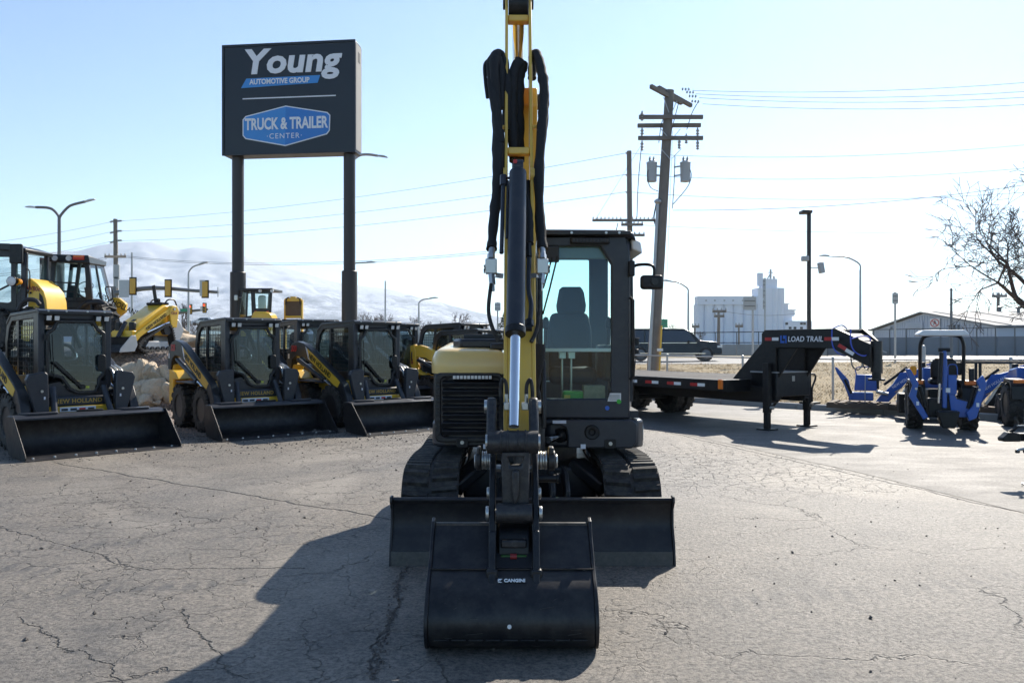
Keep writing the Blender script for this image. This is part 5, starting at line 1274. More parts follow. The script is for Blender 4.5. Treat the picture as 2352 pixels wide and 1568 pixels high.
def yard_light():
    d = 27.0; base = Vector((PX(1858,d), d, 0.02)); T = empty('yard_light', base, 0, 'dark square yard light pole with loudspeakers behind the gooseneck', 'light pole'); setorg(base)
    b = MB(); b.bx(base.x-.055, base.x+.055, d-.055, d+.055, .02, PZ(487,d)); b.build('pole', M['postbrown'], T, .01)
    b = MB(); p = P(1850,488,d); b.bx(p.x-.16,p.x+.17,d-.2,d+.2,p.z-.05,p.z+.06); b.build('lamp_head', M['postbrown'], T, .03)
    for px, py, w_, h_, tilt in ((1849,594,.22,.17,0),(1886,615,.17,.36,-10)):
        p = P(px,py,d-.1); b = MB(); b.box(p, (w_,.2,h_), Matrix.Rotation(R(tilt),3,'Y')); sp_ = b.build('loudspeaker', M['porcelain'], T, .03)
        b = MB(); b.bar(P(1858,py,d), p, .03, .03); b.build('bracket', M['galv'], sp_)
    setorg((0,0,0))
yard_light()

# traffic signals
def signal(parent, p, front, s=1.0, n=3):
    b = MB(); b.bx(p.x-.19*s,p.x+.19*s,p.y-.12,p.y+.12,p.z-.56*s,p.z+.56*s); h_ = b.build('signal_head', M['signalyellow'], parent, .03)
    b = MB(); b.bx(p.x-.27*s,p.x+.27*s,p.y+(.02 if not front else -.02),p.y+(.05 if not front else .01),p.z-.66*s,p.z+.66*s); b.build('backplate', M['black'], h_)
    if front:
        for k, mt in enumerate((('red_lamp' if True else ''), 'trim', 'trim')):
            zc_ = p.z+(.36-.36*k)*s
            b = MB(); b.lathe([(-.13,.13*s),(-.145,.12*s),(-.15,.06*s)], (p.x,p.y,zc_), 'y', 16); b.build('signal_lens', M['redlamp'] if k == 0 else M['trim'], h_)
            b = MB(); b.tube([(p.x+.15*s*math.cos(R(a)), p.y-.22, zc_+.15*s*math.sin(R(a))) for a in range(0,181,30)], .02, 5); b.build('visor', M['black'], h_)
    return h_
M['redlamp'] = emit('red_signal', (.9, .05, .02), 2.0)
def mast(label, d, base_px, zb, curve, heads, front, extra=()):
    base = Vector((PX(base_px, d), d, zb)); T = empty('traffic_signal', base, 0, label, 'traffic signal'); setorg(base)
    pts = smooth_pts([P(x, y, d) for x, y in curve], 6); k = len(pts)
    b = MB(); b.tube(pts, [.20-.10*i/(k-1) for i in range(k)], 12); b.build('mast_arm', M['mast'], T)
    vpole('upright', base, pts[0]+Vector((0,0,.5)), .24, .2, M['mast'], T)
    for px, py, s in heads: signal(T, P(px, py, d-.3), front, s)
    for (x0,x1,y0,y1,mt,nm) in extra:
        p, q = P(x0,y1,d-.25), P(x1,y0,d-.25); b = MB(); b.bx(p.x,q.x,d-.30,d-.26,p.z,q.z); b.build(nm, M[mt], T)
    setorg((0,0,0))
mast('long mast arm carrying three yellow signal backs above the yellow mini loader', 60, 262, .3, ((262,674),(300,667),(340,662),(380,662),(440,667),(502,671)), ((305,657,.98),(386,662,.98),(471,664,.98)), False, ((274,297,643,683,'galv','sign_panel'),(459,471,643,680,'galv','sign_panel'),(500,502,659,682,'galv','antenna')))
mast('shorter mast arm with two red lit signals and a green street sign', 78, 368, .3, ((368,738),(385,728),(408,719),(440,714),(478,710)), ((437,710,.72),(470,707,.72)), True, ((415,432,709,715,'streetgreen','street_sign'),(460,466,703,712,'white','sign_panel')))

# signs seen from behind along the road
def back_sign(label, px, y0, y1, w_, d, zb, postx=None, round_=False, mt='galv', panels=None):
    pxp = postx or px; base = Vector((PX(pxp,d), d, zb)); T = empty('road_sign', base, 0, label, 'road sign'); setorg(base)
    vpole('post', base, Vector((base.x, d, PZ(y0,d)+.05)), .05 if d < 50 else .07, None, M['galv'], T, 10)
    for (a0, a1) in (panels or ((y0,y1),)):
        c = P(px, (a0+a1)/2, d-.08); b = MB(); b.prism(rrect(c.x-w_/2,c.x+w_/2,PZ(a1,d),PZ(a0,d),.03), d-.10, d-.07, 'y'); pn = b.build('panel', M[mt], T)
        for zz in (.3,.7):
            z_ = PZ(a1,d)+(PZ(a0,d)-PZ(a1,d))*zz; b = MB(); b.bx(c.x-w_*.42,c.x+w_*.42,d-.125,d-.101,z_-.02,z_+.02); b.build('rail', M['mast'], pn)
    setorg((0,0,0))
back_sign('square road sign seen from behind, left of the gooseneck', 1722, 682, 712, .62, 40, .6, 1729)
back_sign('tall narrow stack of road signs seen edge-on before the silos', 1755, 640, 710, .14, 46, .6, 1757, panels=((640,660),(661,686),(688,710)))
back_sign('small blank road sign on a thin post left of the blue tractor', 2056, 673, 698, .28, 40, .6)
back_sign('small road sign seen between the far trees and the boom', 1143, 695, 714, .5, 70, .4)
back_sign('green highway sign half hidden behind the leaning pole', 1524, 733, 752, .9, 90, .5, mt='streetgreen')
# ================================================================ GOOSENECK TRAILER
M['darkwood'] = pbr('dark_deck_wood', (.035,.03,.028), .85, var=.3, vs=6)
def trailer():
    th = R(34.8); T = empty('flatbed_trailer', (5.16, 15.9, 0), th, 'black gooseneck flatbed trailer standing on its two legs', 'trailer')
    bk = M['black']
    # deck: frame rails, cross members, planks
    b = MB(); b.bx(-1.28,-1.18,.30,8.6,.72,.93); r1 = b.build('side_rail', bk, T, .008)
    b = MB(); b.bx(1.18,1.28,.30,8.6,.72,.93); b.build('side_rail', bk, T, .008)
    b = MB(); b.bx(-1.18,1.18,.30,.42,.70,.93); b.build('front_rail', bk, T, .008)
    for x in (-.45,.45):
        b = MB(); b.bx(x-.07,x+.07,-.2,8.4,.50,.80); b.build('main_beam', bk, T, .01)
    for k in range(12):
        x = -1.08+.196*k; b = MB(); b.bx(x-.094,x+.094,.43,8.5,.885,.925); b.build('deck_plank', M['darkwood'], T, .004)
    for k in range(14):
        b = MB(); b.bx(-1.18,1.18,.7+.55*k,.78+.55*k,.78,.88); b.build('cross_member', bk, T)
    for k in range(11):
        y = .75+.62*k
        for j, mt in ((0,'red'),(1,'white')):
            b = MB(); b.bx(-1.284,-1.281,y+.19*(1-j)+.0,y+.19*(1-j)+.185,.79,.85); b.build('reflective_tape', M[mt], r1)
    b = MB(); b.bx(-1.32,-1.28,.30,.40,.76,.94); b.build('marker_lamp', M['orange'], T, .01)
    b = MB(); b.bx(1.28,1.31,.30,.40,.76,.90); b.build('marker_lamp', M['orange'], T, .01)
    # uprights, neck, coupler
    for s in (-1, 1):
        x0, x1 = sorted((s*.36, s*.50))
        poly = [(.95,.72),(.05,1.62),(.05,1.80),(-.02,1.865),(-1.50,1.875),(-1.98,1.60),(-1.98,1.20),(-1.46,1.53),(-.28,1.53),(-.28,.55),(.06,.55),(.30,.72)]
        b = MB(); b.prism(poly[:], x0, x1, 'x')
        # toe the front plates in towards the coupler
        b.v = [Vector((v.x*(1-.62*max(0, (-v.y-1.46)/.52)) if v.y < -1.46 else v.x, v.y, v.z)) for v in b.v]
        nk = b.build('neck_beam', bk, T, .012)
        b = MB(); b.prism([(-.28,1.53),(-.28,.95),(-.70,1.53)], s*.43-.02, s*.43+.02, 'x'); b.build('gusset', bk, T, .006)
        if s < 0:
            xs = x0-.003
            for y, mt in ((-.03,'red'),(-.19,'white'),(-1.30,'red'),(-1.44,'white')):
                b = MB(); b.bx(xs-.004,xs,y-.15,y-.005,1.665,1.725); b.build('reflective_tape', M[mt], nk)
            text('LOAD TRAIL', .135, M['signwhite'], nk, (xs-.003,-.91,1.69), (0,-1,0), (0,0,1), bold=.002, shear=.12, sx=.93, sp=1.05)
            b = MB()
            for y0,y1,z0,z1 in ((-.38,-.41,1.62,1.76),(-.38,-.47,1.62,1.66),(-.44,-.52,1.70,1.76),(-.49,-.52,1.62,1.76)): b.bx(xs-.004,xs,y0,y1,z0,z1)
            b.build('emblem', M['dotblue'], nk)
            for k, mt in enumerate(('red','white')):
                p0 = Vector((x0-.004,-1.58-.14*k,1.59-.082*k)); b = MB(); b.bar(p0, p0+Vector((.03,-.13,-.076)), .008, .06); b.build('reflective_tape', M[mt], nk)
    b = MB(); b.bx(-.36,.36,-1.5,-1.42,1.55,1.86); b.bx(-.36,.36,-.2,-.06,1.55,1.86); b.build('neck_tie', bk, T, .01)
    b = MB(); b.prism([(-.40,-1.45),(.40,-1.45),(.16,-1.98),(-.16,-1.98)], 1.80, 1.83, 'z'); b.v = [Vector((v.x, v.y, v.z-(max(0, -v.y-1.45)*.46))) for v in b.v]; b.build('neck_plate', M['charcoal'], T)
    b = MB(); b.cyl((0,-1.98,1.12),(0,-1.98,1.66),.095,n=20); cpl = b.build('coupler_tube', M['charcoal'], T)
    b = MB(); b.cyl((0,-1.98,1.00),(0,-1.98,1.2),.075,n=18); b.cyl((0,-1.98,.975),(0,-1.98,1.01),.14,n=20); b.tube([(.09,-1.98,1.32),(.17,-1.98,1.32),(.17,-1.98,1.10),(.09,-1.98,1.10)], .012, 6); b.build('coupler', bk, cpl)
    for k in range(3):
        b = MB(); b.cyl((.095,-1.98,1.40+.09*k),(.14,-1.98,1.40+.09*k),.014,n=8); b.build('bolt', M['steel'], cpl)
    # legs
    for s in (-1, 1):
        x = s*.60; b = MB(); b.bx(x-.06,x+.06,-.22,-.10,.32,1.25); lg = b.build('jack_leg', bk, T, .008)
        b = MB(); b.bx(x-.048,x+.048,-.208,-.112,.03,.4); b.bx(x-.14,x+.14,-.30,-.02,.0,.03); b.cyl((x+.05,-.16,.42),(x+.16,-.16,.42),.02,n=8); b.build('jack_foot', bk, lg, .004)
        b = MB(); b.cyl((x,-.24,.42),(x,-.30,.42),.035,n=10); b.build('jack_pin', M['steel'], lg)
    b = MB(); b.bar((-.58,-.15,.32),(.58,.35,.62),.05,.02); b.build('leg_brace', M['cast'], T)
    b = MB(); b.bx(-.50,.50,-.30,.28,.62,1.06); tb = b.build('toolbox', M['charcoal'], T, .01)
    b = MB(); b.bx(-.52,.52,-.32,.30,1.06,1.085); b.build('toolbox_lid', M['galv'], tb, .006)
    b = MB(); b.bx(-.05,.03,-.306,-.30,.90,1.0); b.build('latch', M['steel'], tb, .004)
    b = MB(); b.tube(smooth_pts([(.66,-.05,1.0),(.98,-.05,1.0),(1.02,-.05,.90),(.92,-.05,.72),(.92,-.05,.44)],4), .02, 7); b.bx(.74,.98,-.2,.12,.42,.46); b.build('step', bk, T)
    for dx in (-.10,.12):
        b = MB(); b.tube(smooth_pts([(dx,-1.55,1.45),(dx*1.5,-1.62,1.22),(dx*1.2,-1.72,1.16),(dx,-1.82,1.30)],6), .013, 5); b.build('safety_chain', M['steel'], T)
    for y0, y1 in ((-1.44,1.9),(-1.80,1.72)):
        b = MB(); b.tube(smooth_pts([(-.48,y0,1.86-.0),(-.50,y0-.02,1.6),(-.46,y0-.1,1.45),(-.2,y0-.12,1.42),(.1,y0,1.7),(-.1,y0+.03,1.93 if y0 > -1.6 else 1.74),(-.44,y0,1.88 if y0 > -1.6 else 1.70)],5), .012, 6); b.build('cord_loop', M['blueplastic'], T)
    for y in (3.65, 5.0):
        for x in (-1.05,-.72,.72,1.05): wheel(T, (x, y, .40), .40, .24, .22, 'black', 18, .014)
        b = MB(); b.cyl((-1.0,y,.40),(1.0,y,.40),.06,n=12); b.build('axle', bk, T)
    return T
trailer()

# ================================================================ TRACTOR WITH BACKHOE
def tractor(label, loc, rz, full=True):
    T = empty('tractor', loc, rz, label, 'tractor')
    for s in (-1, 1):
        wheel(T, (s*.455, .35, .43), .43, .27, .22, 'charcoal', 15, .035, True)
        wheel(T, (s*.40, 1.55, .29), .29, .18, .15, 'charcoal', 14, .02, True)
        b = MB(); b.prism([(-.12,.55),(-.10,.80),(.05,.93),(.55,.93),(.72,.75),(.66,.72),(.50,.86),(.1,.86),(-.03,.76),(-.05,.55)], *sorted((s*.30,s*.56)), 'x'); b.build('fender', M['black'], T, .01)
        b = MB(); b.bx(*sorted((s*.34,s*.52)),-.11,-.05,.86,.93); b.build('reflector', M['orange'], T, .01)
    p = [(-.44,.86),(-.44,1.70),(-.36,1.80)]
    if full:
      b = MB(); b.tube(smooth_pts([(-.36,.22,.80),(-.365,.20,1.40),(-.355,.18,1.62),(-.27,.16,1.75),(0,.15,1.775),(.27,.16,1.75),(.355,.18,1.62),(.365,.20,1.40),(.36,.22,.80)],4), .033, 8); b.build('roll_bar', M['black'], T)
    if full:
      b = MB(); b.prism([(-.42,1.79),(-.40,1.75),(.40,1.75),(.42,1.79),(.34,1.86),(-.34,1.86)], -.15, .75, 'y'); b.build('canopy', M['white'], T, .02)
    b = MB(); b.bx(-.22,.22,.2,1.2,.45,.75); b.build('chassis', M['black'], T, .03)
    b = MB(); b.prism([(.9,.72),(1.95,.70),(1.95,.95),(1.7,1.08),(1.0,1.14)], -.25, .25, 'x'); b.build('bonnet', M['blue'], T, .04)
    b = MB(); b.prism([(-.18,.95),(.28,.95),(.26,1.25),(.2,1.34),(-.1,1.34),(-.18,1.25)], .22, .34, 'y'); sb = b.build('seat_back', M['black'], T, .04)
    b = MB(); b.bx(-.2,.28,.15,.6,.84,.95); b.build('seat_cushion', M['black'], sb, .04)
    b = MB(); b.prism(rrect(.22,.36,1.02,1.26,.03), .30, .42, 'y'); b.build('armrest', M['black'], T, .02)
    if not full: return T
    b = MB(); b.cyl((-.50,-.02,.97),(-.50,-.02,1.20),.008,n=6); b.lathe([(0,.03),(.02,.055),(.14,.06),(.18,.03)], (-.50,-.02,1.02), 'z', 14); b.build('beacon', M['amber'], T)
    b = MB(); b.bx(.42,.50,-.08,.02,.92,1.16); b.build('tail_lamp', M['black'], T, .015)
    # backhoe frame
    b = MB(); b.bx(-.30,.34,-.45,-.15,.28,.62); fr = b.build('backhoe_frame', M['black'], T, .03)
    b = MB(); b.prism([(.08,.30),(.36,.30),(.40,.56),(.16,.62),(.06,.85),(.02,.85)], -.50, -.44, 'y'); b.build('side_plate', M['blue'], T, .01)
    for s in (-1, 1):
        b = MB(); b.prism([(s*.34,.24),(s*.46,.30),(s*.62,.90),(s*.56,1.06),(s*.46,.95),(s*.50,.85),(s*.40,.50),(s*.30,.40)] if s > 0 else [(s*.30,.30),(s*.38,.24),(s*.62,.66),(s*.56,.85),(s*.68,1.15),(s*.60,1.16),(s*.46,.90),(s*.50,.66)], -.60, -.50, 'y'); st_ = b.build('stabiliser', M['blue'], T, .012)
        b = MB(); b.cyl((s*.44,-.52,.85),(s*.34,-.50,.46),.035,n=12); b.build('stabiliser_ram', M['black'], T)
        b = MB(); b.bx(*sorted((s*.455,s*.50)),-.606,-.601,.50,.57); b.build('sticker', M['white'], st_)
        b = MB(); b.cyl((s*.5,-.60,.80),(s*.5,-.615,.80),.022,n=12); b.build('pin', M['steel'], st_)
    b = MB(); b.prism([(-.07,.46),(.0,.46),(.01,1.15),(-.01,1.52),(-.07,1.52),(-.07,1.2)], -.56, -.44, 'y'); bm_ = b.build('backhoe_boom', M['blue'], T, .012)
    b = MB(); b.cyl((-.14,-.60,.55),(-.12,-.60,.92),.022,n=12); b.build('boom_rod', M['chrome'], bm_)
    b = MB(); b.cyl((-.12,-.60,.90),(-.09,-.58,1.45),.036,n=12); b.build('boom_ram', M['black'], bm_)
    b = MB(); b.cyl((-.14,-.53,1.50),(.05,-.53,1.50),.035,n=12); b.build('boom_pin', M['black'], bm_)
    b = MB(); b.bx(.02,.16,-.52,-.46,.70,1.05); b.build('control_box', M['blue'], T, .01)
    b = MB(); b.tube(smooth_pts([(.03,-.45,1.05),(.04,-.45,1.22),(.16,-.45,1.22),(.18,-.45,1.05)],4), .01, 6); b.build('hand_rail', M['blue'], T)
    b = MB(); b.bx(-.02,.05,-.57,-.565,.74,.82); b.build('sticker', M['white'], T)
    for x in (-.05,.0,.09):
        b = MB(); b.tube(smooth_pts([(x,-.42,.9),(x+.05,-.40,.7),(x-.02,-.42,.5)],4), .016, 6); b.build('hose', M['rubber'], T)
    b = MB(); b.prism([(-.10,.12),(.10,.12),(.15,.30),(.18,.42),(-.18,.42),(-.15,.30)], -.80, -.45, 'y'); b.build('digging_bucket', M['black'], T, .02)
    b = MB(); b.bx(-.60,.60,2.05,2.6,.15,.55); b.build('front_loader_bucket', M['black'], T, .03)
    return T
tractor('blue compact tractor with white canopy and backhoe, seen from the rear', (PX(2166,15.3), 15.3, 0), R(-21))
tractor('tractor cut off by the right edge, only a rear tyre showing', (PX(2398,15.6), 15.6, 0), R(-20), False)

# backhoe attachments standing on pallets behind the tractor
def pallet(label, c, rz):
    T = empty('pallet', (c[0], c[1], c[2]), rz, label, 'pallet', 'pallets along the kerb')
    for k in range(6):
        b = MB(); b.bx(-.62+.22*k,-.62+.22*k+.14,-.5,.5,.10,.125); b.build('plank', M['pallet'], T, .003)
    for y in (-.46,0,.46):
        b = MB(); b.bx(-.64,.64,y-.04,y+.04,0,.10); b.build('runner', M['pallet'], T, .003)
    return T
def backhoe_att(label, c, rz, frame=True):
    T = empty('backhoe_attachment', c, rz, label, 'backhoe', 'loose backhoes on pallets')
    bl_ = M['blue']
    if frame:
        b = MB(); b.bx(-.62,-.10,-.2,.15,.04,.22); b.build('base_frame', bl_, T, .02)
        b = MB(); b.prism([(-.60,.05),(-.52,.05),(-.62,.50),(-.86,.78),(-.92,.80),(-.88,.68),(-.72,.40)], -.22, -.14, 'y'); b.build('stabiliser', bl_, T, .01)
        b = MB(); b.cyl((-.56,-.24,.20),(-.70,-.24,.52),.03,n=10); b.build('stabiliser_ram', M['black'], T)
        b = MB(); b.prism([(-.50,.26),(-.02,.26),(-.05,.62),(-.47,.62)], -.05, .15, 'y'); cb_ = b.build('control_console', bl_, T, .015)
        b = MB(); b.tube(smooth_pts([(-.45,.0,.60),(-.45,.0,.78),(-.10,.0,.78),(-.08,.0,.60)],4), .014, 6); b.build('hand_rail', bl_, cb_)
        b = MB(); b.bx(-.04,.02,-.04,.15,.30,.62); b.build('valve_cover', M['black'], cb_, .01)
        b = MB(); b.cyl((-.28,-.25,.0),(-.27,-.25,.62),.012,n=8); b.build('jack_post', M['galv'], T)
        b = MB(); b.cyl((-.05,-.22,.25),(.20,-.22,.20),.04,n=12); b.build('swing_ram', M['steel'], T)
    b = MB(); b.prism([(-.05,.02),(.22,.02),(.62,.52),(.95,.62),(1.05,.76),(.92,.80),(.62,.70),(.45,.68),(.30,.42),(.05,.16)], -.10, .02, 'y'); bm_ = b.build('boom', bl_, T, .01)
    text('NEW HOLLAND', .085, M['signwhite'], bm_, (.52,-.104,.50), (.82,0,.57), (-.57,0,.82), bold=.001, sx=.9)
    b = MB(); b.bar((.34,-.105,.24),(.80,-.105,.56),.004,.014); b.build('stripe', M['signalyellow'], bm_)
    b = MB(); b.cyl((.12,-.04,.40),(.60,-.04,.80),.03,n=12); b.build('boom_ram', M['black'], T)
    b = MB(); b.bx(.84,.96,-.09,.01,.70,.92); b.build('rod_eye', M['black'], T, .015)
    b = MB(); b.prism([(.95,.80),(1.20,.90),(1.26,.82),(1.22,.40),(1.20,.04),(1.02,.04),(1.08,.40),(1.08,.68)], -.10, .0, 'y'); b.build('dipper', bl_, T, .01)
    b = MB(); b.cyl((.98,-.05,.86),(1.22,-.05,.92),.022,n=10); b.build('dipper_ram', M['blue'], T)
    b = MB(); b.prism([(.38,.0),(.86,.0),(.90,.30),(.84,.36),(.68,.52),(.62,.40),(.48,.14)], .10, .50, 'y'); b.build('digging_bucket', M['black'], T, .015)
    b = MB(); b.prism([(.90,.02),(1.0,.02),(1.06,.62),(.98,.66),(.86,.48)], .05, .45, 'y'); b.build('wrapped_part', M['decal'], T, .03)
    return T
c1 = GR(2005, 950); c1.z = 0
pallet('wooden pallet under the loose blue backhoe beside the gooseneck', (8.0, 19.05, .14), R(-30))
pallet('wooden pallet under the black digging bucket left of the tractor', (9.2, 18.6, .12), R(-30))
pallet('wooden pallet under the farther blue backhoe, right of the tractor', (10.6, 18.05, .12), R(-30))
backhoe_att('loose blue backhoe with both stabiliser and boom, under the gooseneck\'s coupler', (8.32, 18.8, .27), R(-22))
backhoe_att('second loose blue backhoe, inside the dark steel rack', (10.02, 18.2, .25), R(-22), False)
def rack():
    T = empty('steel_rack', (10.85, 18.95, .05), R(-24), 'rusty dark steel rack around the second blue backhoe', 'rack')
    for x in (-1.1,-.15,.85):
        for y in (-.4,.5):
            b = MB(); b.bx(x-.03,x+.03,y-.03,y+.03,0,1.10); b.build('upright', M['black'], T)
    for y in (-.4,.5):
        b = MB(); b.bx(-1.13,.88,y-.03,y+.03,1.10,1.15); b.build('top_rail', M['black'], T)
    for x in (-1.1,.85):
        b = MB(); b.bx(x-.03,x+.03,-.37,.47,1.10,1.15); b.build('end_rail', M['black'], T)
    b = MB(); b.bx(-1.13,.88,-.43,.53,.0,.06); b.build('rack_base', M['black'], T)
rack()

# trailer tongue entering from the right
def tongue():
    d = 9.6; T = empty('trailer_tongue', (PX(2352,d)+.5, d, 0), 0, 'black trailer tongue and jack poking in at the right edge', 'trailer')
    setorg(T.location)
    z = PZ(1003,d); xa = PX(2304,d)
    b = MB(); b.bx(xa+.02, xa+1.6, d-.05, d+.05, z-.045, z+.045); tg = b.build('tongue', M['black'], T, .008)
    b = MB(); b.prism([(xa-.03,z-.05),(xa-.04,z-.01),(xa,z+.02),(xa+.04,z+.06),(xa+.16,z+.05),(xa+.18,z-.05)], d-.06, d+.06, 'y'); b.build('ball_coupler', M['black'], tg, .015)
    b = MB(); b.tube(smooth_pts([(xa+.06,d,z+.05),(xa+.13,d,z+.09),(xa+.16,d,z+.16),(xa+.14,d,z+.20),(xa+.15,d,z+.23)],3), .022, 7); b.build('latch', M['black'], tg)
    text('597', .05, M['signwhite'], tg, (xa+.42, d-.053, z+.005), (1,0,0), (0,0,1))
    b = MB(); b.tube(smooth_pts([(xa+.42,d-.07,z-.04),(xa+.3,d-.08,z-.12),(xa+.2,d-.07,z-.13),(xa+.12,d-.06,z-.15)],5), .016, 6); b.build('safety_chain', M['steel'], tg)
    for dx in (.13,.22):
        b = MB(); b.box((xa+dx,d-.06,z-.16), (.05,.03,.04)); b.build('chain_hook', M['cast'], tg, .01)
    xj = PX(2351,d); b = MB(); b.cyl((xj,d-.09,.02),(xj,d-.09,z-.05),.024,n=12); b.cyl((xj,d-.09,z-.08),(xj,d-.09,z+.34),.03,n=14); b.cyl((xj,d-.09,0),(xj,d-.09,.02),.07,n=14); b.tube([(xj-.13,d-.09,z+.14),(xj+.1,d-.09,z+.14)], .008, 6); b.tube([(xj,d-.09,z+.34),(xj-.04,d-.09,z+.34),(xj-.04,d-.09,z+.16)], .008, 6); b.build('jack', M['galv'], T)
    setorg((0,0,0))
tongue()

# ================================================================ FENCES, WALLS
def chain_fence():
    pts = [Vector((-1.2,33.5,.2)), Vector((1.3,31.0,.12)), Vector((3.15,29.0,.08)), Vector((5.03,26.8,.06)), Vector((6.86,24.6,.05)), Vector((8.69,22.4,.05)), Vector((10.6,21.3,.06)), Vector((12.3,20.4,.08)), Vector((15.0,18.9,.08))]
    T = empty('chain_link_fence', pts[3], 0, 'low galvanised chain link fence along the foot of the grass bank', 'fence'); setorg(pts[3])
    H = 1.12
    for i, p in enumerate(pts):
        h_ = 1.45 if i == 6 else H+.03
        b = MB(); b.cyl(p, p+Vector((0,0,h_)), .032 if i != 6 else .05, n=10); b.lathe([(0,.04),(.03,.035),(.05,.005)], p+Vector((0,0,h_)), 'z', 10); b.build('post', M['galv'], T)
    mw = MB()
    for a, q in zip(pts, pts[1:]):
        b = MB(); b.tube([a+Vector((0,0,H)), q+Vector((0,0,H))], .021, 8); b.build('top_rail', M['galv'], T)
        L = (q-a).length; u = (q-a)/L; s = -H
        while s < L:
            for sg in (1, -1):
                t0, t1 = s, s+H; z0, z1 = (0, H) if sg > 0 else (H, 0)
                f0 = max(0, -t0)/H; f1 = min(1, (L-t0)/H)
                if f1 > f0:
                    A = a+u*(t0+f0*H)+Vector((0,0,z0+(z1-z0)*f0)); B_ = a+u*(t0+f1*H)+Vector((0,0,z0+(z1-z0)*f1))
                    n_ = Vector((-u.y,u.x,0))*.0022; up_ = Vector((0,0,.0022))
                    mw.add([A-up_, A+up_, B_+up_, B_-up_], [(0,1,2,3)])
            s += .085
    o = mw.build('wire_mesh', M['galv'], T); o['kind'] = 'stuff'
    setorg((0,0,0))
chain_fence()
def road_wall():
    # concrete wall with a black rail beyond the road, then slatted fence further right
    A, B_, C = Vector((PX(1455,66),66,.55)), Vector((PX(1900,60),60,.65)), Vector((PX(2470,50),50,.75))
    T = empty('retaining_wall', A, 0, 'grey concrete wall with black railing beyond the road', 'wall'); setorg(A)
    n = 9
    for i in range(n):
        p, q = A.lerp(B_, (i+.01)/n), A.lerp(B_, (i+.99)/n); b = MB(); b.bar(p+Vector((0,0,.4)), q+Vector((0,0,.4)), .25, .85); b.build('wall_panel', M['concrete'], T, .02)
        b = MB(); b.cyl(p+Vector((0,0,.8)), p+Vector((0,0,1.75)), .03, n=8); b.build('rail_post', M['black'], T)
    for z in (.95,1.75):
        b = MB(); b.bar(A+Vector((0,0,z)), B_+Vector((0,0,z)), .06, .06); b.build('rail', M['black'], T)
    setorg(B_)
    T2 = empty('slatted_fence', B_, 0, 'grey slatted chain link fence in front of the warehouse', 'fence')
    n = 14
    ms = pbr('grey_privacy_slat', (.20,.215,.235), .7, var=.12, vs=2)
    for i in range(n):
        p, q = B_.lerp(C, i/n), B_.lerp(C, (i+1)/n)
        b = MB(); b.bar(p+Vector((0,0,.62)), q+Vector((0,0,.62)), .04, 1.25); b.build('slat_panel', ms, T2)
        b = MB(); b.cyl(p+Vector((0,-.06,-.1)), p+Vector((0,-.06,1.85)), .045, n=8); b.build('post', M['mast'], T2)
        b = MB(); b.bar(p+Vector((0,-.05,1.80)), q+Vector((0,-.05,1.80)), .05, .05); b.build('top_rail', M['mast'], T2)
    b = MB(); b.bar(B_+Vector((1.6,-.5,1.3)), B_.lerp(C,.26)+Vector((0,-.5,.2)), .08, .08); b.build('gate_brace', M['galv'], T2)
    setorg((0,0,0))
road_wall()

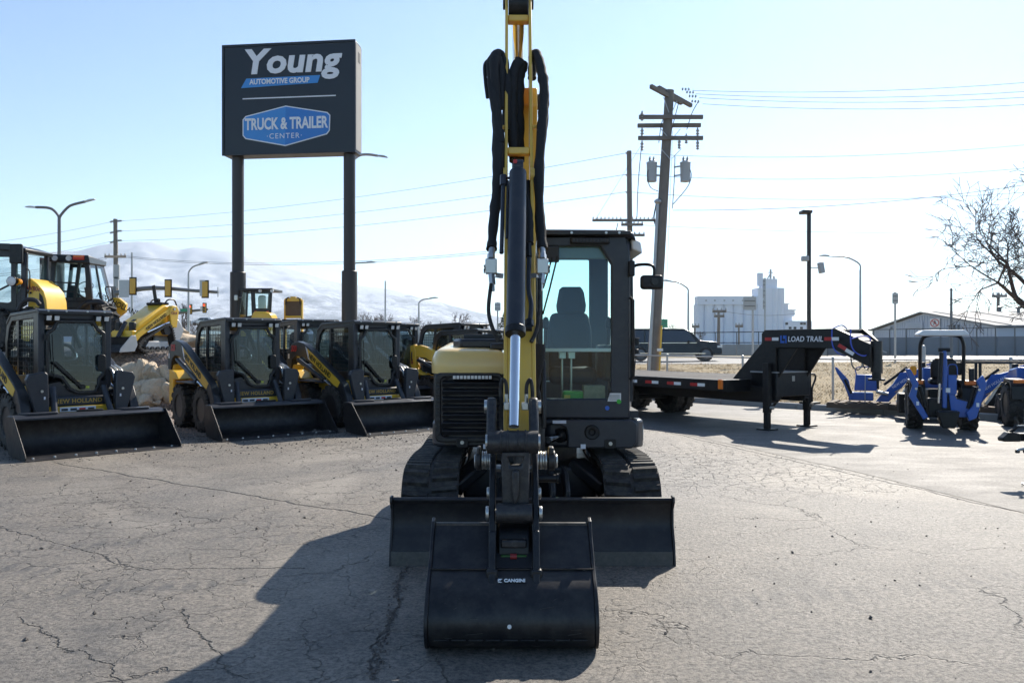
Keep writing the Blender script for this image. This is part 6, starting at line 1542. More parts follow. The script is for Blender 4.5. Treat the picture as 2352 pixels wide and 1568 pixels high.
# ================================================================ BUILDINGS
def warehouse():
    A = Vector((PX(2003,80),80,0)); B_ = Vector((PX(2290,56),56,0))
    T = empty('warehouse', A, 0, 'long low grey metal warehouse with a shallow gable roof at far right', 'building'); setorg(A)
    u = (B_-A).normalized(); w_ = Vector((-u.y, u.x, 0)); w_ = w_ if w_.x > 0 else -w_
    ez, az = 2.62, 3.95; L = 60
    mid = (A+B_)/2
    def q(p, z): return Vector((p.x,p.y,z))
    b = MB()
    vs = [q(A,0),q(B_,0),q(B_,ez),q(mid,az),q(A,ez)]; vs += [v+w_*L for v in vs]
    b.add(vs, [(0,1,2,3,4),(5,9,8,7,6),(0,5,6,1),(1,6,7,2),(0,4,9,5)]); wl = b.build('wall', M['siding'], T)
    for nm, e in (('roof', B_), ('roof', A)):
        o = -w_*.3; ov = (e-mid).normalized()*.4
        p0, p1 = q(mid,az+.06)+o, q(e,ez+.03)+ov+o
        b = MB(); t = Vector((0,0,.10)); vs = [p0,p1,p1+w_*(L+.6),p0+w_*(L+.6)]; b.add(vs+[v+t for v in vs], [(0,3,2,1),(4,5,6,7),(0,1,5,4),(1,2,6,5),(2,3,7,6),(3,0,4,7)]); rf = b.build(nm, M['roofmetal'], T)
        if e is B_:
            for k in range(20):
                a, c = p0+w_*(1+3*k)+t*1.2, p1+w_*(1+3*k)+t*1.2; b = MB(); b.bar(a, c, .08, .06); b.build('roof_seam', M['roofmetal'], rf)
    # corrugated siding ribs on the gable
    for k in range(46):
        t = (k+.5)/46; p = A.lerp(B_, t); top_ = ez+(az-ez)*(1-abs(2*t-1))
        b = MB(); b.bar(q(p,.1)-w_*.02, q(p,top_-.12)-w_*.02, .05, .05); b.build('siding_rib', M['siding'], wl)
    n = -w_; rt = (B_-A).normalized()
    def gp(t, z): return q(A.lerp(B_, t), z)+n*.08
    right = Vector((rt.x, rt.y, 0))
    pale = pbr('faded_letters', (.50,.56,.62), .6)
    b = MB(); b.bar(gp(.36,3.02), gp(.50,3.02), .05, .50); b.build('name_board', M['siding'], wl)
    text('UNITED TEAM', .24, pale, wl, gp(.43,3.12)+n*.05, right, (0,0,1), sx=1.6, bold=.004)
    text('MECHANICAL', .24, pale, wl, gp(.43,2.88)+n*.05, right, (0,0,1), sx=1.6, bold=.004)
    c = gp(.60,3.12)
    up_ = Vector((0,0,1))
    b = MB(); b.add([c+right*sx_*.95+up_*sz_*.36+n*.01 for sx_, sz_ in ((-1,-1),(1,-1),(1,1),(-1,1))], [(0,1,2,3)]); bd = b.build('prohibition_sign', M['white'], wl)
    ringp = [(math.cos(R(a)), math.sin(R(a))) for a in range(0, 360, 15)]
    b = MB()
    vs = [c+right*x*.85+up_*z*.32+n*.03 for x, z in ringp]+[c+right*x*.66+up_*z*.25+n*.03 for x, z in ringp]; k = len(ringp)
    b.add(vs, [(i,(i+1)%k,k+(i+1)%k,k+i) for i in range(k)]); b.build('red_ring', M['red'], bd)
    b = MB(); b.add([c+right*x+up_*z+n*.03 for x, z in ((-.55,.16),(-.45,.22),(.55,-.16),(.45,-.22))], [(0,1,2,3)]); b.build('red_bar', M['red'], bd)
    b = MB(); b.add([c+right*x+up_*z+n*.025 for x, z in ((-.15,.16),(.1,.18),(.2,.05),(.35,-.12),(.15,-.15),(.0,-.05),(-.2,-.17),(-.3,-.12),(-.1,.02))], [tuple(range(9))]); b.build('pictogram', M['trim'], bd)
    b = MB(); b.add([c+right*sx_*.75+up_*(sz_*.14-.62)+n*.01 for sx_, sz_ in ((-1,-1),(1,-1),(1,1),(-1,1))], [(0,1,2,3)]); b.build('notice', M['white'], wl)
    for t, z in ((.20,2.9),):
        b = MB(); b.bar(gp(t,z), gp(t+.02,z), .3, .2); b.build('wall_lamp', M['porcelain'], wl)
    for t in (.71,.74,.77):
        b = MB(); b.cyl(gp(t,.1), gp(t,2.9), .09, n=8); b.build('pipe', M['mast'], wl)
    for t, h_ in ((.5,.5),(.62,.35)):
        p = q(A.lerp(B_,t),az-.1)+w_*6; b = MB(); b.cyl(p, p+Vector((0,0,h_)), .12, n=10); b.lathe([(0,.2),(.12,.22),(.2,.05)], p+Vector((0,0,h_)), 'z', 10); b.build('roof_vent', M['mast'], T)
    setorg((0,0,0))
warehouse()
def silos():
    d = 350.0; T = empty('grain_elevator', (PX(1710,d), d, 0), 0, 'huge pale grain elevator with a row of round silos on the horizon', 'building'); setorg(T.location)
    pitch = 22.4/F*d
    for k in range(7):
        x = PX(1594,d)+pitch*(k+.5)
        b = MB(); b.cyl((x,d,0),(x,d,PZ(700,d)), pitch*.53, n=28); b.build('silo', M['silo'], T)
    b = MB(); b.bx(PX(1599,d),PX(1752,d),d-2.6,d+3,PZ(700,d),PZ(681,d)); g_ = b.build('gallery', M['silo'], T)
    for px in (1622,1642,1664,1684,1706):
        b = MB(); p = P(px,690,d-2.7); b.bx(p.x-.35,p.x+.35,d-2.7,d-2.55,p.z-.3,p.z+.3); b.build('window', M['porcelain'], g_)
    b = MB(); b.bx(PX(1736,d),PX(1796,d),d-3.2,d+6,0,PZ(662,d)); hh = b.build('head_house', M['silo'], T)
    for px in (1775,1787):
        b = MB(); b.cyl((PX(px,d),d-2.4,0),(PX(px,d),d-2.4,PZ(663,d)), 1.5, n=20); b.build('silo', M['silo'], T)
    b = MB(); b.bx(PX(1752,d),PX(1782,d),d-2,d+4,PZ(662,d),PZ(641,d)); b.build('penthouse', M['silo'], hh)
    b = MB(); b.bx(PX(1740,d),PX(1751,d),d-1,d+1,PZ(657,d),PZ(627,d)); b.bx(PX(1744,d),PX(1747,d),d-.4,d+.4,PZ(662,d),PZ(657,d)); b.build('stack', M['silo'], hh)
    b = MB(); b.cyl(P(1770,641,d), P(1770,618,d), .45, n=8); b.bar(P(1764,626,d), P(1776,626,d), .4, .4); b.bar(P(1762,641,d), P(1769,630,d), .5, .5); b.bar(P(1778,641,d), P(1777,634,d), .7, .7); b.build('antenna', M['porcelain'], hh)
    for (x0,x1,y0,y1,dd) in ((1796,1807,697,712,0),(1796,1822,711,725,0),(1796,1818,725,738,1),(1796,1857,737,790,-2)):
        b = MB(); b.bx(PX(x0,d),PX(x1,d),d-2+dd,d+6,0 if y1 > 780 else PZ(y1,d),PZ(y0,d)); an = b.build('annex', M['silo'], T)
        if y1 > 780:
            for px, py in ((1807,743),(1815,753),(1841,743),(1841,753),(1848,743),(1826,753)):
                p = P(px,py,d-4.1); b = MB(); b.bx(p.x-.55,p.x+.55,d-4.12,d-3.98,p.z-.5,p.z+.5); b.build('window', M['trim'], an)
        else:
            b = MB(); b.bx(PX(x0,d)-.2,PX(x1,d)+.5,d-2.6+dd,d-2+dd,PZ(y0+2,d),PZ(y0,d)); b.build('ledge', M['silo'], an)
    setorg((0,0,0))
silos()

# ================================================================ CARS
def car(name, label, loc, rz, L, H, Wd, mt, suv=True, cat='car'):
    T = empty(name, loc, rz, label, cat); h = Wd/2; l = L/2
    wr = .43 if suv else .32
    if suv: prof = [(-l,.42),(-l,.95),(-l+.06,1.15),(-l+.30,H-.05),(-l+.55,H),(l-2.25,H),(l-1.75,H-.26),(l-1.30,1.26),(l-.35,1.17),(l-.05,.95),(l,.62),(l-.02,.42)]
    else: prof = [(-l,.35),(-l,.85),(-l+.12,1.02),(-l+.75,H-.03),(-l+1.2,H),(l-2.1,H-.02),(l-1.15,.98),(l-.3,.86),(l,.68),(l,.35)]
    b = MB(); b.prism(prof, -h, h, 'y'); b.v = [Vector((v.x, v.y*(1-.16*max(0,(v.z-1.05)/(H-1.05)) if v.z > 1.05 else 1), v.z)) for v in b.v]
    body = b.build('body', mt, T, .06)
    for s in (-1, 1):
        k0 = (H-.12-1.05)/(H-1.05)
        def sidept(x, z): return Vector((x, s*(h*(1-.16*max(0,(z-1.05)/(H-1.05)))+.006), z))
        wins = [[(-l+.35,1.16),(-l+1.15,1.16),(-l+1.15,H-.13),(-l+.52,H-.13)],[(-l+1.25,1.16),(-l+2.2,1.16),(-l+2.2,H-.13),(-l+1.25,H-.13)],[(-l+2.28,1.16),(l-1.55,1.18),(l-2.05,H-.14),(-l+2.28,H-.13)]] if suv else [[(-l+.7,.98),(-l+1.7,.98),(-l+1.7,H-.12),(-l+1.1,H-.12)],[(-l+1.78,.98),(l-1.35,.98),(l-2.0,H-.12),(-l+1.78,H-.12)]]
        for wn in wins:
            b = MB(); b.add([sidept(x,z) for x, z in wn], [(0,1,2,3)]); b.build('side_window', M['bglass'] if not suv else M['carglass'], body)
        b = MB(); b.bar((-l+.35,s*(h+.01),1.10 if suv else .93),(l-1.5,s*(h+.01),1.12 if suv else .93),.015,.025); b.build('trim_strip', M['chrome'], body)
        b = MB(); b.bar((-l+.9,s*(h+.01),.48),(l-1.0,s*(h+.01),.48),.02,.05); b.build('sill_strip', M['chrome'] if suv else M['trim'], body)
        for xw in (-l+.95, l-.95):
            b = MB(); b.lathe([(-.13,.10),(-.13,wr*.95),(-.10,wr),(.10,wr),(.13,wr*.95),(.13,.10)], (xw,s*(h-.13),wr), 'y', 24); wl = b.build('wheel', M['rubber'], T)
            b = MB(); b.lathe([(0,wr*.66),(s*.015,wr*.60),(s*.02,.06)] , (xw,s*(h-.005),wr), 'y', 20); b.build('rim', M['mast'], wl)
        b = MB(); b.box((l-2.0 if suv else l-1.6, s*(h+.11), 1.18 if suv else 1.0), (.12,.2,.15)); b.build('mirror', mt, body, .03)
        b = MB(); b.bx(l-.30,l+.012,*sorted((s*(h-.35),s*(h+.004))),.82,.97); b.build('headlight', M['lens'], body, .03)
        b = MB(); b.bx(-l-.012,-l+.12,*sorted((s*(h-.28),s*(h+.004))),.85,1.1); b.build('tail_light', M['tlens'], body, .02)
    b = MB(); b.bx(l-.02,l+.02,-h+.38,h-.38,.62,.95); b.build('grille', M['chrome'] if suv else M['black'], body, .02)
    xw0, xw1 = (l-1.34, l-2.33) if suv else (l-1.18, l-2.08)
    b = MB(); b.add([(xw0+.02,-h*.88,1.2 if suv else 1.0),(xw0+.02,h*.88,1.2 if suv else 1.0),(xw1+.03,h*.78,H-.03),(xw1+.03,-h*.78,H-.03)],[(0,1,2,3)]); b.v = [v+Vector((.03,0,.02)) for v in b.v]; b.build('windscreen', M['carglass'], body)
    return T
M['carglass'] = pbr('car_glass', (.05,.062,.08), .06, var=.05, rvar=.02)
M['carblack'] = pbr('black_car_paint', (.005,.0055,.007), .22, var=.05, spec=.45, rvar=.03)
M['carwhite'] = pbr('white_car_paint', (.65,.66,.68), .25, var=.03, coat=.6, rvar=.05)
car('parked_car', 'large black SUV driving right on the road behind the leaning pole', (PX(1543,51), 51, .45), R(-6), 5.8, 1.98, 2.05, M['carblack'])
bpy.data.objects['parked_car'].name = 'suv_car'
car('white_car', 'white hatchback on the far road below the traffic signals', (PX(467,150), 150, PZ(748,150)), R(178), 4.4, 1.5, 1.8, M['carwhite'], False)
car('white_car', 'white car on the far road between the skid steer roofs', (PX(719,210), 210, PZ(763,210)), R(4), 4.4, 1.5, 1.8, M['carwhite'], False)
# ================================================================ BARE TREES
def bare_tree_mesh(seed, H=8.0, spread=1.0, depth=6, r0=.16, min_r=.012, nb=(2,3), up=.25, first=.25, cone=.55, side=0):
    rn = random.Random(seed); tr = MB(); cr = MB()
    def grow(p, d, L, r, k):
        segs = 3; pts = [p]; q = p.copy(); dd = d.copy()
        for i in range(segs):
            dd = (dd+Vector((rn.gauss(0,.10),rn.gauss(0,.10),up*.10))).normalized(); q = q+dd*(L/segs); pts.append(q.copy())
        rr = [max(min_r, r*(1-.35*i/segs)) for i in range(segs+1)]
        (tr if k >= depth-1 else cr).tube(pts, rr, 6 if k >= depth-1 else (5 if k >= depth-2 else 3), caps=False)
        if k == 0: return
        n = rn.randint(*nb)
        for j in range(n):
            a = rn.random()*6.28+j*6.28/n; x = dd.orthogonal().normalized(); y = dd.cross(x)
            t = cone*rn.uniform(.6,1.25)*spread
            nd = (dd*math.cos(t)+(x*math.cos(a)+y*math.sin(a))*math.sin(t)+Vector((0,0,up*.25))).normalized()
            grow(q, nd, L*rn.uniform(.62,.86), rr[-1]*.78, k-1)
        # side twigs along the limb
        if side <= k <= depth-1:
            for j in range(2):
                b0 = pts[rn.randint(1,segs-1)]; a = rn.random()*6.28; x = dd.orthogonal().normalized(); y = dd.cross(x)
                nd = (dd*.6+(x*math.cos(a)+y*math.sin(a))*.7+Vector((0,0,up*.2))).normalized()
                grow(b0, nd, L*.5, rr[-1]*.45, max(0, k-2))
    grow(Vector((0,0,0)), Vector((0,0,1)), H*first, r0, depth)
    return tr.mesh('trunk', M['bark']), cr.mesh('crown', M['twig'])
def put_tree(meshes, loc, s, rz, label, group=None, name='bare_tree'):
    T = empty(name, loc, rz, label, 'tree', group); T.scale = (s, s, s)
    link('trunk', meshes[0], T); link('crown', meshes[1], T); return T
far = [bare_tree_mesh(k, 8, 1.0, 5, .16, .020, (2,3), .3) for k in (1,2,3)]
poplar = bare_tree_mesh(9, 9, .40, 5, .18, .02, (2,3), .9, .22, .45)
spots = [(345,762,150,1.15),(398,762,120,.75),(590,760,200,1.0),(625,760,190,1.05),(740,765,180,.95),(780,765,190,1.0),(842,766,170,1.25),(868,766,165,1.2),(905,766,175,1.35),(935,766,185,1.2),(968,766,190,1.0),(1003,766,180,1.1),(1038,766,170,1.25),(1066,766,185,1.15),(1100,766,200,1.05),(1540,780,210,1.0),(2150,790,240,.6),(455,762,140,.85),(1605,785,230,.8),(665,764,200,.9)]
names = ['round', 'twiggy', 'slender', 'leaning', 'dense', 'low']
ordw = ['first','second','third','fourth','fifth','sixth','seventh','eighth','ninth','tenth','eleventh']; cnt = {}
for i, (px, py, d, s) in enumerate(sorted(spots)):
    where = 'left of the sign post' if px < 520 else 'between the sign posts' if px < 780 else 'above the parked skid steers' if px < 1130 else 'by the far road at right'
    put_tree(far[i%3], (PX(px,d), d, -.05), s, i*1.7, ordw[cnt.setdefault(where, 0)]+' far leafless tree from the left '+where, 'bare trees on the horizon '+where); cnt[where] += 1
put_tree(poplar, (PX(415,120), 120, 0), 1.05, 0, 'narrow upright leafless poplar beside the street lamp', None, 'poplar_tree')
put_tree(poplar, (PX(405,123), 123, 0), .9, 2, 'shorter narrow poplar just left of the tall poplar', None, 'poplar_tree')
ev = MB(); rv = random.Random(4)
def evergreen(px, d, h_, label):
    T = empty('evergreen_tree', (PX(px,d), d, 0), 0, label, 'tree'); b = MB(); b.cyl((0,0,0),(0,0,h_*.5),.15,.08,n=8); b.build('trunk', M['bark'], T)
    c = MB()
    for _ in range(900):
        t = rv.random()**.8; a = rv.random()*6.28; r_ = h_*.34*(1-t)**.8*rv.uniform(.5,1.05); p = Vector((r_*math.cos(a), r_*math.sin(a), h_*(.08+.92*t))); s = .22
        d1 = Vector((rv.gauss(0,1),rv.gauss(0,1),rv.gauss(0,.6))).normalized()*s; d2 = Vector((rv.gauss(0,1),rv.gauss(0,1),rv.gauss(0,.6))).normalized()*s
        c.add([p, p+d1, p+d2], [(0,1,2)])
    c.build('crown', M['needle'], T)
M['needle'] = pbr('needles', (.045,.065,.04), .9, var=.4)
evergreen(520, 110, 4.6, 'small dark evergreen peeping out left of the sign\'s left post')
evergreen(1160, 95, 5.0, 'small dark evergreen behind the excavator\'s arm')
# big bare tree leaning in from the right
big = bare_tree_mesh(23, 11.0, 1.0, 7, .22, .0070, (2,3), .04, .17, .70, 2)
put_tree(big, (PX(2425,24), 24.0, -.2), 1.15, 2.0, 'large leafless tree spreading in from the right edge')

# ================================================================ BOULDERS
def boulder_mesh(seed):
    bm = bmesh.new(); bmesh.ops.create_icosphere(bm, subdivisions=4, radius=1.0); rn = Vector((seed*7.3, seed*1.9, seed*3.1))
    planes = []; r_ = random.Random(seed)
    for _ in range(14): planes.append((Vector((r_.gauss(0,1),r_.gauss(0,1),r_.gauss(0,1))).normalized(), r_.uniform(.50,.84)))
    for v in bm.verts:
        p = v.co.copy()
        for n_, dd in planes:
            k = p.dot(n_)
            if k > dd: p -= n_*(k-dd)*.97
        p *= 1+.10*mnoise.noise(p*2.1+rn)+.05*mnoise.noise(p*6+rn)
        v.co = p
    me = bpy.data.meshes.new('boulder'); bm.to_mesh(me); bm.free()
    me.polygons.foreach_set('use_smooth', [True]*len(me.polygons)); me.set_sharp_from_angle(angle=R(32)); me.materials.append(M['boulder']); return me
BM = [boulder_mesh(k) for k in range(1,7)]
bl = [(297,850,.34,.30,.36,'pale boulder in the top row nearest the skid steer'),(319,854,.27,.30,.52,'tall wedge shaped boulder in the top row of the wall'),(343,846,.26,.28,.36,'rounded boulder in the middle of the top row'),(365,853,.27,.30,.34,'cracked boulder right of the middle in the top row'),(390,850,.38,.36,.42,'big brown boulder at the right end of the top row'),
      (297,884,.30,.30,.26,'low boulder just behind the skid steer\'s tyre'),(323,890,.30,.30,.36,'sloping boulder in the bottom row'),(336,914,.22,.24,.24,'small boulder at the foot of the wall'),(357,888,.38,.34,.42,'large craggy boulder in the bottom row'),(361,915,.11,.12,.10,'little tan rock lying in front of the boulders'),(392,888,.30,.34,.36,'gravelly boulder at the right end of the bottom row'),
      (272,862,.36,.32,.45,'boulder half hidden by the skid steer\'s couplings'),(418,870,.36,.36,.42,'boulder partly hidden by the second skid steer')]
for i, (px, py, a, b_, c, lab) in enumerate(bl):
    d = 20.3-.35*(py > 870)-.35*(py > 905); o = link('boulder', BM[i%6], None); p = P(px, py+10, d)
    o.location = p; o.scale = (a*1.0, b_*.92, c*.86); o.rotation_euler = (random.uniform(-.3,.3), random.uniform(-.3,.3), random.random()*6.28); tag(o, lab, 'boulder', 'boulders of the rock wall')
for i, (px, py, d, a, c, lab) in enumerate(((398,771,28,.62,.30,'flat pale boulder on top of the gravel mound'),(425,777,27,.55,.26,'second flat boulder on the mound beside the first'),(440,783,26,.40,.2,'small flat stone at the mound\'s right edge'))):
    o = link('boulder', BM[(i+2)%6], None); o.location = P(px,py,d); o.scale = (a*1.3,a,c); o.rotation_euler = (0,0,i*2.0); tag(o, lab, 'boulder', 'boulders on the mound')

# ================================================================ MACHINES ON THE MOUND
def pxpoly(pts, d): return [(PX(x,d), PZ(y,d)) for x, y in pts]
def pxprism(pts, d, th, mt, name, par, bev=.02):
    b = MB(); b.prism(pxpoly(pts, d), d, d+th, 'y'); return b.build(name, mt, par, bev)
def pxring(o, i, d, th, mt, name, par, bev=.01):
    b = MB(); b.ring(pxpoly(o, d), pxpoly(i, d), d, d+th, 'y'); return b.build(name, mt, par, bev)
def pxpane(pts, d, par, mt='glass', name='pane'):
    b = MB(); b.add([(x, d, z) for x, z in pxpoly(pts, d)], [tuple(range(len(pts)))]); return b.build(name, M[mt], par)
def wheel_loader():
    d = 22.0; o = Vector((PX(40,d), d+.8, 1.36)); T = empty('wheel_loader', o, 0, 'yellow wheel loader with dark cab at the left edge of the mound', 'wheel loader'); setorg(o)
    for s in (0, 1.1):
        f_ = pxring([(-60,705),(20,715),(38,712),(60,700),(62,580),(22,566),(-60,566)], [(-50,690),(18,695),(30,690),(48,660),(48,598),(18,590),(-50,590)], d+s, .07, M['charcoal'], 'cab_frame', T)
    pxpane([(-50,690),(18,695),(30,690),(48,660),(48,598),(18,590),(-50,590)], d+.03, f_, 'glass', 'windscreen')
    b = MB(); b.bx(PX(12,d),PX(24,d),d-.01,d+.06,PZ(710,d),PZ(575,d)); b.v = [Vector((v.x+(.0 if v.z < 2.5 else .16), v.y, v.z)) for v in b.v]; b.build('front_pillar', M['charcoal'], f_)
    for dd_ in (0, 1.05):
        b = MB(); b.bx(PX(50,d),PX(60,d),d-.02+dd_,d+.07+dd_,PZ(695,d),PZ(575,d)); b.build('door_post', M['slate'], f_, .02)
    b = MB(); b.add([(PX(57,d), d+.1, PZ(695,d)),(PX(57,d), d+1.0, PZ(695,d)),(PX(57,d), d+1.0, PZ(580,d)),(PX(57,d), d+.1, PZ(580,d))], [(0,1,2,3)]); b.build('side_window', M['glass'], f_)
    b = MB(); b.prism([(PX(-60,d),PZ(568,d)),(PX(62,d),PZ(580,d)),(PX(64,d),PZ(572,d)),(PX(25,d),PZ(560,d)),(PX(-60,d),PZ(558,d))], d-.1, d+1.25, 'y'); b.build('roof', M['charcoal'], f_, .02)
    b = MB(); p = P(38,583,d-.25); b.prism(rrect(p.x-.17,p.x+.17,p.z-.26,p.z+.26,.05), d-.3, d-.22, 'y'); b.build('mirror', M['black'], T, .02)
    b = MB(); b.tube([P(20,574,d-.2), P(30,572,d-.22), P(38,575,d-.25)], .018, 6); b.build('mirror_arm', M['black'], T)
    b = MB(); p = P(29,646,d-.3); b.lathe([(0,.02),(-.05,.10),(-.06,.13),(.0,.14),(.10,.13),(.2,.05)], p, 'y', 20); lm = b.build('headlamp', M['black'], T)
    b = MB(); b.lathe([(0,.118),(-.015,.10),(-.02,.02)], p+Vector((0,-.06,0)), 'y', 20); b.build('lamp_lens', M['lens'], lm)
    b = MB(); b.tube([P(20,655,d-.25), P(-10,670,d-.2), P(-30,690,d-.2)], .025, 6); b.build('lamp_arm', M['black'], T)
    b = MB(); p = P(40,647,d-.28); b.lathe([(0,.02),(-.04,.09),(.10,.08)], p, 'y', 16); b.build('indicator', M['amber'], T)
    b = MB(); b.tube(smooth_pts([P(62,617,d),P(68,625,d-.05),P(68,660,d-.05),P(62,675,d)],4), .016, 6); b.build('grab_rail', M['black'], T)
    hd = pxprism([(62,637),(70,640),(85,652),(98,668),(104,690),(106,720),(62,720)], d+.05, 1.1, M['yellow'], 'hood', T, .06)
    pxprism([(90,672),(97,680),(102,700),(103,720),(90,720)], d+.043, .02, M['trim'], 'grille', hd, .0)
    text('W80c', .17, M['darkred'], hd, (PX(75,d), d+.045, PZ(663,d)), (1,0,-.1), (.1,0,1), bold=.004, sx=.85)
    b = MB(); b.cyl(P(70,672,d+.04), P(70,672,d+.0), .03, n=12); b.build('latch', M['black'], hd)
    b = MB(); pts = [P(42,712,d-.2),P(50,696,d-.2),P(65,688,d-.2),P(82,690,d-.2),P(92,700,d-.2)]; b.tube(smooth_pts(pts,4), .06, 8); b.build('fender', M['cast'], T)
    for px in (-10, 75): wheel(T, Vector((PX(px,d), d, 1.36+.6))-o, .6, .45, .3, 'yellow', 16, .05).rotation_euler = (0,0,R(80))
    b = MB(); b.bx(PX(-40,d),PX(70,d),d,d+1.1,1.9,PZ(712,d)); b.build('chassis', M['black'], T, .03)
    b = MB(); b.prism(rrect(PX(-5,d),PX(14,d),PZ(690,d),PZ(625,d),.08), d+.6, d+.75, 'y'); b.build('seat', M['seat'], T, .05)
    setorg((0,0,0))
wheel_loader()
def backhoe_loader():
    d = 24.0; o = Vector((PX(190,d), d+.8, 1.36)); T = empty('backhoe_loader', o, 0, 'backhoe loader with large glazed dark cab on the mound', 'backhoe loader'); setorg(o)
    # rear face of the cab turned to the camera, right side receding
    ro = [(112,690),(212,690),(208,640),(204,606),(196,594),(118,592)]; ri = [(120,684),(196,682),(196,640),(194,612),(188,604),(128,602)]
    f_ = pxring(ro, ri, d, .08, M['slate'], 'cab_rear_frame', T)
    pxpane(ri, d+.04, f_, 'glass', 'rear_window')
    b = MB(); b.bar(P(172,690,d+.0), P(184,596,d+.0), .09, .06); b.build('rear_post', M['charcoal'], f_)
    b = MB(); b.bar(P(112,648,d+.0), P(174,650,d), .03, .04); b.build('window_bar', M['charcoal'], f_)
    b = MB(); b.bar(P(112,668,d+.0), P(174,670,d), .04, .05); b.bar(P(174,672,d), P(200,688,d), .04, .05); b.build('window_rail', M['charcoal'], f_)
    D2 = d+1.35
    sx = pxpoly([(212,690),(208,640),(204,606)], d); 
    # right side wall: posts from the rear face to the front of the cab
    A0, A1 = P(210,690,d), P(202,600,d); B0, B1 = P(259,700,D2), P(236,608,D2)
    def quad_ring(A0, A1, B0, B1, w_):
        vs = [A0,B0,B1,A1]; c = sum(vs, Vector())/4; ins = [v+(c-v)*w_ for v in vs]; b = MB()
        n_ = Vector((-.05,.03,0)); allv = vs+ins+[v+n_ for v in vs]+[v+n_ for v in ins]; fs = []
        for i in range(4):
            j = (i+1)%4; fs += [(i,j,4+j,4+i),(8+i,12+i,12+j,8+j),(i,8+i,8+j,j),(4+i,4+j,12+j,12+i)]
        b.add(allv, fs); return b, ins
    b, ins = quad_ring(A0, A1, B0, B1, .13); sf = b.build('cab_side_frame', M['slate'], T, .008)
    b = MB(); b.add(ins, [(0,1,2,3)]); b.build('side_window', M['glass'], sf)
    b = MB(); b.bar((ins[0]+ins[1])/2, (ins[2]+ins[3])/2, .05, .05); b.build('side_post', M['charcoal'], sf)
    # front face and far side, seen through the glass
    pxring([(150,700),(259,700),(236,608),(160,606)], [(158,692),(250,692),(230,616),(166,614)], D2, .08, M['slate'], 'cab_front_frame', T)
    b = MB(); b.bx(PX(130,d+1),PX(134,d+1),d+.1,D2,PZ(690,d+.7),PZ(596,d+.7)); b.build('far_side_post', M['slate'], T)
    b = MB(); rp_ = [P(103,600,d-.15),P(206,606,d-.15),P(244,612,D2+.1),P(160,606,D2+.1)]; top_ = [P(108,583,d-.15),P(203,586,d-.15),P(246,601,D2+.1),P(165,590,D2+.1)]
    b.add(rp_+top_, [(0,3,2,1),(4,5,6,7),(0,1,5,4),(1,2,6,5),(2,3,7,6),(3,0,4,7)]); rf = b.build('roof', M['charcoal'], T, .03)
    for px in (126,158):
        b = MB(); p = P(px,593,d-.16); b.lathe([(-.02,.03),(-.03,.075),(.03,.08)], p, 'y', 16); b.build('work_lamp', M['lens'], rf)
    b = MB(); b.bx(PX(175,d),PX(200,d),d-.19,d-.14,PZ(598,d),PZ(588,d)); tl = b.build('tail_lamp', M['tlens'], rf, .01)
    b = MB(); b.bx(PX(177,d),PX(199,d),d-.20,d-.188,PZ(592,d),PZ(588.5,d)); b.build('turn_lens', M['orange'], tl)
    b = MB(); b.prism(pxpoly([(150,684),(182,684),(178,662),(172,655),(158,655),(152,664)], d+.6), d+.6, d+.75, 'y'); b.build('seat', M['seat'], T, .05)
    b = MB(); c = P(196,660,d+1.0); b.tube([c+Vector((.24*math.cos(R(a)), .10*math.sin(R(a)), .16*math.sin(R(a))+.02)) for a in range(0,361,20)], .014, 6); b.bar(c, c+Vector((.05,.1,-.5)), .05, .05); b.build('steering_wheel', M['black'], T)
    # body, fender, loader arm
    b = MB(); b.bx(PX(110,d),PX(212,d),d-.05,D2,1.8,PZ(690,d)); b.build('chassis', M['charcoal'], T, .03)
    pxprism([(112,694),(206,694),(200,706),(118,706)], d-.06, .06, M['slate'], 'rear_panel', T, .01)
    b = MB(); pts = [P(184,712,d),P(200,698,d),P(222,694,d+.1),P(240,700,d+.2),P(248,715,d+.3),P(252,735,d+.3)]; b.tube(smooth_pts(pts,4), .10, 10); b.build('fender', M['charcoal'], T)
    wheel(T, Vector((PX(225,d+.2), d+.3, 1.36+.72))-o, .72, .45, .38, 'yellow', 18, .05, True).rotation_euler = (0,0,R(60))
    b = MB(); b.tube(smooth_pts([P(243,668,d+.3),P(243,660,d+.3),P(256,660,d+.3),P(259,685,d+.3),P(250,688,d+.3),P(243,668,d+.3)],3), .018, 6); b.build('mirror_frame', M['black'], T)
    la = pxprism([(256,683),(272,684),(288,697),(286,716),(262,735),(252,728),(268,708)], d+1.0, .18, M['yellow'], 'loader_arm', T, .02)
    text('NEW HOLLAND', .23, M['black'], la, (PX(272,d+1), d+.994, PZ(700,d+1)), (.87,0,-.42), (.42,0,.87), bold=.004, sx=.85)
    setorg((0,0,0))
backhoe_loader()
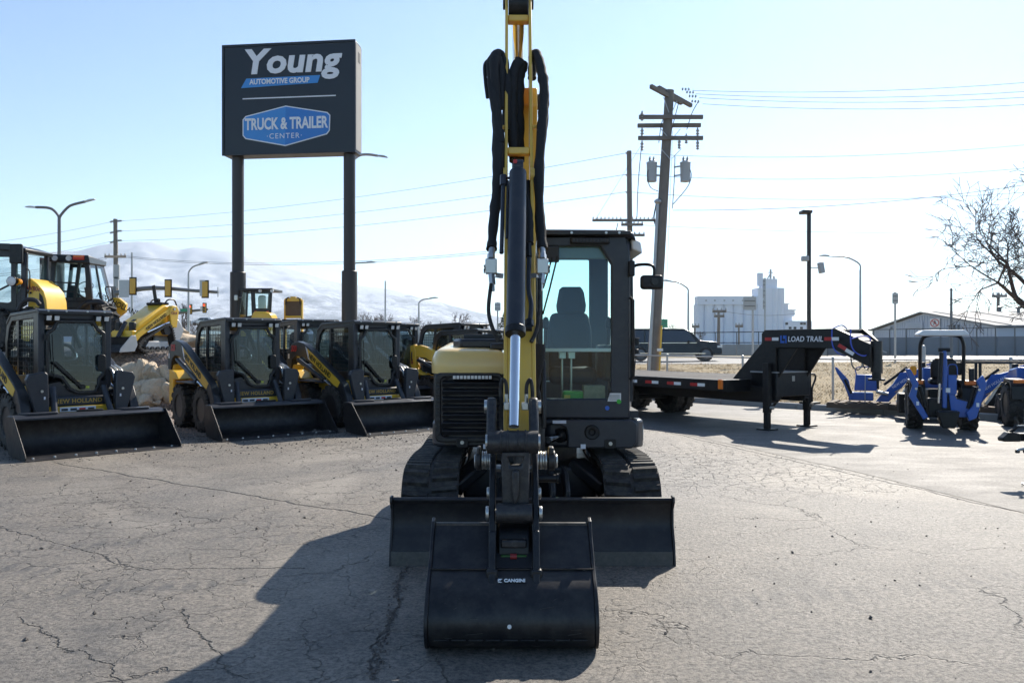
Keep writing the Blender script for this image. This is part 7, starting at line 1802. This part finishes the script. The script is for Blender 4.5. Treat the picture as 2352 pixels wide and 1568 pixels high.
def mini_loader():
    d = 21.6; z0 = 1.38; th = R(-22)
    T = empty('mini_track_loader', (PX(315,d), d+.4, z0), th, 'small yellow stand-on track loader on the mound above the boulders', 'track loader')
    T.scale = (.92,.92,.92)
    # local: front (bucket) = -Y
    for s in (-1, 1):
        path = [(-.62,.06),(-.70,.14),(-.68,.26),(-.55,.34),(.30,.78),(.44,.80),(.55,.70),(.70,.16),(.66,.05),(.55,.0),(-.5,.0)]
        b = MB(); inn_ = inset(path, .05); a_ = lambda p: abs(sum(p[i-1][0]*p[i][1]-p[i][0]*p[i-1][1] for i in range(len(p))))
        if a_(inn_) > a_(path): inn_ = inset(path, -.05)
        b.ring(path, inn_, *sorted((s*.30, s*.55)), 'x'); tk = b.build('track', M['rubber'], T, .006)
        ln_ = MB(); 
        for p, dd in walk(path, .075):
            nn = Vector((dd.y, -dd.x)); cc = Vector((.0, .35))
            if (p-cc).dot(nn) < 0: nn = -nn
            q = p+nn*.012; b = MB(); b.box((s*.425, q.x, q.y), (.25,.035,.03), Matrix.Rotation(math.atan2(dd.y, dd.x), 3, 'X')); b.build('lug', M['rubber'], tk)
        b = MB(); b.prism([(-.48,.07),(.45,.07),(.40,.30),(-.30,.30)], *sorted((s*.34,s*.50)), 'x'); b.build('track_frame', M['galv'], tk, .01)
        for y in (-.4,-.2,0,.2,.4):
            b = MB(); b.lathe([(-.12,.03),(-.12,.065),(.12,.065),(.12,.03)], (s*.425,y,.085), 'x', 14); b.build('roller', M['cast'], tk)
        b = MB(); b.lathe([(-.08,.05),(-.08,.14),(.08,.14),(.08,.05)], (s*.425,.40,.62), 'x', 14); b.build('sprocket', M['cast'], tk)
        b = MB(); b.prism([(.62,1.22),(.50,1.28),(-.75,.52),(-.95,.28),(-.86,.18),(-.62,.42),(.45,1.08)], *sorted((s*.42,s*.52)), 'x'); am = b.build('lift_arm', M['yellow'], T, .012)
        b = MB(); b.prism([(.50,.70),(.72,.70),(.80,1.20),(.72,1.34),(.52,1.34),(.44,1.2)], *sorted((s*.40,s*.54)), 'x'); tw = b.build('tower', M['yellow'], T, .02)
        if s > 0:
            text('NEW HOLLAND', .13, M['black'], am, (s*.524,-.05,.86), (0,.853,.52), (0,-.52,.853), bold=.003, sx=.9)
            text('C314', .10, M['darkred'], tw, (s*.544,.60,1.12), (0,1,0), (0,0,1), bold=.003)
        b = MB(); b.cyl((s*.47,.5,.86),(s*.47,-.35,.55),.04,n=12); b.build('lift_ram', M['chrome'], T)
        b = MB(); b.cyl((s*.47,.60,1.24),(s*.57,.60,1.24),.04,n=12); b.build('pin', M['steel'], T)
    b = MB(); b.prism([(-.62,.50),(-.66,.70),(-.52,.80),(.40,1.36),(.62,1.36),(.62,.45)], -.36, .36, 'x'); hd = b.build('hood', M['yellow'], T, .05)
    b = MB(); b.box((.0,-.36,.895), (.14,.10,.02), Matrix.Rotation(R(31),3,'X')); b.build('latch', M['black'], hd)
    b = MB(); b.bx(-.30,.30,.36,.66,1.36,1.44); b.build('dash', M['black'], T, .03)
    b = MB(); b.tube(smooth_pts([(.28,.5,1.40),(.30,.62,1.52),(.30,.85,1.52),(.30,.95,1.35)],4), .022, 7); b.tube(smooth_pts([(-.28,.5,1.40),(-.30,.62,1.52),(-.30,.85,1.52),(-.30,.95,1.35)],4), .022, 7); b.build('grab_bar', M['black'], T)
    b = MB(); b.bar((-.05,.5,1.42),(-.15,.5,1.95),.12,.03); b.cyl((.0,.45,1.5),(.12,.45,1.5),.06,n=10); b.build('control_lever', M['black'], T, .01)
    b = MB(); b.bx(-.38,.38,-.80,-.62,.36,.60); b.build('front_plate', M['yellow'], T, .03)
    for x in (-.26,.26):
        b = MB(); b.bx(x-.09,x+.09,-.72,-.60,.58,.84); b.build('front_block', M['black'], T, .03)
    b = MB(); b.cyl((.0,-.66,.84),(.02,-.95,.40),.06,n=12); b.build('tilt_ram', M['slate'], T)
    b = MB(); b.strip([(-.92,.42),(-.86,.20),(-.95,.04),(-1.45,.02)], -.62, .62, .02, 'x'); bk = b.build('bucket', M['bucket'], T, .004)
    for s in (-1, 1):
        b = MB(); b.prism([(-.90,.46),(-.84,.2),(-.94,.02),(-1.45,.0),(-1.42,.10),(-1.05,.46)], *sorted((s*.62,s*.64)), 'x'); b.build('side_plate', M['galv'], bk, .004)
    b = MB(); b.prism([(.62,.25),(.95,.25),(1.15,.65),(.92,.95),(.72,.9)], -.40, .40, 'x'); b.build('rear_platform', M['galv'], T, .02)
mini_loader()
def compact_loader():
    d = 26.0; o = Vector((PX(585,d), d+.6, .8)); T = empty('compact_loader', o, 0, 'compact loader with glazed cab and yellow hood, its roof showing above the 328 skid steer', 'loader'); setorg(o)
    f_ = pxring([(583,726),(622,726),(625,668),(580,664)], [(587,708),(617,708),(619,673),(585,671)], d, .05, M['charcoal'], 'rear_frame', T)
    pxpane([(587,708),(617,708),(619,673),(585,671)], d+.02, f_)
    pxring([(545,735),(583,726),(580,664),(553,666)], [(549,730),(578,724),(576,670),(557,671)], d+.06, .05, M['charcoal'], 'side_frame', T)
    pxpane([(549,730),(578,724),(576,670),(557,671)], d+.08, f_)
    b = MB(); b.bar(P(566,730,d+.05), P(568,668,d+.05), .05, .05); b.build('door_post', M['charcoal'], f_)
    pxring([(545,735),(622,730),(625,668),(553,666)], [(555,726),(612,724),(616,675),(560,674)], d+1.0, .05, M['charcoal'], 'front_frame', T)
    b = MB(); b.bx(PX(551,d),PX(627,d),d-.05,d+1.1,PZ(668,d),PZ(662,d)); b.build('roof', M['charcoal'], f_, .02)
    for px in (598,625):
        b = MB(); b.lathe([(-.03,.02),(-.05,.05),(.02,.05)], P(px,668,d-.05), 'y', 12); b.build('work_lamp', M['lens'], f_)
    b = MB(); b.prism(rrect(PX(592,d+.5),PX(610,d+.5),PZ(712,d+.5),PZ(678,d+.5),.08), d+.5, d+.62, 'y'); b.build('seat', M['steel'], T, .04)
    b = MB(); b.prism(pxpoly([(576,735),(628,735),(622,720),(610,716),(584,715)], d-.5), d-.6, d+.1, 'y'); b.build('hood', M['yellow'], T, .05)
    for px in (587,615):
        b = MB(); p = P(px,716,d-.02); b.bx(p.x-.03,p.x+.03,d-.05,d-.02,p.z-.03,p.z+.03); b.build('tail_lamp', M['redlamp2'], T)
    b = MB(); b.prism(rrect(PX(540,d),PX(548,d),PZ(690,d),PZ(678,d),.03), d-.1, d-.04, 'y'); b.bar(P(548,683,d), P(556,683,d), .02, .02); b.build('mirror', M['steel'], T, .01)
    b = MB(); b.bx(PX(552,d),PX(622,d),d,d+1.1,.9,PZ(732,d)); b.build('chassis', M['yellow'], T, .03)
    for px in (560,615): wheel(T, Vector((PX(px,d), d-.1, .9+.45))-o, .45, .3, .24, 'yellow', 14, .03)
    setorg((0,0,0))
M['redlamp2'] = pbr('red_lens', (.55,.03,.03), .3)
compact_loader()
def raised_plate():
    d = 27.0; o = Vector((PX(674,d), d, .6)); T = empty('raised_loader_arm', o, 0, 'raised yellow loader arm with dark attachment plate above the half hidden skid steer', 'loader'); setorg(o)
    for xa, xb in ((652,656),(691,695)):
        b = MB(); b.bx(PX(xa,d),PX(xb,d),d,d+.12,.7,PZ(688,d)); b.build('arm', M['yellow'], T, .01)
    p0, p1 = P(656,725,d), P(691,692,d); b = MB(); b.bx(p0.x,p1.x,d-.02,d+.03,p0.z,p1.z); pl = b.build('attachment_plate', M['pallet'], T, .01)
    b = MB(); b.bx(p0.x-.02,p1.x+.02,d-.05,d+.06,p1.z,p1.z+.10); b.bx(p0.x,p1.x,d-.04,d+.05,p0.z-.08,p0.z); b.build('plate_edge', M['yellow'], pl, .01)
    b = MB(); b.bx(PX(667,d),PX(680,d),d-.04,d+.06,PZ(690,d),PZ(681,d)); b.build('top_hook', M['yellow'], T, .01)
    for xa, s in ((656,1),(690,-1)):
        b = MB(); b.tube(smooth_pts([P(xa,700,d-.06),P(xa+s*2,686,d-.06),P(xa+s*9,683,d-.06)],4), .02, 6); b.build('hose', M['rubber'], T)
    b = MB(); b.bx(PX(648,d),PX(699,d),d-.1,d+.5,PZ(742,d),PZ(733,d)); b.build('cab_top', M['black'], T, .04)
    setorg((0,0,0))
raised_plate()

# low concrete barrier and verge by the far road, left
sheet('verge', [(-60,52),(-8,52),(-6,74),(-62,78)], .62, M['lawn'])
T = empty('concrete_barrier', (PX(420,76), 76, .6), 0, 'low concrete barrier along the far road at left', 'barrier'); setorg(T.location)
for k in range(16):
    a = Vector((PX(300,77)+k*1.9,77,1.9)); b = MB(); b.prism([(77-.3,.5),(77+.3,.5),(77+.12,2.35),(77-.12,2.35)], a.x, a.x+1.87, 'x'); b.build('barrier_block', M['concrete'], T, .02)
setorg((0,0,0))
